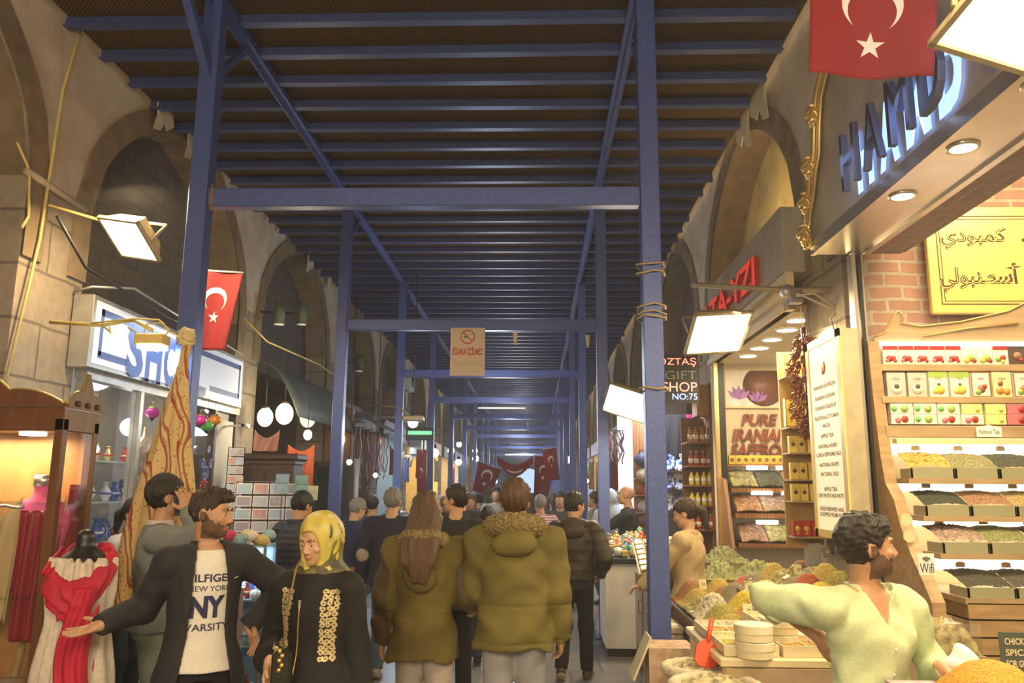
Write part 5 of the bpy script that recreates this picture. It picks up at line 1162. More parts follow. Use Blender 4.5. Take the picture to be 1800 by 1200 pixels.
for ri, (pt, pm, pb, Yb, Yf) in enumerate(bins):
    zt, zm, zbm = zy(pt, Yb), zy(pm, Yf), zy(pb, Yf); xs0 = xl0+.06+ri*.02+(0 if ri < 3 else .03)
    shelfbox('bin_shelf', YB, Yf-.01, zbm-.03, zbm, M_shw, xs0-.02)
    for ci in range(6):
        x0_ = xs0+ci*binw
        if x0_+binw > XRt: break
        col_, nm, nm2 = spcol[(ri*4+ci) % 16]; tb = thing('spice_bin', '%s bin of loose tea or spice, %s in the %s bin row' % (nm2, ordw[ci], ['top', 'second', 'third', 'lowest'][ri]), 'spice bin', (x0_+binw/2, Yf, zbm+.001), 0, 'bins of the wall shelf')
        m = MB(); m.bb((-binw/2+.005, 0, 0), (binw/2-.005, .012, zm-zbm), M_bin); m.bb((-binw/2+.005, 0, 0), (-binw/2+.012, Yb-Yf, (zm-zbm)*.9), M_bin); m.bb((binw/2-.012, 0, 0), (binw/2-.005, Yb-Yf, (zm-zbm)*.9), M_bin); m.build('bin_case', tb)
        big = nm in ('rosebud', 'golden'); gm = grain(nm, col_, 45 if big else 100, 1.0); m = MB(); D_ = Yb-Yf; rs = random.Random(ri*9+ci)
        hz_ = zt-zbm-.01
        m.grid(lambda a, b: ((a-.5)*(binw-.004), .014+b*(D_+.06), (zm-zbm)*.92+(hz_-(zm-zbm)*.92)*(math.sin(min(1, b*1.05)*math.pi/2))+.010*math.sin(a*math.pi)+(.014 if big else .006)*rs.random()), 22, 14, gm); m.build('contents', tb)
        if ci % 1 == 0:
            mt = MB(); mt.prism([(-.026, -.012), (.026, -.012), (.026, .012), (.013, .018), (-.013, .018), (-.026, .012)], (x0_+binw*.5, bands[ri][2]+.045, (zy(bands[ri][0], bands[ri][2])+zy(bands[ri][1], bands[ri][2]))/2), (1, 0, 0), (0, 0, 1), .004, mat('tag_cream', (.75, .58, .34), .6)); o = mt.build('price_tag', t)
# drawers under
zd1 = zy(1058, 4.46); zd0 = zy(1185, 4.44)
for k in range(4):
    a_, b_ = zd1-(zd1-zd0)*k/4, zd1-(zd1-zd0)*(k+1)/4+.006; o = shelfbox('drawer', YB, 4.45, b_, a_-.004, M_wd, xl0+.14); m = MB(); m.ball((xl0+.58, 4.43, (a_+b_)/2), .018, gold, 10, 8); m.ball((xl0+.58, 4.43, (a_+b_)/2), .018, gold, 10, 8) if False else None; m.build('knob', o)
shelfbox('plinth', YB, 4.47, 0, zd0-.002, M_wd, xl0+.14)
# carved wooden side
P = []
for py, px, Y in ((600, 1541, 5.0), (700, 1546, 4.98), (800, 1556, 4.94), (850, 1562, 4.9), (880, 1588, 4.8), (920, 1600, 4.75), (970, 1607, 4.65), (1010, 1622, 4.55), (1060, 1632, 4.44), (1190, 1640, 4.42)):
    P.append((Y, zy(py, Y)))
P = [(YB, P[0][1])]+P+[(4.42, 0), (YB, 0)]
m = MB(); m.prism(P, (xl0-.02, 0, 0), (0, 1, 0), (0, 0, 1), .05, M_wd); m.V = [(xl0-.05+(.07 if x > xl0 else 0)+max(0, (1.9-z))*.0, y, z) for x, y, z in m.V]; m.build('side_panel', t)
def lay(px, py, Y): return atY(px, py, Y)
p = lay(1588, 985, 4.60); ts = thing('wifi_sign', 'small white wifi card on the curved wooden shelf side', 'sign', (p.x+.03, 4.40, p.z)); m = MB(); m.bb((-.042, -.003, -.055), (.042, 0, .055), M_white); m.build('card', ts); m = MB(); m.text('Wifi', (-.036, -.004, -.045), X3, Z3, .072, .05, M_black, .001); m.build('lettering', ts)
for k, r_ in enumerate((.008, .016, .024)):
    m = MB(); m.tube([(r_*math.cos(a), -.005, .012+r_*math.sin(a)) for a in [math.pi*(.2+.6*i/8) for i in range(9)]], .0025, M_black, 4); m.build('signal_arc', ts)
for k, py in enumerate((912, 941)):
    p = lay(1575+5*k, py, 4.72); m = MB(); m.prism([(.035*math.cos(a), .035*math.sin(a)) for a in [i*math.pi/4+math.pi/8 for i in range(8)]], (0, 0, 0), (1, 0, 0), (0, 0, 1), .004, mat('tag_cream', (.75, .58, .34), .6)); o = m.build('octagonal_tag'); o.location = (p.x+.03, 4.66, p.z); tag(o, 'octagonal cream tag on the wooden shelf side, %s' % ('upper' if k == 0 else 'lower'), 'tag')
p = atY(1739, 759, 4.93); ts = thing('name_plate', 'cream plate reading Natural Tea on the shelf edge', 'sign', (p.x, 4.935, p.z)); m = MB(); m.prism([(-.075, -.03), (.075, -.03), (.075, .03), (.03, .035), (0, .045), (-.03, .035), (-.075, .03)], (0, 0, 0), X3, Z3, .004, M_white); m.build('plate', ts); m = MB(); m.text('Natural Tea', (-.06, -.006, -.012), X3, Z3, .12, .028, mat('green_ink', (.05, .1, .04), .5), .0); m.build('lettering', ts)
# tea cartons
cw_ = mat('carton_white', (.78, .70, .58), .45, var=.03); cr = mat('carton_red', (.45, .03, .02), .45); cg = mat('carton_green', (.30, .45, .08), .45); cy = mat('carton_yellow', (.72, .55, .08), .45); cb = mat('carton_dark', (.10, .06, .04), .45); cp = mat('carton_pink', (.62, .18, .22), .45); cbn = mat('carton_brown', (.30, .14, .06), .45)
def carton(w, h, d, base, head, blobs, frame=None):
    t = thing('tea_carton', '', 'tea box'); m = MB(); m.bb((-w/2, 0, 0), (w/2, d, h), base, .002); m.build('carton', t)
    m = MB(); 
    if head: m.bb((-w/2+.001, -.0015, h*.78), (w/2-.001, 0, h), head)
    if frame:
        for q in ((-w/2, 0, -w/2+.006, h), (w/2-.006, 0, w/2, h), (-w/2, h-.006, w/2, h), (-w/2, 0, w/2, .006)): m.bb((q[0], -.0015, q[1]), (q[2], 0, q[3]), frame)
    m.text('TEA', (-w*.2, -.002, h*.70), X3, Z3, w*.4, h*.07, cbn, 0, .02) if h > .12 else None
    for k, (bx, bz, br, bm) in enumerate(blobs): m.lathe([(0, -.0), (br*w, -.0), (br*w, .001), (0, .0015)], bm, (bx*w, -.002-.0004*k, bz*h), 12, 'y')
    m.build('printed_front', t); return t
pom = carton(.094, .118, .05, cw_, cr, [(-.1, .3, .22, cr), (.16, .32, .18, cr), (-.26, .2, .12, cp), (.28, .18, .12, cr)]); apl = carton(.094, .118, .05, cw_, None, [(.1, .35, .26, cg), (-.2, .22, .2, cy), (.3, .2, .15, cr)]); mix = carton(.094, .118, .05, cw_, cr, [(-.18, .3, .2, cg), (.12, .36, .2, cr), (.1, .15, .15, cy)]); drk = carton(.105, .118, .05, cb, None, [(0, .45, .25, cbn), (.2, .25, .12, cr)])
cof = carton(.115, .15, .05, mat('carton_grey', (.55, .47, .42), .45), None, [(0, .32, .28, cw_), (0, .42, .14, cb)]); ban = carton(.115, .155, .05, cw_, cg, [(.05, .28, .26, cy), (-.2, .22, .15, cy), (0, .5, .08, cb)]); cho = carton(.115, .155, .05, cw_, None, [(0, .32, .22, cbn), (-.18, .2, .16, cg), (.18, .42, .12, cr)], cbn); apr = carton(.115, .155, .05, mat('carton_cream', (.75, .62, .36), .45), None, [(-.15, .25, .2, mat('carton_orange', (.7, .3, .04), .45)), (.2, .22, .18, mat('carton_orange', (.7, .3, .04), .45)), (-.1, .55, .14, cbn)])
lim = carton(.135, .062, .05, cw_, None, [(.12, .5, .17, cg), (-.35, .5, .13, greeng)]); stw = carton(.145, .062, .05, cp, None, [(.1, .5, .16, cr), (.3, .55, .12, cr)]); lem = carton(.125, .062, .05, mat('carton_lemon', (.75, .70, .28), .45), None, [(.25, .4, .1, cy)]); ros = carton(.135, .062, .05, cw_, None, [(-.2, .4, .14, cp), (.1, .5, .16, cr)])
KN = {id(pom): 'pomegranate', id(apl): 'green apple', id(mix): 'mixed fruit', id(drk): 'dark berry', id(cof): 'grey coffee cup', id(ban): 'banana', id(cho): 'brown-framed cocoa', id(apr): 'apricot', id(lim): 'lime', id(stw): 'strawberry', id(lem): 'lemon', id(ros): 'rose'}
seqs = [(zy(640, 5.0), 5.015, [pom]*5+[apl, apl, mix, drk, pom, apl, mix, pom], .003, 'top'), (zy(697, 4.97), 4.99, [cof, cof, ban, ban, cho, apr, cho, ban, apr, cof, ban], .014, 'second'), (zy(746, 4.96), 4.97, [ros, lim, ros, ros, lem, stw, ros, lim, ros], .003, 'lower'), (zy(746, 4.96)+.064, 4.97, [lim, lim, lim, lem, lem, stw, stw, ros, lim], .004, 'lower, stacked on top')]
wid = {id(pom): .094, id(apl): .094, id(mix): .094, id(drk): .105}
for z, y, sq, gap, nm in seqs:
    x = xl0+.045
    for i, k in enumerate(sq):
        w_ = wid.get(id(k), .115 if sq[0] in (cof,) else .138)
        if x+w_ > XRt-.02: break
        put(k, (x+w_/2, y+.001, z+.0015), '%s tea box, %s on the %s carton shelf' % (KN[id(k)], ordw[i] if i < 12 else 'thirteenth', nm), 'tea boxes on the %s carton shelf' % nm); x += w_+gap
# --- light box 79
pn, pf_ = atY(1488, 760, 4.92), 5.50; XL_ = atY(1488, 760, 4.92).x
t = thing('light_box', 'tall yellow framed light box listing the goods in brown capitals under the number 79', 'sign', (XL_, 4.92, 0)); zt, zb_ = atY(1488, 576, 4.92).z, atY(1488, 952, 4.92).z
Lb = .62; yb_ = mat('box_yellow', (.72, .52, .14), .4, var=.05)
m = MB(); m.bb((0, 0, zb_), (.11, Lb, zt), mat('box_side', (.50, .42, .28), .4, .3)); m.build('housing', t)
m = MB(); 
for q in (((-.012, 0, zb_), (.0, .06, zt)), ((-.012, Lb-.05, zb_), (0, Lb, zt)), ((-.012, 0, zt-.05), (0, Lb, zt)), ((-.012, 0, zb_), (0, Lb, zb_+.05))): m.bb(q[0], q[1], yb_)
m.build('frame', t)
m = MB(); m.bb((-.006, .06, zb_+.05), (-.002, Lb-.05, zt-.05), glow('lightbox_face', (1, .76, .34), .45)); m.build('face', t)
brn = mat('brown_ink', (.12, .05, .02), .6); hN = zt-zb_-.1
m = MB(); m.lathe([(0, -.001), (.045, -.001), (.045, .001), (0, .001)], mat('orange_disc', (.75, .25, .05), .5), (-.008, Lb/2, zt-.05-.13*hN), 20, 'x'); m.text('79', (-.0105, Lb/2+.028, zt-.05-.15*hN), (0, -1, 0), Z3, .056, .045, cw_, 0, .02); m.build('number_disc', t)
m = MB()
for i, (tx, f) in enumerate((('IRANIAN SAFFRON', .24), ('IRANIAN CAVIAR', .30), ('TURKISH DELIGHT', .355), ('TRADITIONAL OTTOMAN', .41), ('MACUN', .455), ('APPLE TEA', .51), ('NATURAL HONEY', .565), ('CURE & PERFUME OILS', .61), ('NATURAL SOAPS', .665), ('NATURAL OILS', .715), ('APPLE TEA', .795), ('DRY FRUITS AND NUTS', .83), ('FRESH BREWED AND', .90), ('CHOPPED FROM NUTS', .93))):
    w_ = min(.44, .026*len(tx)); m = MB(); m.text(tx, (-.0075, Lb/2+w_/2, zt-.05-f*hN), (0, -1, 0), Z3, w_, .026, brn, 0, .03); m.build('text_line', t)
area('light_box_glow', (XL_-.03, 5.2, 2.0), (XL_-1, 5.2, 1.9), .4, 2.5, (1, .85, .5), .9)
# --- chilli bunch
def chillies():
    p = atY(1413, 590, 5.75); t = thing('chilli_bunch', 'long bunch of dried red chillies hanging beside the yellow light box', 'chilli bunch', p)
    cm = [mat('chilli%d' % k, c, .3) for k, c in enumerate(((.22, .02, .01), (.15, .03, .015), (.32, .06, .02), (.26, .10, .03)))]
    m = MB(); m.tube([(0, 0, .06), (.01, 0, -.70)], .02, cm[1], 6); m.tube([(-.01, 0, .22), (0, 0, .02)], .004, mat('twine', (.45, .36, .2), .8), 4); m.build('string', t); m = MB(); r_ = random.Random(2)
    for i in range(1200):
        z = -.74*r_.random()**.9; wv = (.060+.065*min(1, -z*2.2))*(1 if z > -.66 else .7)+.012*math.sin(z*20); a = r_.uniform(0, 6.28); cx_ = .018*math.sin(z*7)+.03*(-z)
        rr_ = wv*r_.uniform(.5, 1.0); b = Vector((cx_+rr_*math.cos(a), rr_*math.sin(a), z)); d = Vector((math.cos(a)*.8, math.sin(a)*.8, r_.uniform(-1.2, .7))).normalized(); L = r_.uniform(.03, .055)
        m.tube([b, b+d*L*.6, b+d*L+Vector((0, 0, -.008))], [.0055, .005, .001], r_.choice(cm), 4, False)
    o = m.build('chilli_pods', t); o['kind'] = 'stuff'
chillies()
# --- stand with yellow packets beside the light box
def stand():
    pA, pB = atY(1382, 700, 6.15), atY(1447, 700, 6.15); xa, xb = pA.x, pB.x; t = thing('packet_stand', 'narrow lit stand of yellow saffron packets beside the chilli bunch', 'shelving', ((xa+xb)/2, 6.15, 0)); hw = (xb-xa)/2
    Z = lambda py: atY(1415, py, 6.15).z
    m = MB(); m.bb((-hw, .17, Z(960)), (hw, .19, Z(612)), mat('stand_back', (.45, .30, .10), .5)); m.build('back', t)
    m = MB(); m.bb((-hw*.15, .05, 1.09), (hw*.5, .15, Z(955)), mat('stand_leg', (.35, .34, .30), .4)); m.build('pedestal', t)
    pk = [carton(.07, .17, .04, cy, None, [(0, .6, .22, cbn), (0, .3, .12, cr)], cbn), carton(.065, .13, .04, mat('packet_gold', (.80, .62, .16), .3), None, [(0, .5, .25, cb)]), carton(.07, .12, .05, cr, None, [(0, .5, .3, cy), (0, .2, .15, cy)])]
    nmk = ['tall yellow packet', 'gold packet with dark print', 'red packet with yellow print']
    for k, (py, kind, rn) in enumerate(((660, 0, 'top'), (750, 0, 'second'), (795, 1, 'third'), (842, 1, 'fourth'), (880, 1, 'fifth'), (943, 2, 'lowest'))):
        m = MB(); m.bb((-hw, -.02, Z(py)-.012), (hw, .18, Z(py)), M_shw); m.build('shelf', t)
        for i in range(4):
            s_ = 1.0 if k not in (1,) else 1.35
            o = put(pk[kind], ((xa+xb)/2-hw+.035+i*(2*hw-.07)/3, 6.155+.02*(i % 2), Z(py)+.001), '%s on the %s packet stand shelf, %s from left' % (nmk[kind], rn, ordw[i]), 'packets on the stand', 0, None, s_*.95)
    area('packet_light', ((xa+xb)/2, 6.0, 2.95), ((xa+xb)/2, 6.15, 1.5), .15, 16, (1, .85, .45))
stand()
# --- saffron shop (bay 1)
YS = 9.35
m = MB(); m.bb((2.05, YS, 0), (3.75, YS+.1, 3.4), mat('cream_wall', (.66, .56, .40), .6, var=.04)); struct(m, 'wall_saffron')
pS0, pS1 = atX(1262, 640, 2.02), atX(1412, 512, 2.02); zs = (pS0.z+pS1.z)/2
m = MB(); m.bb((2.0, 6.45, zs), (3.7, YS, zs+.06), M_warmw); struct(m, 'ceiling_saffron')
t = thing('cornice_sign', 'sign box with red capitals above the lit soffit of the saffron shop', 'sign', (2.02, 8.0, zs)); y0, y1 = 6.35-8.0, 9.2-8.0
za, zb2 = atX(1376, 482, 2.02).z-zs, atX(1376, 362, 2.02).z-zs
m = MB(); m.bb((0, y0, 0), (.06, y1, .10), M_st); m.bb((-.04, y0, .10), (.06, y1, .16), M_warmw); m.bb((-.07, y0, .16), (.06, y1, .20), gilt); m.bb((0, y0, .20), (.06, y1, za), M_warmw); m.build('cornice', t)
m = MB(); m.bb((-.02, y0, za), (.16, y1, zb2), mat('sign_grey', (.42, .38, .30), .5)); m.build('sign_box', t)
m = MB(); m.sidemat = cr; rn = mat('red_letter', (.75, .03, .02), .4, emit=.5, ecol=(1, .05, .03)); m.text('ATA-YZI', (-.035, y1+.1, za+.06), (0, -1, 0), Z3, y1-y0-.55, .27, rn, .04, .02); m.build('lettering', t)
for i, (px, py) in enumerate(((1402, 563), (1383, 580), (1357, 597), (1335, 612), (1315, 626))):
    q = atZ(px, py, zs-.003); tt = thing('downlight', 'round downlight in the saffron shop soffit, %s from the near end' % ordw[i], 'lamp', q, 0, 'soffit downlights'); m = MB(); m.lathe([(0, -.002), (.09, -.002), (.09, .001)], M_spot, n=20); m.build('lens', tt); m = MB(); m.lathe([(.09, -.006), (.105, -.006), (.105, .002)], M_st, n=20, cap=False); m.build('rim', tt)
area('arch_fill', (1.95, 7.9, 4.12), (2.5, 8.2, 5.6), 1.0, 11, (1, .72, .30), .2)  # added light standing in for floodlight spill on the yellow tympanum
area('saffron_light', (2.6, 8.0, zs-.05), (2.6, 8.3, 0), 1.2, 80, WARM2, 2.0)
L = lambda px, py: atY(px, py, YS-.02)
pa, pb = L(1276, 714), L(1376, 652); t = thing('saffron_picture', 'framed picture of purple crocus flowers before a round bowl', 'picture', ((pa.x+pb.x)/2, YS-.02, (pa.z+pb.z)/2)); w_, h_ = pb.x-pa.x, pb.z-pa.z
m = MB(); m.bb((-w_/2-.02, -.02, -h_/2-.02), (w_/2+.02, .0, h_/2+.02), M_warmw); m.build('frame', t); m = MB(); m.bb((-w_/2, -.024, -h_/2), (w_/2, -.02, h_/2), mat('print_white', (.75, .70, .66), .4)); m.build('print', t)
m = MB(); m.lathe([(0, 0), (.24, 0), (.24, .001), (0, .001)], mat('bowl_brown', (.22, .09, .06), .4), (.10, -.026, .03), 28, 'y'); m.V = [(x, y, z if abs(z) < h_/2 else math.copysign(h_/2, z)) for x, y, z in m.V]; m.build('bowl_print', t)
m = MB(); pu = mat('crocus_purple', (.22, .06, .38), .4, var=.15); pu2 = mat('crocus_violet', (.36, .12, .50), .4)
for cx_, cz_, s_ in ((-.19, -.06, 1.0), (.03, -.10, .85)):
    for k, a in enumerate((-.9, -.45, 0, .45, .9)):
        L_ = .17*s_; P = [(0, 0), (-.035*s_, L_*.5), (0, L_), (.035*s_, L_*.5)]; c2, s2 = math.cos(a), math.sin(a); m.add([(cx_+x*c2+z*s2, -.0275-.0006*k, cz_-.07*s_-x*s2*-1*-1+z*c2) for x, z in P], [(0, 1, 2, 3)], pu if k % 2 else pu2)
m.build('crocus_print', t)
mm = mat('saffron_lettering', (.34, .06, .03), .5, scale=9, var=.3, col2=(.10, .03, .02))
t = thing('wall_lettering', 'slanted dark red words PURE IRANIAN SAFFRON on the cream wall', 'lettering', L(1335, 765)); B0 = Vector(t.location)
for tx, (xa, xb, yt, yb) in (('PURE', (1303, 1366, 733, 753)), ('IRANIAN', (1287, 1386, 759, 781)), ('SAFFRON', (1284, 1392, 785, 806))):
    a, b = L(xa, yb-5)-B0, L(xb, yt-5)-B0; m = MB(); m.sidemat = cbn; m.text(tx, (a.x, -.0, a.z), X3, Z3, b.x-a.x, b.z-a.z, mm, .02, .035, .25); m.build('word', t)
# wall bins in saffron shop
t = thing('bin_rack', 'brown sloped rack of spice bins with lit bands under the saffron lettering', 'shelving', (2.05, YS, 0)); Zs = lambda py, Y: atY(1340, py, Y).z
for k, (pt, pm, pb, Y) in enumerate(((833, 858, 865, 9.0), (878, 902, 910, 8.85), (930, 955, 962, 8.7))):
    m = MB(); m.bb((.08, Y-YS-.02, Zs(pb, Y)), (1.6, 0, Zs(pm, Y)), M_wood); m.build('shelf', t); m = MB()
    for q in range(4): m = MB(); m.bb((.30+.33*q, Y-YS+.1, Zs(pt-10, Y)-.01), (.52+.33*q, Y-YS+.16, Zs(pt-10, Y)+.03), glow('band_white', (1, .9, .75), 6)); m.build('light_band', t)
    for ci in range(5):
        ck = [1, 2, 7, 6, 3, 5, 8, 5, 8, 1, 7, 1, 6, 11, 4][k*5+ci]; col_, nm, nm2 = spcol[ck]; w_ = .29
        m = MB(); rs = random.Random(k*7+ci); m.grid(lambda a, b: ((a-.5)*w_*.96, b*.26, .0+.17*b+.014*rs.random()+.015*math.sin(a*3.14)), 16, 12, grain(nm, col_, 28)); o = m.build('spice_heap'); o.location = (2.05+.10+w_*(ci+.5), Y, Zs(pm, Y)+.004); sd = o.modifiers.new('s', 'SOLIDIFY'); sd.thickness = .01; sd.offset = 1
        tag(o, '%s spice heap, %s from the left on the %s saffron rack shelf' % (nm2, ordw[ci], ['upper', 'middle', 'lower'][k]), 'spice heap', 'heaps on the saffron rack')
m = MB(); P = [(0, Zs(835, 9.0)), (-.35, Zs(835, 9.0)-.05), (-.62, Zs(965, 8.7)), (-.62, 0), (0, 0)]; m.prism(P, (0, 0, 0), Y3, Z3, .04, M_wood); m.build('side_panel', t)
for i in range(9):
    o = carton(.075, .10, .04, cy, None, [(0, .5, .3, cbn)]) if i == 0 else dup(sy0); sy0 = sy0 if i else o
    q = L(1284+12*i, 816); o.location = (q.x, YS-.12, q.z); o['label'] = 'small yellow saffron box under the wall lettering, one of an even row'; o['group'] = 'saffron boxes under the lettering'
m = MB(); q = L(1284, 816); m.bb((2.08, YS-.18, q.z-.03), (3.3, YS, q.z-.002), M_wood); tag(m.build('wall_ledge'), 'narrow brown ledge carrying the row of small yellow boxes', 'shelf')
# black door frame between shops
m = MB(); q = atY(1268, 800, 9.2); m.bb((2.06, 9.15, 0), (2.14, 9.30, zs), M_black); m.bb((2.02, 9.12, 0), (2.06, 9.18, zs), gold); struct(m, 'trim_5')
# --- wooden product shelf of the gift shop
def prodshelf():
    Y = 9.95; xa, xb = atY(1208, 800, Y).x, atY(1262, 800, Y).x; t = thing('product_shelf', 'wooden product shelf of oils and jars at the gift shop entrance', 'shelving', ((xa+xb)/2, Y, 0)); hw = (xb-xa)/2; Z = lambda py: atY(1235, py, Y).z
    m = MB(); m.bb((hw-.09, 0, 0), (hw, .4, Z(672)), M_wood, .004); m.build('side_panel', t); m = MB(); m.bb((-hw, .38, .2), (hw-.09, .40, Z(730)), mat('shelf_dark_back', (.18, .08, .04), .6)); m.build('back', t)  # back panel is plain dark brown
    m = MB(); m.bb((-.05, 0, Z(730)), (hw-.09, .3, Z(676)), mat('wood_box', (.55, .30, .10), .5, scale=5, var=.15)); m.build('top_box', t)
    def oil(c1, c2, nm_):
        t_ = thing('oil_bottle', '', 'bottle'); m = MB(); m.lathe([(0, 0), (.030, 0), (.032, .01), (.032, .10), (.012, .135), (.011, .16)], c1, n=12); m.build('glass_body', t_); m = MB(); m.lathe([(.013, .155), (.013, .18), (0, .18)], c2, n=10); m.build('cap', t_); m = MB(); m.lathe([(.0325, .03), (.0325, .085)], cw_, n=12); m.build('label_band', t_); return t_
    ob = [oil(mat('oil_yellow', (.65, .55, .05), .1), M_black, ''), oil(mat('oil_red', (.45, .05, .03), .15), gold, ''), oil(mat('oil_amber', (.5, .22, .04), .15), cr, '')]; on = ['yellow oil bottle', 'red sauce bottle', 'amber bottle']
    for k, (py, kind, rn) in enumerate(((776, 2, 'top'), (818, 1, 'second'), (852, 0, 'third'), (888, 0, 'fourth'), (930, 1, 'fifth'))):
        m = MB(); m.bb((-hw, -.02, Z(py)-.02), (hw-.08, .4, Z(py)), M_wood); m.build('shelf', t)
        for i in range(5): put(ob[kind], ((xa+xb)/2-hw+.05+i*.075, Y+.03+.03*(i % 2), Z(py)+.001), '%s, %s from the left on the %s gift shop product shelf' % (on[kind], ordw[i], rn), 'bottles on the product shelf', 0, None, 1.0)
prodshelf()
# plates on display in the gift shop
for k, py in enumerate((845, 882, 812)):
    Y = 11.2; p = atY(1192, py, Y); m = MB(); m.bb((p.x-.42, Y, p.z-.14), (p.x+.30, Y+.3, p.z-.12), M_dark); o = m.build('plate_shelf'); tag(o, 'dark shelf of blue plates in the gift shop, %s' % ['middle', 'lowest', 'topmost'][k], 'shelf')
    for i in range(4): put(pl[(i+k) % 2], (p.x-.33+.19*i, Y+.10, p.z-.005), '%s, %s from the left on the %s plate shelf' % (PN[(i+k) % 2], ordw[i], ['middle', 'lowest', 'topmost'][k]), 'blue plates in the gift shop', 0, (R(80), 0, 0), .95)
drape('embroidered_cloth', 'black cloth with white crosses hanging above the blue plates', 'cloth', atY(1187, 728, 11.3), X3, Z3, .30, .62, cloth('cloth_black', (.015, .015, .02)), .012, 2, 0)
drape('embroidered_cloth', 'magenta cloth hanging beside the black one', 'cloth', atY(1206, 728, 11.4), X3, Z3, .16, .66, cloth('cloth_magenta', (.45, .03, .18)), .012, 2, 0)
area('gift_shop_light', (1.7, 10.8, 2.9), (1.7, 11.2, 1), .6, 45, (.95, .95, 1), .6)
# neon sign
Yn = 8.8; pa, pb = atY(1150, 708, Yn), atY(1226, 622, Yn); t = thing('neon_sign', 'dark board with red and blue neon words hanging beyond the wrapped post', 'sign', ((pa.x+pb.x)/2, Yn, (pa.z+pb.z)/2)); w_, h_ = pb.x-pa.x, pb.z-pa.z
m = MB(); m.bb((-w_/2, 0, -h_/2), (w_/2, .04, h_/2), M_black); m.build('board', t); nr = glow('neon_red', (1, .10, .06), 5); nb_ = glow('neon_blue', (.2, .35, 1), 5); ng = mat('neon_off', (.35, .35, .38), .4)
for tx, z0_, hh2, mm_, wf in (('ÖZTAŞ', .24, .20, nr, .86), ('GIFT', -.02, .17, ng, .7), ('SHOP', -.27, .19, nr, .76), ('NO:75', -.43, .12, nb_, .55)): m = MB(); m.text(tx, (w_*(.46-wf), -.004, z0_*h_), X3, Z3, w_*wf, h_*hh2, mm_, .003, -.012); m.build('neon_word', t)
m = MB(); m.tube([(-w_*.3, .02, h_/2), (-w_*.3, .02, h_/2+.5)], .006, M_grey, 5); m.build('hanger', t)
# --- counters and heaps in front of the spice shop
M_cnt = mat('counter_brown', (.22, .10, .045), .4, scale=4, var=.2); M_steel2 = mat('counter_metal', (.42, .38, .32), .3, .6)
def counter(x0_, x1_, y0_, y1_, z0_, z1_, label, name='display_counter', mm=None):
    t = thing(name, label, 'counter', ((x0_+x1_)/2, (y0_+y1_)/2, 0)); hx, hy = (x1_-x0_)/2, (y1_-y0_)/2
    m = MB(); m.add([(-hx, -hy, .06), (hx, -hy, .06), (hx, hy, .06), (-hx, hy, .06), (-hx, -hy, z0_), (hx, -hy, z1_), (hx, hy, z1_), (-hx, hy, z0_)], [(0, 3, 2, 1), (4, 5, 6, 7), (0, 1, 5, 4), (1, 2, 6, 5), (2, 3, 7, 6), (3, 0, 4, 7)], mm or M_cnt); m.build('carcass', t)
    m = MB(); m.bb((-hx+.04, -hy+.04, 0), (hx-.04, hy-.04, .06), M_black); m.build('plinth', t)
    m = MB(); m.tube([(-hx, -hy, z0_), (-hx, hy, z0_)], .012, M_steel2, 6); m.build('edge_trim', t)
    for k in range(2):
        m = MB(); m.bb((-hx-.012, -hy+.08+k*hy*.95, .22), (-hx, -hy+.02+hy*.9+k*hy*.95, z0_-.1), M_steel2, .003); o = m.build('door', t); m = MB(); m.tube([(-hx-.014, -hy+.12+k*hy*.95, z0_-.22), (-hx-.04, -hy+.12+k*hy*.95, z0_-.22), (-hx-.04, -hy+.12+k*hy*.95, z0_-.34), (-hx-.014, -hy+.12+k*hy*.95, z0_-.34)], .006, M_steel2, 5); m.build('handle', o)
    return t
counter(1.06, 2.10, 4.95, 6.55, .84, 1.10, 'long sloping counter carrying the rows of spice heaps')
sp2 = [((.50, .36, .08), 'yellow'), ((.34, .30, .10), 'olive'), ((.60, .26, .03), 'orange'), ((.36, .17, .06), 'brown'), ((.68, .52, .05), 'bright yellow'), ((.28, .24, .15), 'grey green'), ((.48, .10, .04), 'brick red'), ((.52, .42, .22), 'tan'), ((.42, .36, .08), 'mustard green'), ((.62, .54, .38), 'cream nut')]
lb = mat('price_card', (.58, .54, .28), .5)
order = [0, 8, 9, 1, 0, 3, 7, 2, 4, 5, 3, 0, 5, 2, 2, 4, 5, 6, 3, 4, 6, 5, 1, 0, 7, 1, 8, 0, 7, 3]
rown = ['aisle-side', 'second', 'third', 'fourth', 'wall-side']
for r_ in range(5):
    for k in range(6):
        x, y = 1.18+.212*r_, 5.08+.262*k; z = .84+.26*(x-1.06)/1.19; col_, nm = sp2[order[r_*6+k]]; nut = nm in ('cream nut', 'olive', 'tan')
        m = heapmesh(.30, .33, .085+.026*((r_*2+k) % 3), grain('c_'+nm, col_, 40 if nut else 130, 1.0 if nut else .5), 20, .010 if nut else .003, 0, r_*7+k, .9); o = m.build('spice_heap'); o.location = (x, y, z+.028); sd = o.modifiers.new('s', 'SOLIDIFY'); sd.thickness = .01; sd.offset = -1
        tag(o, '%s cone heap on the sloping counter, %s row, %s from the near end' % (nm, rown[r_], ordw[k]), 'spice heap', 'cone heaps on the counter')
        if (r_*2+k) % 5 == 0 or r_ == 4:
            m = MB(); m.box((0, 0, .05), (.055, .006, .075), lb if r_ < 4 else mat('dark_card', (.10, .10, .06), .5), Matrix.Rotation(R(-20), 3, 'X')); m.text('50', (-.012, -.028, .045), X3, Z3, .024, .018, M_black if r_ < 4 else lb, .0, .01); m.tube([(0, 0, -.03), (0, 0, .02)], .003, M_steel2, 4)
            o = m.build('price_card'); o.location = (x+.07, y-.09, z+.10+(.08 if r_ == 4 else 0)); tag(o, 'price card stuck by the %s heap, %s counter row, %s from the near end' % (nm, rown[r_], ordw[k]), 'price card', 'price cards on the counter')
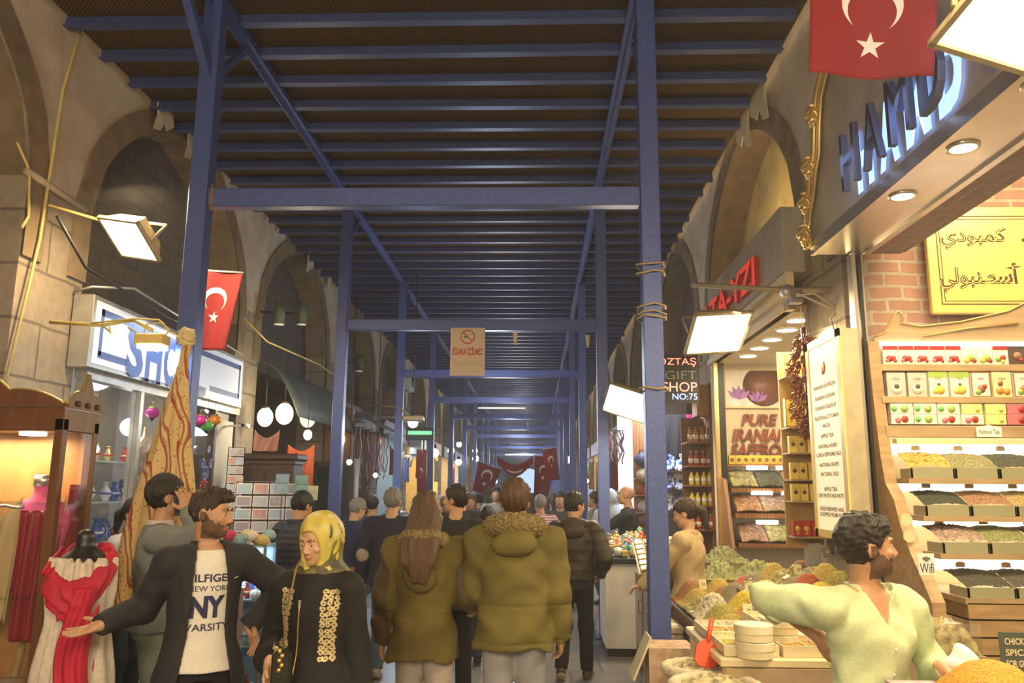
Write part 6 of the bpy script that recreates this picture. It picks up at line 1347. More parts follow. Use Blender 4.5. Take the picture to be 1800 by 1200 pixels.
# plastic scoops
for k, (x, y) in enumerate(((1.35, 5.2), (1.6, 5.5), (1.42, 5.75), (1.75, 5.9))):
    m = MB(); z = .84+.26*(x-1.06)/1.19+.16; m.tube([(0, 0, 0), (.03, -.10, .05)], .009, glassmat('scoop_clear', (.95, .93, .85), .3), 6); m.grid(lambda a, b: (.035*math.cos(math.pi*a), .09*b, -.02-.025*math.sin(math.pi*a)), 8, 3, mat('scoop_plastic', (.7, .68, .6), .15)); o = m.build('scoop'); o.location = (x, y, z); tag(o, 'clear plastic scoop resting in the spice heaps, %s' % ['nearest', 'between the yellow cones', 'by the tan heap', 'farthest'][k], 'scoop')
# far brown counter with golden packet box and dates
counter(1.00, 1.30, 7.2, 8.5, .90, .98, 'low brown counter with handled steel doors beyond the wrapped post')
t = thing('packet_tray', 'large tilted tray of golden wrapped packets beyond the post', 'tray', (1.16, 8.0, .98), 0); rotm = Matrix.Rotation(R(18), 3, 'X')
m = MB(); m.box((0, 0, .10), (.42, .62, .035), M_shw, Matrix.Rotation(R(24), 3, 'X') @ Matrix.Rotation(R(-8), 3, 'Y')); m.build('tray_board', t)
gp = mat('gold_wrap', (.46, .30, .05), .4, .2, scale=50, var=.3)
for i in range(4):
    for j in range(6):
        v = Matrix.Rotation(R(24), 3, 'X') @ Matrix.Rotation(R(-8), 3, 'Y') @ Vector((-.15+.1*i, -.25+.1*j, .032)); m = MB(); m.box((v.x, v.y, v.z+.10), (.088, .088, .03), gp, Matrix.Rotation(R(24), 3, 'X') @ Matrix.Rotation(R(-8), 3, 'Y'), .01); m.build('wrapped_packet', t)
t = thing('date_tray', 'steel tray heaped with brown dates on the low brown counter', 'tray', (1.16, 7.48, .965)); m = MB(); m.bb((-.14, -.22, 0), (.14, .22, .02), M_steel2, .01); m.bb((-.15, -.23, .015), (-.13, .23, .05), M_steel2); m.bb((.13, -.23, .015), (.15, .23, .05), M_steel2); m.build('tray', t)
m = heapmesh(.28, .42, .14, grain('dates', (.16, .09, .04), 30, 1), 26, .016, 1, 3); o = m.build('dates', t); o['kind'] = 'stuff'; o.location = (0, 0, .02)
# nuts/herb crates by the beige vendor
for k, (x, y, z, c_, nm) in enumerate(((1.62, 7.35, .98, (.50, .52, .22), 'pale green pistachio'), (1.92, 7.25, 1.0, (.46, .50, .18), 'green herb'), (1.75, 7.8, 1.08, (.40, .42, .18), 'dusty green leaf'))):
    t = thing('crate', '%s crate by the wall behind the beige jacket vendor' % nm, 'crate', (x, y, z-.12)); m = MB(); m.bb((-.16, -.2, 0), (.16, .2, .10), mat('crate_wood', (.55, .46, .26), .6)); m.bb((-.13, -.17, -.86+.0), (.13, .17, 0), M_cnt); m.build('crate_box', t)
    m = heapmesh(.40, .46, .11, grain('crate%d' % k, tuple(q*.8 for q in c_), 26, 1.2), 30, .030, 0, k, .7); o = m.build('leaf_heap', t); o['kind'] = 'stuff'; o.location = (0, 0, .10)
# lokum table with trays and round boxes
t = thing('delight_table', 'low table stacked with boxes of Turkish delight before the spice counter', 'table', (1.38, 4.42, 0)); DT = .10; m = MB(); m.bb((-.52, -.44, .90), (.37, .46, .94), M_warmw, .006); m.build('tabletop', t)
for sx_ in (-.48, .33):
    for sy_ in (-.40, .42): m = MB(); m.bb((sx_-.02, sy_-.02, 0), (sx_+.02, sy_+.02, .90), M_warmw); m.build('leg', t)
m = MB(); m.bb((-.50, -.455, .25), (.36, -.445, .90), mat('cardboard', (.42, .30, .17), .8)); m.build('front_board', t)
pb_ = mat('box_cream', (.72, .62, .40), .5, var=.06); lk = [grain('lok%d' % k, c, 30, 1) for k, c in enumerate(((.70, .55, .10), (.72, .62, .30), (.62, .36, .08), (.66, .60, .42)))]
def trayp():
    t = thing('delight_box', '', 'box'); m = MB(); a, b, h = .13, .09, .05
    m.bb((-a, -b, 0), (a, b, .008), pb_); m.bb((-a, -b, 0), (-a+.008, b, h), pb_); m.bb((a-.008, -b, 0), (a, b, h), pb_); m.bb((-a, -b, 0), (a, -b+.008, h), pb_); m.bb((-a, b-.008, 0), (a, b, h), pb_); m.bb((-.004, -b, 0), (.004, b, h*.9), pb_); m.build('box', t)
    for q in (-1, 1):
        m = MB(); rs = random.Random(q); m.grid(lambda u, v: (q*(.008+(a-.016)*u), -b+.01+(2*b-.02)*v, .036+.012*rs.random()), 10, 14, lk[0]); m.build('sweets', t)
    return t
def roundb():
    t = thing('round_box', '', 'box'); m = MB(); m.lathe([(0, 0), (.088, 0), (.088, .045), (0, .045)], pb_, n=32, smooth=False); m.build('base', t); m = MB(); m.lathe([(.088, .035), (.091, .035), (.091, .070), (.088, .073), (0, .073)], mat('box_lid', (.76, .68, .48), .45), n=32, smooth=False); m.build('lid', t); return t
tp, rb_ = trayp(), roundb()
for i in range(3):
    for j in range(4):
        for l in range(2 if j > 1 and i else 1): o = put(tp, (1.02+.275*i, 4.12+.19*j, .942+.052*l), 'open box of delight, %s column and %s row, %s' % (ordw[i], ordw[j], 'upper of two' if l == 1 else 'on the table'), 'open delight boxes', R(2*i)); [objmat(ch, lk[(i*2+j) % 4]) for ch in o.children if ch.name.startswith('sweets')]
for k, (px, py, Y, n_) in enumerate(((1318, 1170, 4.05, 2), (1362, 1130, 4.25, 2), (1410, 1120, 4.3, 1), (1385, 1090, 4.55, 2))):
    x = atY(px, py, Y).x
    for l in range(n_): put(rb_, (x+.02, Y-.02, .942+.076*l+(.104 if k == 3 else 0.0)), 'round cream box, %s stack on the delight table, %s' % (['nearest', 'second', 'rightmost', 'rearmost'][k], ['lower', 'upper'][l]), 'round boxes on the delight table')
m = MB(); m.bb((-.16, -.1, 0), (.16, .1, .06), pb_, .004); o = m.build('long_box'); o.location = (1.66, 4.78, .942); o.scale = (1, .8, 1); tag(o, 'long flat cream carton at the back of the delight table', 'box')
# stacked clear packs between the counter and the post
for i in range(6):
    for j in range(2):
        m = MB(); m.bb((-.10, -.085, 0), (.10, .085, .055), mat('pack_film', (.52, .44, .30), .12), .012); m.bb((-.07, -.06, .052), (.07, .06, .057), mat('pack_label', (.75, .66, .5), .4)) if i == 5 else None; o = m.build('sweet_pack'); o.location = (.93, 5.98+.20*j, .42+.060*i); tag(o, 'clear sweet pack in the %s stack beside the post, %s layer' % (['near', 'far'][j], ordw[i]), 'pack', 'clear packs by the post')
m = MB(); m.bb((-.12, -.19, 0), (.12, .24, .418), mat('carton_stack', (.34, .24, .15), .7)); o = m.build('cardboard_box'); o.location = (.925, 6.06, 0); tag(o, 'plain cardboard box under the clear sweet packs', 'box')
# sacks
M_sack = cloth('burlap', (.72, .64, .46), .95, scale=50, bump=.6, bscale=300)
for k, (px, Y, zt_, rad, c_, nm) in enumerate(((1232, 4.28, .83, .19, (.64, .54, .30), 'shelled nuts'), (1255, 3.88, .84, .20, (.62, .54, .30), 'unshelled nuts'))):
    x = atY(px, 1150, Y).x; t = thing('sack', 'rolled-top burlap sack of pale %s, %s' % (nm, ['farther one with a red scoop', 'nearest one'][k]), 'sack', (x, Y, 0)); 
    def F(P, rad=rad, zt_=zt_):
        r = np.hypot(P[:, 0], P[:, 1]*1.12); a = np.arctan2(P[:, 0], P[:, 1]); z = P[:, 2]; rr_ = rad*(.86+.10*np.sin(np.clip(z/zt_, 0, 1)*math.pi))+.004*np.sin(9*a+z*6)
        d = np.maximum(r-rr_, np.maximum(z-zt_, -z)); tor_ = np.hypot(r-rad*.93, (z-zt_))-.028-.002*np.sin(17*a)
        d = smin(d, tor_, .03); return np.maximum(d, -np.maximum(r-rad*.80, (zt_-.06)-z))
    sdf_obj('sack_cloth', F, (-.28, -.28, -.02), (.28, .28, zt_+.08), .010, [M_sack], t)
    m = MB(); rs = random.Random(k); m.grid(lambda a, b: (rad*.84*b*math.cos(a*2*math.pi), rad*.76*b*math.sin(a*2*math.pi), zt_-.012+.055*(1-b*b)+.012*rs.random()), 40, 14, grain('nut%d' % k, c_, 34, 1.2)); o = m.build('nuts', t); o['kind'] = 'stuff'
p = atY(1241, 1146, 4.22); t = thing('scoop', 'bright red-orange scoop stuck in the farther burlap sack', 'scoop', p); t.rotation_euler = (R(-25), R(18), 0); rd = mat('scoop_red', (.75, .09, .03), .35); m = MB()
m.prism([(-.055, -.05), (-.03, -.075), (.03, -.075), (.055, -.05), (.055, .02), (.02, .06), (-.02, .06), (-.055, .02)], (0, 0, 0), X3, Z3, .008, rd); m.bb((-.055, -.02, -.06), (-.048, .0, .02), rd); m.bb((.048, -.02, -.06), (.055, .0, .02), rd); m.build('blade', t); m = MB(); m.tube([(0, -.004, .05), (0, -.004, .17)], [.012, .014], rd, 8); m.build('handle', t)
t = thing('open_carton', 'open printed carton with a raised flap beside the burlap sacks', 'box', (atY(1175, 1150, 5.0).x, 5.10, 0)); m = MB(); pc = mat('carton_print', (.50, .40, .26), .7, scale=10, col2=(.3, .12, .08)); m.bb((-.12, -.14, 0), (.15, .14, .80), pc); m.build('carton', t); m = MB(); m.box((-.16, -.04, .74), (.012, .22, .26), mat('flap_cream', (.66, .58, .36), .6), Matrix.Rotation(R(24), 3, 'Y')); m.build('flap', t)
# trinket stall beyond, white counter
t = thing('white_counter', 'plain white panelled counter of the trinket stall', 'counter', (.98, 9.2, 0)); m = MB(); m.bb((-.26, -.42, .08), (.3, .38, .94), M_white, .004); m.build('panel', t); m = MB(); m.bb((-.24, -.40, 0), (.28, .36, .08), M_black); m.build('plinth', t)
m = MB(); m.bb((-.30, -.46, .94), (.42, .42, .99), M_black); m.build('counter_top', t)
r_ = random.Random(11); tc_ = [((.55, .06, .06), 'red'), ((.15, .30, .60), 'blue'), ((.70, .70, .72), 'white'), ((.62, .45, .12), 'gold'), ((.12, .4, .35), 'teal'), ((.5, .5, .55), 'silver')]
def trinket(c_, kind):
    t = thing('trinket', '', 'trinket'); mm_ = mat('trk%s' % (c_,), c_, .2, .2)
    m = MB()
    if kind == 0: m.ball((0, 0, .04), .04, mm_, 12, 8); m.build('orb', t)
    elif kind == 1: m.lathe([(0, 0), (.03, 0), (.045, .04), (.02, .07), (.03, .09)], mm_, n=12); m.build('cup', t)
    else: m.box((0, 0, .03), (.08, .06, .06), mm_, None, .008); m.build('little_box', t)
    m = MB(); m.lathe([(.012, .08), (.012, .10), (0, .10)], gold, n=8); m.build('finial', t); return t
TR = [(trinket(c_, k), nm, k) for k in range(3) for c_, nm in tc_]; KD = ['orb', 'cup', 'little box']
for i in range(90):
    tr, nm, kd = TR[i % 18]; a, b = r_.random(), r_.random(); lp = (.80+.52*a, 8.9+.66*b, 1.0+.20*b*(.5+.5*a)); put(tr, lp, '%s %s among the trinkets heaped on the white counter' % (nm, KD[kd]), '%s %ss on the white counter' % (nm, KD[kd]), r_.uniform(0, 6), None, r_.uniform(.8, 1.3))
m = MB(); m.add([(.75, 8.88, .99), (1.36, 8.88, .99), (1.36, 9.58, 1.18), (.75, 9.58, 1.09), (.75, 9.58, .99), (1.36, 9.58, .99)], [(0, 1, 2, 3), (4, 3, 2, 5), (0, 3, 4), (1, 5, 2)], cloth('stall_cloth', (.12, .12, .16))); tag(m.build('display_riser'), 'dark cloth-covered riser under the trinkets', 'riser')
t = thing('hoodie_form', 'pale blue hooded sweatshirt on a form beside the trinket stall', 'clothing', (ex(1074, 10.9), 10.9, 0)); f_ = f_u([f_loft([(.85, 0, 0, .20, .13), (1.2, 0, 0, .19, .12), (1.4, 0, 0, .17, .11), (1.5, 0, 0, .09, .08)], .02), f_ell((0, 0, 1.60), (.09, .10, .13)), f_chain([(-.17, 0, 1.38), (-.24, 0, 1.1), (-.25, .02, .9)], [.07, .06, .05]), f_chain([(.17, 0, 1.38), (.24, 0, 1.1), (.25, .02, .9)], [.07, .06, .05])], .04); sdf_obj('sweatshirt', folds(f_, .006, 8, 24), (-.36, -.25, .8), (.36, .25, 1.8), .013, [cloth('hoodie', (.50, .58, .68))], t); m = MB(); m.tube([(0, 0, .02), (0, 0, .9)], .015, M_black, 6); m.lathe([(.16, 0), (.16, .02)], M_black, n=16); m.build('stand', t)
# bags, scarves of the lit bay behind
for k, (px, py, c_, nm) in enumerate(((1131, 808, (.06, .08, .16), 'navy'), (1135, 835, (.42, .42, .30), 'pale striped'), (1138, 862, (.30, .04, .05), 'dark red'), (1138, 890, (.35, .36, .40), 'grey'), (1140, 912, (.18, .10, .14), 'plum'))):
    p = atY(px, py, 11.0); t = thing('handbag', '%s rounded handbag on the bag rack, %s from the top' % (nm, ordw[k]), 'bag', p, 0, 'handbags on the rack'); m = MB(); f_ = f_ell((0, 0, 0), (.13, .08, .095)); sdf_obj('bag_body', folds(f_, .006, 30, 20, k), (-.17, -.12, -.13), (.17, .12, .13), .014, [cloth('bag%d' % k, c_, .5)], t); m = MB(); m.tube([(-.06, 0, .08), (-.04, 0, .13), (.04, 0, .13), (.06, 0, .08)], .008, M_black, 5); m.build('handle', t)
m = MB(); P0 = atY(1134, 860, 11.15); m.bb((P0.x-.16, 11.1, .2), (P0.x+.2, 11.14, 3.0), M_wood)
for z in (1.02, 1.27, 1.50, 1.73, 1.95): m.bb((P0.x-.16, 10.9, z-.10), (P0.x+.2, 11.14, z-.085), M_wood)
tag(m.build('bag_rack'), 'wooden rack holding a column of handbags behind the vendor', 'rack')
t = thing('lit_wardrobe', 'tall dazzling white lit display column beside the handbag rack', 'display', (atY(1112, 800, 11.6).x, 11.6, 0)); m = MB(); m.bb((-.16, 0, .6), (-.02, .1, 3.0), glow('column_light', (1, .92, .85), 5)); m.build('light_panel', t); m = MB(); m.bb((-.2, .1, 0), (.2, .16, 3.1), M_white); m.build('backing', t)
for k, px in enumerate((1125, 1146)):
    drape('red_garment', 'red and white patterned garment hanging in the lit display, %s' % ['left one', 'right one'][k], 'clothing', atY(px, 742, 11.3), X3, Z3, .14, .50, mat('red_check', (.62, .12, .08), .8, scale=18, col2=(.7, .6, .55)), .02, 2)
# necklaces hanging from the arm
def beads(p, n, L, w, cc, label, grp=None):
    t = thing('bead_strand', label, 'beads', p, 0, grp)
    for k in range(n):
        m = MB(); m.tube([(w*(k/n-.5)+.5*w/n*math.sin(i*.9+k), .03*math.cos(k*2.1), -L*i/14*(1-.08*(k % 3))) for i in range(15)], .012, cc[k % len(cc)], 6); m.build('strand', t)
    m = MB(); m.tube([(-w/2, 0, .01), (w/2, 0, .01)], .01, M_grey, 5); m.build('rod', t); return t
bc = [mat('bead_plum', (.30, .12, .18), .3), mat('bead_silver', (.6, .55, .6), .2, .5), mat('bead_blue', (.12, .14, .4), .3)]
beads(atY(1085, 758, 10.4), 7, .42, .2, bc, 'cluster of dark and silver bead necklaces hanging under the glaring floodlight')
# ================================================================= FAR STALLS
def stall(side, c, wallc, lc, pw, seed, n_ord, goods_c, cloths, bright=0.0):
    r_ = random.Random(seed); sgn = -1 if side == 'left' else 1; X = XL if sgn < 0 else XR; nm = '%s stall on the %s' % (n_ord, side); bx = X+sgn*.9
    wl = MB(); mw = mat('stallwall%s%d' % (side, seed), wallc, .7, var=.08); wl.bb((X+sgn*.95, c-1.72, 0), (X+sgn*1.0, c+1.72, 3.35), mw); wl.bb((X+sgn*.02, c+1.62, 0), (X+sgn*.95, c+1.68, 3.35), mw); struct(wl, 'wall_stall')
    area('stall_light', (X+sgn*.3, c, 3.15), (X+sgn*.5, c, 1), 1.6, pw, lc, .5)
    area('stall_awning_light', (X-sgn*.35, c, 2.75), (X-sgn*.9, c, .5), 1.2, pw*.35, lc, .3)
    m = MB()
    for z in (.9, 1.3, 1.7, 2.1, 2.5): m.bb((bx-.12, c-1.6, z-.02), (bx+.02, c+1.6, z), M_shw)
    o = m.build('goods_shelf'); tag(o, 'wall shelving full of bright goods in the %s' % nm, 'shelving')
    for z in (.9, 1.3, 1.7, 2.1, 2.5):
        for i in range(6 if seed in (1, 2, 3, 7) else 4):
            k_ = r_.randrange(4); tr = vs_[k_]; put(tr, (bx-sgn*.06, c-1.3+.5*i+r_.uniform(-.1, .1), z+.001), 'small bright vase on the wall shelves of the %s' % nm, 'vases on the shelves of the %s' % nm, 0, None, r_.uniform(1.0, 1.6))
    m = MB(); tx0 = X-sgn*.02; tx1 = X-sgn*.85; m.bb((min(tx0, tx1), c-1.5, .08), (max(tx0, tx1), c+1.5, .92), mat('stall_base', (.20, .18, .16), .5)); m.bb((min(tx0, tx1), c-1.5, 0), (max(tx0, tx1), c+1.5, .08), M_black); m.bb((min(tx0, tx1)-.02, c-1.52, .92), (max(tx0, tx1)+.02, c+1.52, .96), M_shelf)
    tag(m.build('goods_counter'), 'low counter spread with small goods in the %s' % nm, 'counter')
    for i in range(12 if seed in (1, 2, 3, 7) else 6):
        tr, tn, kd = TR[r_.randrange(18)]; put(tr, (tx1+sgn*(.1+.7*r_.random()), c-1.4+(.23 if seed in (1, 2, 3, 7) else .46)*i, .962), 'small bright ornament on the counter of the %s' % nm, 'ornaments on the counter of the %s' % nm, 0, None, r_.uniform(1.5, 2.6))
    for i, (cc, cn) in enumerate(cloths):
        drape('hanging_cloth', '%s cloth hanging at the %s' % (cn, nm), 'cloth', (X-sgn*.30, c-1.3+i*.9, 2.75-.1*i), Vector((sgn*-.5, .86, 0)), Z3, .34, r_.uniform(.6, 1.1), mat('hang%s' % (cc,), cc, .8, scale=16, var=.3), .025, 3)
    m = MB(); m.bb((X-sgn*.10 if sgn > 0 else X, c-1.7, 2.95), (X if sgn > 0 else X+.10, c+1.7, 3.38), mat('stallsign%d%s' % (seed, side), goods_c, .5, emit=bright, ecol=goods_c)); o = m.build('shop_sign'); tag(o, 'plain %s fascia board over the %s' % ('lit' if bright else 'dull', nm), 'sign')
yel = (.62, .45, .16)
cl = [((.42, .03, .03), 'red'), ((.12, .16, .40), 'blue'), ((.55, .48, .36), 'cream'), ((.10, .30, .28), 'teal'), ((.40, .22, .08), 'rust')]
stall('left', BAYS[5], (.40, .48, .50), (.85, .95, 1), 45, 1, 'first glazed', (.12, .14, .24), [cl[0], cl[2], cl[1]])
stall('left', BAYS[6], (.60, .42, .14), WARM2, 85, 2, 'golden', (.10, .16, .14), [cl[0], cl[4]])
stall('left', BAYS[7], (.66, .50, .18), WARM2, 110, 3, 'second golden', (.3, .05, .04), [cl[2]], .3)
stall('left', BAYS[8], (.55, .42, .24), WARM2, 80, 4, 'ninth', (.10, .2, .1), [cl[1], cl[0]])
stall('left', BAYS[9], (.5, .42, .34), NEUT, 80, 5, 'tenth', (.1, .1, .3), [cl[3]])
stall('left', BAYS[10], (.5, .36, .2), WARM2, 80, 6, 'eleventh', (.3, .1, .05), [cl[4]])
stall('right', BAYS[5], (.46, .42, .42), NEUT, 60, 7, 'third', (.2, .16, .12), [cl[0], cl[1], cl[2]])
stall('right', BAYS[6], (.42, .32, .3), WARM2, 60, 8, 'fourth', (.4, .05, .03), [cl[0], cl[4]], .4)
stall('right', BAYS[7], (.5, .36, .2), WARM2, 70, 9, 'fifth', (.1, .12, .3), [cl[4], cl[3]])
stall('right', BAYS[8], (.4, .4, .5), COOL, 70, 10, 'sixth', (.3, .1, .05), [cl[0]])
stall('right', BAYS[9], (.5, .36, .2), WARM2, 70, 11, 'seventh', (.1, .1, .1), [cl[1]])
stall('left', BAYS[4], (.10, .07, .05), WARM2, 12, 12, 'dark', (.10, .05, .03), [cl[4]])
# glazed counters along the left between the posts
for k, y in enumerate((10.9, 12.1, 13.3, 14.6)):
    t = thing('glass_counter', 'low lit glass counter of jewellery along the left, %s from the front' % ordw[k], 'showcase', (-3.05, y, 0), 0, None)
    m = MB(); m.bb((-.3, -.5, .0), (.3, .5, .55), M_dark, .006); m.build('base', t); m = MB(); m.bb((-.3, -.5, .55), (.3, .5, .98), M_glc); m.build('glass_hood', t); m = MB(); m.bb((-.28, -.48, .552), (.28, .48, .57), mat('velvet_blue', (.10, .16, .30), .8)); m.build('tray', t)
    r_ = random.Random(k)
    for i in range(12): tr, tn, kd = TR[r_.randrange(18)]; put(tr, (-3.05+r_.uniform(-.22, .22), y+r_.uniform(-.42, .42), .571 if i < 6 else .982), 'trinket %s the %s glass counter' % ('inside' if i < 6 else 'on top of', ordw[k]), 'trinkets %s the %s glass counter' % ('inside' if i < 6 else 'on top of', ordw[k]), 0, None, r_.uniform(.8, 1.4))
    if k % 2 == 0: area('counter_light', (-3.05, y, .97), (-3.05, y, .5), .3, 5, COOL, .8)
# strands hanging at the glazed stall
rb2 = [mat('bead_red', (.5, .05, .04), .3), mat('bead_white', (.7, .66, .6), .3), mat('bead_blue', (.12, .14, .4), .3)]
for k, (px, Y) in enumerate(((632, 14.9), (648, 15.6), (664, 16.4), (676, 17.4))): beads(atY(px, 752+4*k, Y), 6, 1.25-.1*k, .22, rb2[k % 3:]+rb2[:k % 3], 'curtain of bead and pepper strings at the glazed stall, %s from the front' % ordw[k])
m = MB(); p = atY(560, 715, 13.6); m.grid(lambda a, b: (-3.88+1.0*b, 14.6+2.9*a, 3.30-.50*b), 8, 4, mat('violet_tarp', (.14, .13, .22), .7)); o = m.build('tarpaulin'); sd = o.modifiers.new('s', 'SOLIDIFY'); sd.thickness = .02; tag(o, 'bluish violet tarpaulin awning before the glazed stall', 'awning')
# hanging bulbs
for i, (px, py, Y, r_, cc, s_) in enumerate(((726, 743, 13.4, .10, (.6, .85, 1), 14), (763, 796, 19.5, .13, (.65, .9, 1), 14), (793, 792, 24, .12, (1, .8, .5), 12), (807, 781, 26, .10, (.8, .9, 1), 12), (806, 812, 27, .12, (1, .85, .6), 12), (835, 774+18, 33, .12, (1, .95, .8), 10), (836, 806, 34, .16, (.85, .95, 1), 14), (844, 829, 38, .16, (1, .8, .5), 12), (905, 843, 50, .20, (.7, .85, 1), 12),
        (989, 801, 30, .14, (1, .9, .8), 12), (998, 808, 28, .14, (1, .75, .7), 12), (988, 821, 34, .14, (1, .7, .5), 12), (1031, 845, 18, .06, (1, .85, .6), 10), (980, 838, 36, .12, (.7, .85, 1), 10), (870, 845, 46, .18, (.7, .85, 1), 8), (660, 790+45, 14.2, .05, (1, .85, .7), 10), (614, 812, 12.2, .05, (1, .85, .8), 12))):
    p = atY(px, py, Y); t = thing('pendant_lamp', 'glowing bulb pendant, %s along the aisle ceiling from the near end on the %s' % (ordw[i] if i < 9 else (ordw[i-9] if i < 15 else 'low %s' % ordw[i-15]), 'left' if px < 920 else 'right'), 'lamp', p, 0, 'far pendant lamps'); m = MB(); m.ball((0, 0, 0), r_*.85, glow('pend%d' % i, cc, s_), 14, 10); m.build('bulb', t)
    m = MB(); m.lathe([(r_*.5, r_*.8), (r_*.4, r_*1.5), (.01, r_*1.7)], M_black, n=10); m.tube([(0, 0, r_*1.5), (0, 0, max(.3, min(5.4-p.z, 2.6)))], .008, M_black, 4); m.build('cord', t)
# cool street-lamp shaped lamp housing
t = thing('street_floodlight', 'cool white floodlight on a bracket over the glazed stall', 'lamp', atY(726, 745, 13.3)); m = MB(); m.box((0, .05, .09), (.34, .3, .10), M_hous, None, .02); m.build('housing', t); m = MB(); m.tube([(0, .1, .1), (-.3, .2, .3), (-.9, .3, .35)], .02, M_arm, 6); m.build('bracket', t)
area('glazed_stall_flood', atY(726, 745, 13.3)+Vector((.1, -.2, -.15)), (-1.5, 12, 0), .3, 55, (.75, .9, 1))
# flags down the aisle
flag('small tilted red flag hanging at the left of the far aisle', atY(862, 818, 21), .62, .75, R(4), .04, 0, R(18), True, 'far aisle flags', .3, .2)
flag('small red flag hanging beside the right posts in the far aisle', atY(958, 802, 20), .50, .95, R(-4), .05, 0, R(6), True, 'far aisle flags', 1.2, .3)
flag('narrow folded red flag high by the right posts in the far aisle', atY(966, 788, 19), .38, .75, R(-30), .06, 0, R(-8), True, 'far aisle flags', 2.1, .2)
def banner():
    p = atY(905, 812, 20.5); t = thing('banner', 'sagging red banner with a pale bar strung across the far aisle', 'banner', p); w, h = .92, .30
    def s_(a, b): return ((a-.5)*w, .03*math.sin(a*9+b), -.22*math.sin(a*math.pi)+.16-b*h*(.55+.45*math.sin(a*math.pi)))
    m = MB(); m.grid(s_, 24, 8, M_red); o = m.build('cloth', t); sd = o.modifiers.new('s', 'SOLIDIFY'); sd.thickness = .006
    m = MB(); m.grid(lambda a, b: (lambda v: (v[0], v[1]-.01, v[2]))(s_(.28+.44*a, .60+.13*b)), 12, 2, M_fw); m.build('pale_bar', t)
    m = MB(); m.tube([(-w/2-.5, 0, .25), (-w/2, 0, .16), (w/2, 0, .16), (w/2+.5, 0, .25)], .006, M_white, 4); m.build('cord', t)
banner()
flag('dull red cloth flag hanging among the stalls on the left', atY(741, 790, 17.5), .34, 1.3, R(60), .05, 0, 0, True, 'far aisle flags', .3, .1)
m = MB(); m.tube([(-.55, 0, 0), (.55, 0, 0)], .022, glow('tube_dim', (.9, .85, .75), .5), 8); o = m.build('tube_light'); o.location = atY(882, 717, 18.4); tag(o, 'unlit fluorescent tube under the fourth cross beam', 'tube lamp')  # tube is off; a faint glow is put into its material
m = MB(); m.tube([(-.55, 0, 0), (.55, 0, 0)], .022, glow('tube_dim', (.9, .85, .75), .5), 8); o = m.build('tube_light'); o.location = atY(913, 799, 31); tag(o, 'small distant fluorescent tube above the red banner', 'tube lamp')
# torn tape bits on beams
for k, (px, py, Y) in enumerate(((906, 592, 9.78), (1033, 596, 9.78), (851, 743, 22.8), (891, 748, 22.8), (928, 749, 22.8), (983, 748, 22.8))):
    m = MB(); m.grid(lambda a, b: (.03*(a-.5)*2*(1-.5*b), .01*math.sin(b*4+k), -.16*b), 4, 6, M_torn); o = m.build('paper_scrap'); o.location = atY(px, py-8, Y); sd = o.modifiers.new('s', 'SOLIDIFY'); sd.thickness = .004; tag(o, 'pale paper scrap stuck to a cross beam, %s' % ['left one on the second beam', 'right one on the second beam', 'leftmost on the fifth beam', 'second on the fifth beam', 'third on the fifth beam', 'rightmost on the fifth beam'][k], 'scrap', 'paper scraps on the beams')
# wall spots, camera, air unit
for k, (px, py) in enumerate(((492, 550), (531, 552), (632, 638))):
    p = atX(px, py, -3.6); t = thing('wall_spotlight', 'slim cylindrical wall spotlight under the dark arches, %s' % ['left of a pair', 'right of a pair', 'farther along'][k], 'lamp', p); m = MB(); m.lathe([(.07, -.16), (.075, .16), (.05, .17)], mat('spot_green', (.10, .14, .10), .5), n=16); m.build('housing', t); m = MB(); m.lathe([(0, -.165), (.068, -.165), (.068, -.16)], glow('spot_lens', (1, .8, .6), 2.0 if k else .4), n=16); m.build('lens', t); m = MB(); m.tube([(0, 0, 0), (-.3, 0, .02)], .015, M_black, 6); m.build('bracket', t)
p = atX(432, 748, -3.55); t = thing('security_camera', 'white security camera on a bracket beside the souvenir shop sign', 'camera', p); m = MB(); m.tube([(-.0, -.09, 0), (0, .07, .0)], .03, M_white, 10); m.build('barrel', t); m = MB(); m.tube([(0, 0, 0), (-.15, 0, .0), (-.33, 0, -.02)], .012, M_white, 6); m.build('bracket', t); m = MB(); m.lathe([(0, 0), (.022, 0), (.022, .004)], M_black, (0, -.095, 0), 12, 'y'); m.build('lens', t)
for k, (px, py, X_, lab) in enumerate(((715, 668, -3.5, 'white air conditioner box with a round fan high on the left wall'), (690, 712, -3.4, 'brown louvred box on the wall beyond the violet tarpaulin'), (735, 782, -3.3, 'grey box unit above the golden stall'))):
    p = atX(px, py, X_); t = thing('air_conditioner', lab, 'air conditioner', p); mm_ = [M_white, mat('brown_box', (.14, .10, .08), .5), M_grey][k]; m = MB(); m.bb((-.16, -.42, -.28), (.16, .42, .28), mm_, .02); m.build('case', t); m = MB(); m.lathe([(0, .0), (.2, 0), (.2, .01)], M_black, (.165, 0, 0), 20, 'x'); m.build('fan', t); m = MB(); m.tube([(-.15, 0, -.28), (-.2, 0, -.6)], .03, M_grey, 6); m.bb((-.42, -.3, -.34), (.1, -.27, -.28), M_grey); m.build('bracket', t)
t = thing('neon_board', 'black board with green and red neon dots over the golden stall', 'sign', atY(738, 762, 17.2)); m = MB(); m.bb((-.30, 0, -.14), (.30, .04, .14), M_black); m.build('board', t); m = MB(); m.text('OPEN', (-.25, -.004, -.07), X3, Z3, .5, .15, glow('neon_green', (.1, 1, .35), 2.5), .0) if False else m.bb((-.26, -.008, -.02), (.26, -.002, .06), glow('neon_green', (.1, 1, .35), .8)); m.build('lit_band', t)
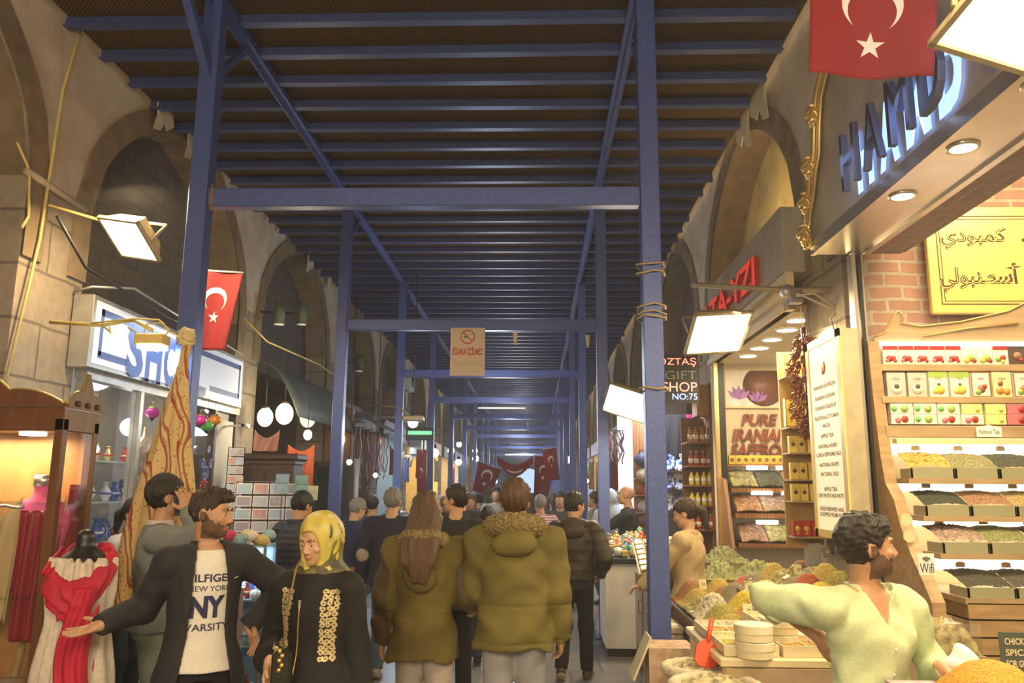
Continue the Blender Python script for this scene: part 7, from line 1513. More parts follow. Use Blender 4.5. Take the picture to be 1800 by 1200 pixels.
# wires along the left wall and crests of cables
for k, q in enumerate(([(430, 560), (470, 600), (560, 640), (600, 668)], [(560, 720), (600, 745), (660, 760), (700, 770)], [(545, 700), (580, 735), (640, 742)], [(100, 380), (150, 470), (300, 560), (400, 600)])):
    m = MB(); m.tube([atX(a, b, -3.45) for a, b in q], .012, M_black if k else M_yb, 5); tag(m.build('cable'), ['pale cable sagging past the red flag', 'dark cable over the glazed stall, lower one', 'dark cable over the glazed stall, upper one', 'dark cable above the white and blue sign'][k], 'cable')
# cardboard box, napkins, turmeric heap by the shopkeeper
t = thing('cardboard_box', 'tall brown cardboard box with a clear bag of sweets behind the shopkeeper', 'box', (atY(1660, 1150, 3.9).x, 4.02, 0)); cbm = mat('cardboard', (.42, .30, .17), .8); m = MB(); m.bb((-.19, -.12, 0), (.19, .18, .98), cbm); m.build('carton', t)
m = heapmesh(.36, .28, .12, grain('lokbag', (.62, .52, .26), 30, 1), 20, .02, 1, 5); o = m.build('sweets', t); o.location = (0, .03, .98); o['kind'] = 'stuff'; m = MB(); m.bb((-.18, -.11, .98), (.18, .17, 1.12), glassmat('bag_clear', (.97, .95, .88), .2)); m.build('clear_bag', t)
for k, px in enumerate((1652, 1612)):
    pass
t = thing('napkin', 'crumpled white napkin standing beside the turmeric heap', 'napkin', atY(1692, 1150, 3.0)+Vector((0, 0, -.05))); f_ = folds(f_ell((0, 0, 0), (.06, .05, .075)), .016, 30, 22, 1, 'curl'); sdf_obj('paper', f_, (-.12, -.1, -.12), (.12, .1, .12), .008, [M_white], t); m = MB(); m.bb((-.05, -.05, -.9), (.08, .05, -.055), cbm); m.build('paper_stand', t)
pt = atY(1740, 1160, 2.55); t = thing('turmeric_heap', 'large bright orange turmeric mound at the lower right corner', 'spice heap', (pt.x, 2.55, pt.z-.24)); m = MB(); rs = random.Random(3); m.lathe([(.27, 0), (.22, .075), (.14, .17), (.07, .225), (.02, .24), (0, .241)], grain('turmeric', (.66, .30, .02), 180, .3), n=40); o = m.build('mound', t); m = MB(); m.lathe([(.30, -.03), (.31, .0), (.30, .02), (.27, .01)], M_steel2, n=32); m.build('bowl', t)
m = MB(); m.bb((-.30, -.25, -(pt.z-.24)), (.34, .35, -.03), M_wd); m.build('pedestal', t)
t = thing('spice_card', 'dark card with cream capitals standing behind the turmeric mound', 'sign', atY(1792, 1160, 2.9)); m = MB(); m.bb((-.06, 0, -.09), (.06, .006, .09), mat('dark_green_card', (.08, .10, .08), .6)); m.build('card', t)
m = MB(); cm_ = mat('card_cream_ink', (.70, .62, .40), .6)
for i, tx in enumerate(('CHICKEN', 'SPICES', 'FOR GRILL', 'MIX')): m.text(tx, (-.045, -.003, .05-.036*i), X3, Z3, .09 if i < 3 else .04, .022, cm_, 0, .02)
m.build('lettering', t); m = MB(); m.bb((-.01, .0, -.6), (.01, .01, -.09), M_wd); m.build('stake', t)
t = thing('magazine', 'printed flyer under the hand of the shopkeeper', 'flyer', atY(1640, 1196, 2.95)+Vector((0, 0, -.02))); m = MB(); m.box((0, 0, 0), (.26, .16, .006), mat('flyer_print', (.60, .50, .48), .4, scale=14, col2=(.4, .2, .35))); m.build('page', t)
# carved cabinet and oval lamp by the wooden panel
t = thing('carved_cabinet', 'tall dark glazed cabinet with a pale carved post beside the second left post', 'cabinet', (atY(590, 860, 13.9).x, 14.0, 0)); m = MB(); m.bb((-.38, -.15, 0), (.30, .2, 2.15), M_dark, .01); m.build('carcass', t); m = MB(); m.bb((-.32, -.16, .9), (.24, -.152, 2.05), M_glc); m.build('glass_door', t); m = MB(); m.tube([(.36, -.15, 0), (.36, -.15, 1.9), (.36, -.15, 2.2)], [.05, .045, .07], mat('pale_stone', (.5, .46, .42), .6), 10); m.build('carved_post', t)
t = thing('wall_lamp', 'oval cream wall lamp on the warm wooden panel', 'lamp', atY(594, 772, 14.32)); m = MB(); m.ball((0, 0, 0), (.13, .05, .17), glow('oval_cream', (1, .85, .5), 1.3), 18, 12); m.build('shade', t); m = MB(); m.bb((-.05, .03, -.05), (.05, .08, .05), gold); m.build('wall_plate', t)
# haze volume added for glow round the lamps and lifted blacks
def haze():
    m = bpy.data.materials.new('haze_volume'); m.use_nodes = True; nt = m.node_tree; nt.nodes.remove(nt.nodes['Principled BSDF'])
    v = nt.nodes.new('ShaderNodeVolumeScatter'); v.inputs['Color'].default_value = (.92, .90, .95, 1); v.inputs['Density'].default_value = .0042; v.inputs['Anisotropy'].default_value = .35
    nt.links.new(v.outputs[0], nt.nodes['Material Output'].inputs['Volume'])
    mb = MB(); mb.bb((-7.5, -4.0, -.2), (7.5, Y1+.8, 7.2), m); o = mb.build('haze'); tag(o, 'thin added haze filling the hall, softening the lamp light', 'haze', None, 'stuff')
haze()
# ================================================================= THE PEOPLE
def hpx(px, py, Y): return atY(px, py, Y).z
def arm_w(xy, rz, H, tgt, hint=(0, 0, -1), f=(0, 0, -1), n=(0, 1, 0), curl=.3):
    """an arm aimed at a world point; hint, finger and palm directions also in world axes"""
    s = H/1.75; f = Vector(f).normalized()
    w = Vector(tgt); return (toL(xy, rz, s, w), dirL(rz, hint), dirL(rz, f), dirL(rz, n), curl)
def wrap_text(fr, F, name, rows, m, yside=1, parent=None):
    """letters laid on the cloth surface F; rows of (text, x, z, w, h, bold)"""
    mb = MB(); s = fr['s']
    for body, x, z, w, h, bo in rows: mb.text(body, (x*s, 0, z*s), (-1, 0, 0) if yside > 0 else (1, 0, 0), (0, 0, 1), w*s, h*s, m, 0, bo)
    V = np.array(mb.V, dtype=np.float32); t = np.linspace(.30, 0, 121)*s
    P = np.repeat(V[:, None, :], len(t), 1); P[:, :, 1] = yside*t[None]
    D = F(P.reshape(-1, 3)).reshape(len(V), len(t)); k = np.argmax(D < 0, 1); V[:, 1] = yside*(t[k]+.0045*s)
    mb.V = [tuple(v) for v in V]; return mb.build(name, fr['t'])
RED = (.45, .02, .015)
# ---- man in the open dark jacket, arms flung wide
xy = (ex(372, 4.0), 4.0); rz = R(214); H = 1.70
wR = atY(178, 1098, 3.75); wL = atY(438, 1100, 4.15)
c_blaz = cloth('dark_blazer', (.028, .026, .030), .8); c_tee = cloth('white_tee', (.72, .68, .62), .9, var=.05)
fr = person('person', 'man in an open black blazer over a white printed t-shirt, arms spread wide', *xy, rz, H=H, detail=2, skin='tan', head=(R(52), R(-6)), hh=.0048,
    armR=arm_w(xy, rz, H, wR, (-.3, .8, -.6), (-.9, -.25, -.28), (.0, -.35, .95), .10), armL=arm_w(xy, rz, H, wL, (.7, .5, -.3), (.5, -.2, -.85), (-.6, -.7, 0), .4),
    legs=dict(col=cloth('black_trouser', (.012, .012, .014))), hair=('short', H_dark), beard=True, build=.93, lid=.5)
for o in list(fr['t'].children):
    if o.name.startswith('hair'): bpy.data.objects.remove(o)
hairdo(fr, 'short', H_dark, quiff=True, topv=.026, vol=.004, line=.066, amp=.007, fx=85, fz=60)
garment(fr, c_tee, 't_shirt', o=.016, hem=.885, hemr=(.195, .148), sleeve=.4, neck=1.455, wr=.003)
wrap_text(fr, fr['F_t_shirt'], 'chest_print', [('HILFIGER', .115, 1.305, .23, .038, .02), ('NEW YORK', .10, 1.262, .20, .026, .0), ('NY', .088, 1.135, .165, .105, .05), ('VARSITY', .105, 1.075, .21, .034, .01)], mat('navy_print', (.03, .03, .09), .8))
garment(fr, c_blaz, 'blazer', o=.032, hem=.74, hemr=(.228, .175), sleeve=1.0, neck=1.475, open_=([.70, .85, 1.05, 1.3, 1.45, 1.5], [.15, .125, .09, .085, .070, .060]), lapel=1.10, wr=.005, collar=(1.47, .078, .025))
m = MB(); p = np.array([-.12, .13, 1.33])*fr['s']; m.box((-.115*fr['s'], .142*fr['s'], 1.325*fr['s']), (.02, .004, .004), mat('pin_silver', (.8, .8, .75), .3, .8), Matrix.Rotation(R(20), 3, 'Y')); m.build('lapel_pin', fr['t'])
# ---- woman in yellow headscarf and black coat
def hijab_woman():
    xy = (ex(566, 3.9), 3.9); rz = R(172); H = 1.57
    c = cloth('black_coat', (.014, .012, .013), .75); gold = mat('gold_braid', (.62, .50, .26), .5, .3, scale=60)
    wR = atY(474, 1160, 3.78); wL = atY(628, 1225, 3.9)
    fr = person('person', 'woman in a yellow patterned headscarf and long black coat with gold scroll panels', *xy, rz, H=H, fem=True, detail=2, skin='light', head=(R(-18), R(-14)), hh=.0048,
        armR=arm_w(xy, rz, H, wR, (-.25, .9, -.1), (-.1, -.15, -1), (.9, -.1, 0), .35), armL=arm_w(xy, rz, H, wL, (.2, .9, 0), (0, -.1, -1), (-1, 0, 0), .35), legs=None, hair=None, lid=1.0, build=.98)
    s = fr['s']; hd, HW, Rh = fr['hd'], fr['HW'], fr['Rh']
    garment(fr, c, 'coat', o=.034, hem=.12, hemr=(.30, .22), sleeve=1.0, neck=1.47, wr=.004, fz=14, waist=.97, cuff=.03)
    F = fr['F_coat']
    # gold scroll panels laid on the chest
    for sd in (1, -1):
        V = MB(); rr = random.Random(3)
        for iz in range(13 if sd < 0 else 14):
            z = 1.385-iz*.027; 
            wd_ = np.interp(z, [.9, 1.15, 1.4], [.010, .022, .040] if sd > 0 else [.036, .036, .042]); cx = sd*np.interp(z, [.9, 1.15, 1.4], [.135, .125, .115] if sd > 0 else [.105, .105, .12])
            for q in ((-1.4, 0, 1.4) if wd_ > .03 else (-.8, .8) if wd_ > .018 else (0,)):
                ox, a0 = cx+q*wd_*.5, rr.uniform(0, 6); dr = rr.choice((-1, 1)); R0 = min(.0138, wd_*.6)
                pts = [(ox+(R0*(1-k/16))*math.cos(a0+dr*k*.62), z+(R0*(1-k/16))*math.sin(a0+dr*k*.62)) for k in range(13)]
                for (x0, z0), (x1, z1) in zip(pts[:-1], pts[1:]):
                    d = np.array([x1-x0, z1-z0]); L = np.linalg.norm(d)+1e-9; nn = np.array([-d[1], d[0]])/L*.0040
                    V.add([(x0*s+nn[0], 0, z0*s+nn[1]), (x0*s-nn[0], 0, z0*s-nn[1]), (x1*s-nn[0], 0, z1*s-nn[1]), (x1*s+nn[0], 0, z1*s+nn[1])], [(0, 1, 2, 3)], gold)
        A = np.array(V.V, dtype=np.float32); t = np.linspace(.34, 0, 140)*s; P = np.repeat(A[:, None, :], len(t), 1); P[:, :, 1] = t[None]
        k = np.argmax(F(P.reshape(-1, 3)).reshape(len(A), -1) < 0, 1); A[:, 1] = t[k]+.0035; V.V = [tuple(v) for v in A]; V.build('scroll_panel', fr['t'])
    # zip
    V = []; 
    for i in range(40):
        z = 1.33-i*.03; x = .030+.018*math.sin(i*.13); P = np.array([[x*s, tt, z*s] for tt in np.linspace(.36, 0, 160)*s], dtype=np.float32); k = int(np.argmax(F(P) < 0)); V.append((x*s, float(P[k, 1])+.003, z*s))
    m = MB(); m.tube(V, .0042, mat('brass_zip', (.75, .52, .16), .35, .8), 5); m.box((V[0][0], V[0][1]+.004, V[0][2]), (.012, .006, .03), mat('pin_silver', (.8, .8, .75), .3, .8)); m.build('zip', fr['t'])
    # headscarf: wraps the head, falls on the shoulders
    sk = f_u([f_ell(HW(0, -.03, .045), np.array([.100, .122, .108])*s, Rh), f_ell(HW(0, -.01, -.04), np.array([.092, .10, .11])*s, Rh), f_cone(HW(0, -.02, -.12), fr['nk']+np.array([0, 0, -.02]), .088*s, .11*s),
              f_ell(fr['nk']+np.array([0, -.03, .0]), np.array([.16, .115, .075])*s), f_ell(HW(0, -.10, -.02), np.array([.07, .06, .10])*s, Rh)], .05*s)
    face = f_ell(HW(0, .105, -.018), np.array([.066, .10, .097])*s, Rh)
    chin = f_ell(HW(0, .09, -.125), np.array([.05, .03, .01])*s, Rh)
    sc = folds(f_sub(sk, face, .012), .004*s, 7, 26, .4, 'drape'); sc = folds(sc, .003*s, 14, 30, 1)
    ys = mat('scarf_yellow', (.62, .50, .06), .5, scale=12, col2=(.42, .36, .10), bump=.2, bscale=160); pal = mat('scarf_cream', (.62, .56, .30), .5); blk = mat('scarf_black', (.03, .03, .02), .55, scale=16, col2=(.20, .18, .03))
    def mfn(Cn):
        q = (Cn-hd)@Rh/s; n = np.sin(38*q[:, 0]+2*np.sin(31*q[:, 2]))*np.sin(33*q[:, 2]+2.3*np.sin(40*q[:, 1])); r = np.zeros(len(Cn), int)
        r[(q[:, 1] < .03) & (n > .35) & (q[:, 2] > -.02)] = 1; r[(n < -.62) & (q[:, 1] < .05)] = 2
        r[(q[:, 2]+.45*q[:, 1] < -.070) & (n < .72)] = 2; return r
    sdf_obj('headscarf', sc, hd-np.array([.22, .22, .30])*s, hd+np.array([.2, .22, .2])*s, .0055, [ys, pal, blk], fr['t'], mfn)
    # shoulder bag with brass clasp under the arm
    B0 = atY(497, 1150, 3.70); bt = thing('shoulder_bag', 'small black shoulder bag with brass fittings worn by the headscarf woman', 'bag', B0)
    m = MB(); m.box((0, 0, -.06), (.09, .05, .16), cloth('bag_black', (.02, .018, .015), .4), None, .02); m.build('bag_body', bt)
    m = MB()
    for k in range(5): m.ball((.012*(k % 2)-.006, -.028, .02-.02*k), .011, mat('brass_zip', (.75, .52, .16), .35, .8), 8, 6)
    m.build('clasp', bt)
    m = MB(); m.tube([Vector((0, 0, .01)), atY(503, 1090, 3.70)-B0, atY(512, 1040, 3.71)-B0, atY(520, 1000, 3.75)-B0, atY(528, 985, 3.84)-B0], .005, mat('brown_strap', (.22, .15, .07), .6), 6); m.build('strap', bt)
hijab_woman()
# ---- man on the phone in grey sweater
xy = (ex(288, 4.86), 4.86); rz = R(292); H = 1.77
hR = atY(330, 898, 4.78)
c = cloth('grey_sweater', (.20, .22, .22), .95, bump=.5)
fr = person('person', 'man in a grey sweater holding a phone to his cheek before the patterned shawl', *xy, rz, H=H, detail=2, skin='tan', head=(R(8), R(8)), hair=('short', H_black), lid=1.0,
    armR=arm_w(xy, rz, H, hR, (.1, -.5, -.8), (-.25, .0, .9), (-.5, .6, 0), .55), legs=dict(col=cloth('faded_green_jean', (.24, .28, .22))), top=[dict(col=cloth('pale_collar', (.6, .5, .47)), name='shirt', o=.012, hem=.90, sleeve=.3, collar=(1.47, .066, .03)), dict(col=c, name='sweater', o=.028, hem=.88, neck=1.475)])
ph = fr['HW'](.075, .055, -.05); m = MB(); m.box((0, 0, 0), (.009, .065, .13), M_black, None, .003); o = m.build('mobile_phone'); M4 = Matrix([list(r)+[0] for r in fr['Rh'].tolist()]+[[0, 0, 0, 1]])
o.matrix_world = Matrix.Translation((xy[0], xy[1], 0)) @ Matrix.Rotation(rz, 4, 'Z') @ Matrix.Translation(Vector(ph)) @ M4; tag(o, 'black mobile phone held to the ear of the grey-sweater man', 'phone')
# ---- couple in olive parkas, seen from behind, hand in hand
def fur(fr, z, rx, ry, th, m, oy=0, cx=0):
    s = fr['s']
    def F(P):
        q = np.hypot((P[:, 0]-cx*s)/(rx*s), (P[:, 1]-oy*s)/(ry*s)); r = (q-1)*min(rx, ry)*s
        zz = P[:, 2]-z*s-.25*(P[:, 1]-oy*s)*-1
        d = np.hypot(r, zz*.8)-th*s; a = np.arctan2(P[:, 0], P[:, 1])
        return d-.007*np.sin(47*a+3*np.sin(P[:, 2]*70))*np.sin(150*P[:, 2]+2*np.sin(20*a))-.004*np.sin(95*a+200*P[:, 2])
    return sdf_obj('fur_collar', F, np.array([-.24, -.26, z-.13])*s, np.array([.24, .22, z+.13])*s, .006, [m], fr['t'])
def hood(fr, m, w=.105, z=1.36, dep=.06, h=.10):
    s = fr['s']; b = -(.105*fr['B']+.03)
    f = f_u([f_ell(np.array([0, b-.02, z])*s, np.array([w, dep, h])*s), f_ell(np.array([0, b+.045, z+.075])*s, np.array([w*1.12, dep*1.15, .055])*s)], .03*s)
    f = folds(f, .006*s, 9, 22, .7)
    return sdf_obj('hood', f, np.array([-.2, -.32, z-.2])*s, np.array([.2, .1, z+.2])*s, .007, [m], fr['t'])
c_ol = cloth('olive_parka', (.155, .115, .026), .8, scale=5, col2=(.11, .085, .02), bump=.35); c_ol2 = cloth('olive_green_parka', (.17, .14, .036), .8, scale=5, col2=(.125, .105, .028), bump=.35)
c_fur = mat('olive_fur', (.30, .22, .09), .95, scale=60, var=.3)
hold = atY(838, 1066, 5.12)
xyg = (ex(750, 4.9), 4.9); Hg = 1.68
def seams(d, P, fr, zs=(1.0,), back=True):
    s = fr['s']
    for z in zs: d = d+.006*s*np.exp(-((P[:, 2]-z*s)/(.008*s))**2)
    return d+.004*s*np.exp(-(P[:, 0]/(.006*s))**2)*(P[:, 1] < 0)*0
frg = person('person', 'long-haired woman in an olive fur-hooded parka and cream trousers, from behind', *xyg, R(-3), H=Hg, fem=True, detail=1, skin='light', head=(0, R(-4)), hair=('long', H_brown), build=1.05,
    armR=arm_w(xyg, R(-3), Hg, hold-Vector((.035, 0, -.06)), (.1, -.9, -.2), (.3, .3, -.9), (1, 0, 0), .5), armL=((-.27, .04, .83), (-.4, -1, 0), (0, .1, -1), (1, 0, 0), .4),
    footR=((.10, -.05, .085), .2), footL=((-.09, .12, .085), 0), legs=dict(col=cloth('cream_trouser', (.56, .50, .42)), o=.022, flare=.03),
    top=dict(col=c_ol, name='parka', o=.045, hem=.77, hemr=(.225, .17), waist=.96, neck=1.48, wr=.008, cut=lambda P, d, fr: seams(d, P, fr, (1.04, 1.02)), mats=[c_ol, cloth('dark_sleeve', (.075, .052, .022), .5)],
             mfun=lambda Cn, fr: (np.abs(Cn[:, 0]) > np.interp(Cn[:, 2]/fr['s'], [.8, 1.3, 1.45], [.215, .205, .30])*fr['s']).astype(int)))
for o in list(frg['t'].children):
    if o.name.startswith('hair'): bpy.data.objects.remove(o)
hairdo(frg, 'long', H_brown, length=.40, width=.122, back=.115)
hood(frg, c_ol, .105, 1.27, .05, .10); fur(frg, 1.465, .118, .108, .038, c_fur, oy=-.045)
xym = (ex(905, 4.8), 4.8); Hm = 1.76
frm = person('person', 'man in an olive green fur-hooded parka and pale jeans, from behind', *xym, 0, H=Hm, detail=1, skin='tan', hair=('short', H_brown), build=1.06,
    armL=arm_w(xym, 0, Hm, hold+Vector((.035, 0, .06)), (-.1, -.9, -.2), (-.3, .3, -.9), (-1, 0, 0), .5), armR=((.27, .06, .86), (.5, -1, 0), (0, .4, -.9), (-1, 0, 0), .5),
    footR=((.10, .05, .085), .0), footL=((-.10, -.04, .085), .15), legs=dict(col=cloth('pale_jean', (.38, .38, .40), scale=6, col2=(.26, .26, .28)), o=.022),
    top=dict(col=c_ol2, name='parka', o=.048, hem=.82, hemr=(.235, .175), neck=1.48, wr=.009, cut=lambda P, d, fr: seams(d, P, fr, (1.06, .86))))
hood(frm, c_ol2, .13, 1.40, .075, .075); fur(frm, 1.485, .135, .12, .045, c_fur, oy=-.045)
# ---- man in black hooded jacket looking right
xy = (ex(1010, 7.7), 7.7); H = 1.67
fr = person('person', 'man in a black hooded bomber jacket and slim black trousers, one heel lifted', *xy, R(-8), H=H, detail=1, skin='tan', head=(R(-42), R(-8)), hair=('short', H_black), hh=.0075, build=1.0,
    armR=((.24, .12, .98), (.6, -1, 0), (-.2, .6, -.5), (-1, 0, 0), .5), armL=((-.24, .10, .95), (-.5, -1, 0), (0, .5, -.6), (1, 0, 0), .5), footR=((.10, .10, .085), 0), footL=((-.13, -.10, .13), .5), shoes=(.09, .05, .03),
    legs=dict(col=cloth('black_trouser', (.012, .012, .014)), o=.008), top=dict(col=cloth('black_bomber', (.035, .028, .022), .45), name='jacket', o=.042, hem=.93, hemr=(.185, .135), quilt=.09, collar=(1.48, .085, .03)))
hood(fr, cloth('black_hood', (.05, .038, .026), .7), .12, 1.40, .06, .07)
# ---- navy jacket man with jeans, walking away behind the woman
xy = (ex(690, 7.8), 7.8); H = 1.70
person('person', 'man in a navy jacket with pale elbow patches and blue jeans walking away', *xy, R(-5), H=H, detail=1, skin='light', hair=('short', H_grey), hh=.008, build=1.08, armL=((-.30, .0, .84), (-.6, -1, 0), (0, .1, -1), (1, 0, 0), .5),
    footL=((-.05, -.2, .10), .4), footR=((.12, .25, .085), 0), legs=dict(col=cloth('mid_jean', (.09, .12, .18), scale=6)), shoes=(.25, .23, .22),
    top=dict(col=cloth('navy_jacket', (.03, .032, .055)), name='jacket', o=.035, hem=.84, mats=[cloth('navy_jacket', (.03, .032, .055)), cloth('elbow_patch', (.40, .32, .26))], mfun=lambda Cn, fr: (np.minimum(*[np.linalg.norm(Cn-fr['arms'][q][0]-np.array([0, -.05, 0]), axis=1) for q in (1, -1)]) < .062).astype(int)))
# ---- man in long black coat looking left
xy = (ex(800, 6.9), 6.9); H = 1.73
person('person', 'dark-haired man in a black coat looking left past the long-haired woman', *xy, R(8), H=H, detail=1, skin='tan', head=(R(62), 0), hair=('short', H_black), hh=.008, armR=((.28, .02, .80), (.5, -1, 0), (0, .1, -1), (-1, 0, 0), .4),
    legs=dict(col=cloth('black_trouser', (.012, .012, .014))), top=dict(col=cloth('black_wool_coat', (.02, .02, .022)), name='coat', o=.034, hem=.74))
# ---- slight figure with a pale shirt beyond the parka man
xy = (ex(858, 8.3), 8.3)
person('person', 'short dark-haired person in a white shirt and jeans half hidden by the green parka', *xy, R(0), H=1.52, detail=1, fem=True, hair=('short', H_black), hh=.009, skin='tan', legs=dict(col=cloth('dark_jean', (.05, .07, .12))), top=dict(col=cloth('white_shirt', (.6, .57, .5)), name='shirt', o=.03, hem=.78))
# ---- man in quilted black jacket at the postcards
xy = (ex(519, 7.0), 7.0)
person('person', 'man in a black quilted jacket bent over the postcard stand, from behind', *xy, R(-28), H=1.66, detail=1, head=(0, R(-22)), lean=(0, .05), hair=('short', H_black), hh=.0075, skin='tan', armR=((.18, .32, 1.10), (.6, -.6, -.6), (-.2, 1, .1), (-.5, 0, -1), .4),
    legs=dict(col=cloth('black_trouser', (.012, .012, .014))), top=dict(col=cloth('black_quilt', (.022, .023, .034), .4), name='jacket', o=.045, hem=.86, quilt=.052, wr=.002, collar=(1.49, .085, .03)))
# ---- grey-haired man with blue and orange jacket
xy = (ex(610, 8.7), 8.7); oc = [cloth('blue_anorak', (.035, .045, .10)), cloth('orange_panel', (.50, .22, .05))]
person('person', 'grey-haired man in a navy anorak with an orange band, stooping to the display case', *xy, R(-40), H=1.58, detail=1, head=(0, R(-25)), lean=(0, .10), hair=('short', H_grey), hh=.009, skin='light', armR=((.2, .36, 1.0), (.6, -.6, -.6), (0, 1, 0), (0, 0, -1), .4),
    legs=dict(col=cloth('dark_jean', (.05, .07, .12))), top=dict(col=oc[0], name='anorak', o=.045, hem=.84, mats=oc, mfun=lambda Cn, fr: ((Cn[:, 2] < .99*fr['s']) & (Cn[:, 2] > .90*fr['s'])).astype(int), collar=(1.48, .085, .03)))
# ---- dark-haired woman by the shop window
xy = (ex(236, 6.3), 6.3)
person('person', 'woman with a dark ponytail and white top beside the souvenir shop glass', *xy, R(255), H=1.60, detail=1, fem=True, head=(R(0), R(-10)), hair=('tail', H_black), hh=.008, skin='light', legs=dict(col=cloth('black_trouser', (.012, .012, .014))), top=[dict(col=cloth('white_shirt', (.6, .57, .5)), name='shirt', o=.02, hem=.86), ])
# ---- bald vendor in a black t-shirt
xy = (ex(1103, 10.4), 10.4)
person('person', 'bald vendor in a black t-shirt reaching across the trinket stall', *xy, R(80), H=1.76, detail=1, hair=('bald', H_black), hh=.009, skin='tan', armL=((-.10, .52, 1.12), (0, -.3, -1), (0, 1, 0), (0, 0, -1), .3), armR=((.10, .50, 1.10), (0, -.3, -1), (0, 1, 0), (0, 0, -1), .3),
    legs=dict(col=cloth('black_trouser', (.012, .012, .014))), top=dict(col=cloth('black_tee', (.02, .018, .022)), name='t_shirt', o=.015, hem=.88, sleeve=.42))
# ---- woman vendor in beige jacket
xy = (ex(1207, 6.85), 6.85); c = cloth('beige_jacket', (.50, .38, .22))
person('person', 'woman vendor with a dark ponytail in a beige jacket reaching over the spices', *xy, R(62), H=1.63, detail=1, fem=True, head=(R(8), R(-18)), hair=('tail', H_dark), hh=.0065, skin='light', armR=((.16, .36, 1.0), (.7, -.6, -.4), (-.1, 1, -.3), (-.3, 0, -1), .4), armL=((-.16, .38, 1.0), (-.6, -.6, -.4), (0, 1, -.3), (0, 0, -1), .4),
    legs=dict(col=cloth('black_trouser', (.012, .012, .014))), top=[dict(col=cloth('black_tee', (.02, .018, .022)), name='t_shirt', o=.010, hem=.88, sleeve=.3), dict(col=c, name='jacket', o=.032, hem=.84, neck=1.44, open_=([.8, 1.2, 1.44], [.07, .05, .07]), lapel=1.1, collar=(1.47, .075, .02)),])
# ---- shopkeeper in the mint shirt, elbow out, looking right
def shopkeeper():
    xy = (ex(1512, 3.15), 3.15); rz = R(196); H = 1.62
    c = cloth('mint_shirt', (.52, .60, .36), .8, var=.06)
    wL = atY(1662, 1178, 3.0); eR = atY(1352, 1035, 3.25); wR = atY(1440, 1120, 3.28)
    fr = person('person', 'shopkeeper in a mint green rolled-sleeve shirt, one elbow out, looking right', *xy, rz, H=H, detail=2, skin='tan', head=(R(72), R(2)), hh=.0045, beard=True, build=.97,
        armR=arm_w(xy, rz, H, wR, Vector(eR)-Vector((xy[0]-.1, xy[1], 1.2)), (.5, .0, -.8), (.7, .5, .2), .35), armL=arm_w(xy, rz, H, wL, (.15, 1, .1), (.5, -.5, -.45), (0, -.3, -1), .25),
        legs=dict(col=cloth('navy_jean', (.02, .025, .05))), hair=('short', H_black))
    for o in list(fr['t'].children):
        if o.name.startswith('hair'): bpy.data.objects.remove(o)
    hairdo(fr, 'short', H_black, topv=.026, vol=.014, line=.058, amp=.008, fx=75, fz=75, curl=True, quiff=True)
    def ex_(F, fr):
        s = fr['s']
        def G(P):
            d = F(P); z = P[:, 2]
            d = d-.003*s*((np.abs(P[:, 0]) < .018*s) & (P[:, 1] > 0))
            return d
        return G
    def cut(P, d, fr):
        s = fr['s']; e, w = fr['arms'][1][0], fr['arms'][1][1]; u = unit(w-e); L = (P-e)@u; near = np.linalg.norm(P-(e+w)/2, axis=1) < .22*s
        q = np.linalg.norm(P-e-np.clip(L, 0, 9)[:, None]*u, axis=1)
        sh = fr['sh'][1]; ua = unit(sh-e); Lu = np.clip((P-e)@ua, 0, 9); qu = np.linalg.norm(P-e-Lu[:, None]*ua, axis=1); fo = q < qu
        d = np.where(near & fo & (L > .05*s), np.maximum(d, L-.085*s), d)
        return np.where(fo & (q < .10*s) & (L > .04*s) & (L < .09*s), d-.006*s, d)
    garment(fr, c, 'shirt', o=.024, hem=.80, hemr=(.20, .15), neck=1.46, wr=.0105, fz=27, open_=([.8, 1.28, 1.36, 1.47, 1.52], [-.02, -.02, .015, .055, .065]), collar=(1.455, .074, .035), cut=cut, extra=ex_, res=.0055)
    F = fr['F_shirt']; s = fr['s']
    for i in range(5):
        z = 1.26-i*.095; P = np.array([[.0, tt, z*s] for tt in np.linspace(.3, 0, 160)*s], dtype=np.float32); k = int(np.argmax(F(P) < 0)); m = MB(); m.lathe([(.006, 0), (.006, .003), (0, .003)], mat('shirt_button', (.7, .7, .62), .4), (0, -0, 0), 10, 'y'); o = m.build('button', fr['t']); o.location = (0, float(P[k, 1])+.002, z*s); o.rotation_euler = (0, 0, math.pi)
    return fr
shopkeeper()
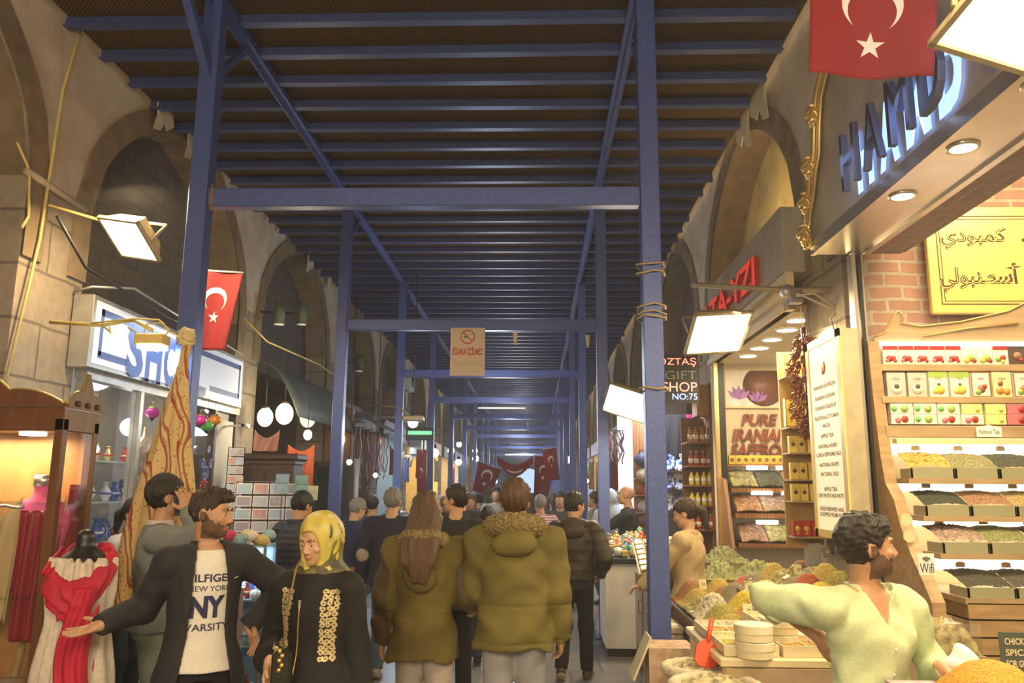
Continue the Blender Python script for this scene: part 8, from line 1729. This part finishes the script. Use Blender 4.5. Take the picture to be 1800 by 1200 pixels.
# ---- far crowd: a few kinds, copied with their own clothes
def crowd():
    pal = [(.03, .03, .04), (.10, .09, .12), (.20, .05, .05), (.05, .08, .14), (.30, .27, .22), (.06, .06, .05), (.16, .13, .10), (.42, .40, .36), (.09, .12, .09)]
    names = ['black', 'charcoal', 'dark red', 'navy', 'beige', 'dark olive', 'brown', 'off-white', 'dark green']
    protos = []
    for i, (fem, hr, rz) in enumerate(((False, ('short', H_black), 0), (True, ('long', H_dark), 0), (False, ('short', H_grey), 0), (True, ('tail', H_brown), 0))):
        f = person('person', 'x', 0, 0, 0, H=1.70, detail=0, fem=fem, hair=hr, hh=.016, legs=dict(col=cloth('dark_jean', (.05, .07, .12)), o=.02), top=dict(col=cloth('crowd0', pal[0]), name='jacket', o=.03, hem=.82), armR=((.22, .15, .95), (.5, -1, 0), (0, .5, -.8), (-1, 0, 0), .4), footL=((-.1, -.15, .1), .3), footR=((.1, .15, .085), 0))
        protos.append(f['t'])
    spots = [(655, 10.3, 0, 3, 'near the blue post by the display cases'), (735, 11.2, 30, 7, 'beyond the long-haired woman'), (812, 10.2, 0, 0, 'talking beside the open aisle on the left'), (828, 11.6, 170, 3, 'facing us beyond the white shirt'),
             (842, 15.0, 10, 6, 'deep in the aisle left of the parka man'), (800, 15.5, 0, 2, 'far off near the shoe shelves'), (872, 14.0, 180, 4, 'facing us under the red flags'), (858, 20, 0, 8, 'small and far, under the left flag'), (884, 21, 160, 1, 'very small, behind the parka man'),
             (935, 12.5, 0, 6, 'close behind the parka man on the right'), (950, 11.0, 20, 9, 'in a red and white striped top'), (972, 13.0, 0, 0, 'in the middle of the aisle, slim'), (985, 12.0, 170, 5, 'left of the hooded bomber jacket'), (1000, 16.0, 0, 3, 'far, beside the row of posts'), (1046, 12.8, 70, 4, 'beside the trinket stall'),
             (925, 19, 0, 1, 'far, under the right flag'), (945, 23, 180, 2, 'very far, below the red flag'), (910, 26, 0, 0, 'tiny, in the aisle centre'), (965, 28, 10, 5, 'tiny, right of the aisle centre'), (890, 31, 170, 7, 'tiny, left of the aisle centre'), (930, 36, 0, 3, 'tiniest, at the end of the aisle'), (852, 26, 0, 4, 'tiny, by the left posts'), (980, 21, 0, 6, 'far, among the right stalls'), (775, 13.0, -20, 5, 'beyond the black coat man'), (1010, 24, 0, 8, 'far, at the right row of posts')]
    stripe = mat('striped_top', (.5, .45, .42), .8, col2=(.35, .05, .05), wave=(9, 0, 'Z'))
    sk = ['man', 'woman', 'man', 'woman']
    for i, (px, Y, rz, ci, where) in enumerate(spots):
        k = i % 4; lab = '%s with %s top standing %s' % (sk[k], names[ci] if ci < 9 else 'striped', where)
        rt = protos[k] if i < 4 else dup(protos[k]); rt['label'] = lab; rt['group'] = 'shoppers far down the aisle'
        rt.location = (ex(px, Y), Y, 0); rt.rotation_euler = (0, 0, R(rz)); h = random.uniform(.93, 1.03); rt.scale = (h, h, h)
        for ch in rt.children:
            if ch.name.startswith('hair') and k == 2 and i % 8 != 2: objmat(ch, H_dark)
            if ch.name.startswith('jacket'): objmat(ch, stripe if ci == 9 else cloth('crowd%d' % ci, pal[ci]))
            if ch.name.startswith('trousers'): objmat(ch, [cloth('dark_jean', (.05, .07, .12)), cloth('black_trouser', (.012, .012, .014)), cloth('mid_jean', (.09, .12, .18))][i % 3])
crowd()
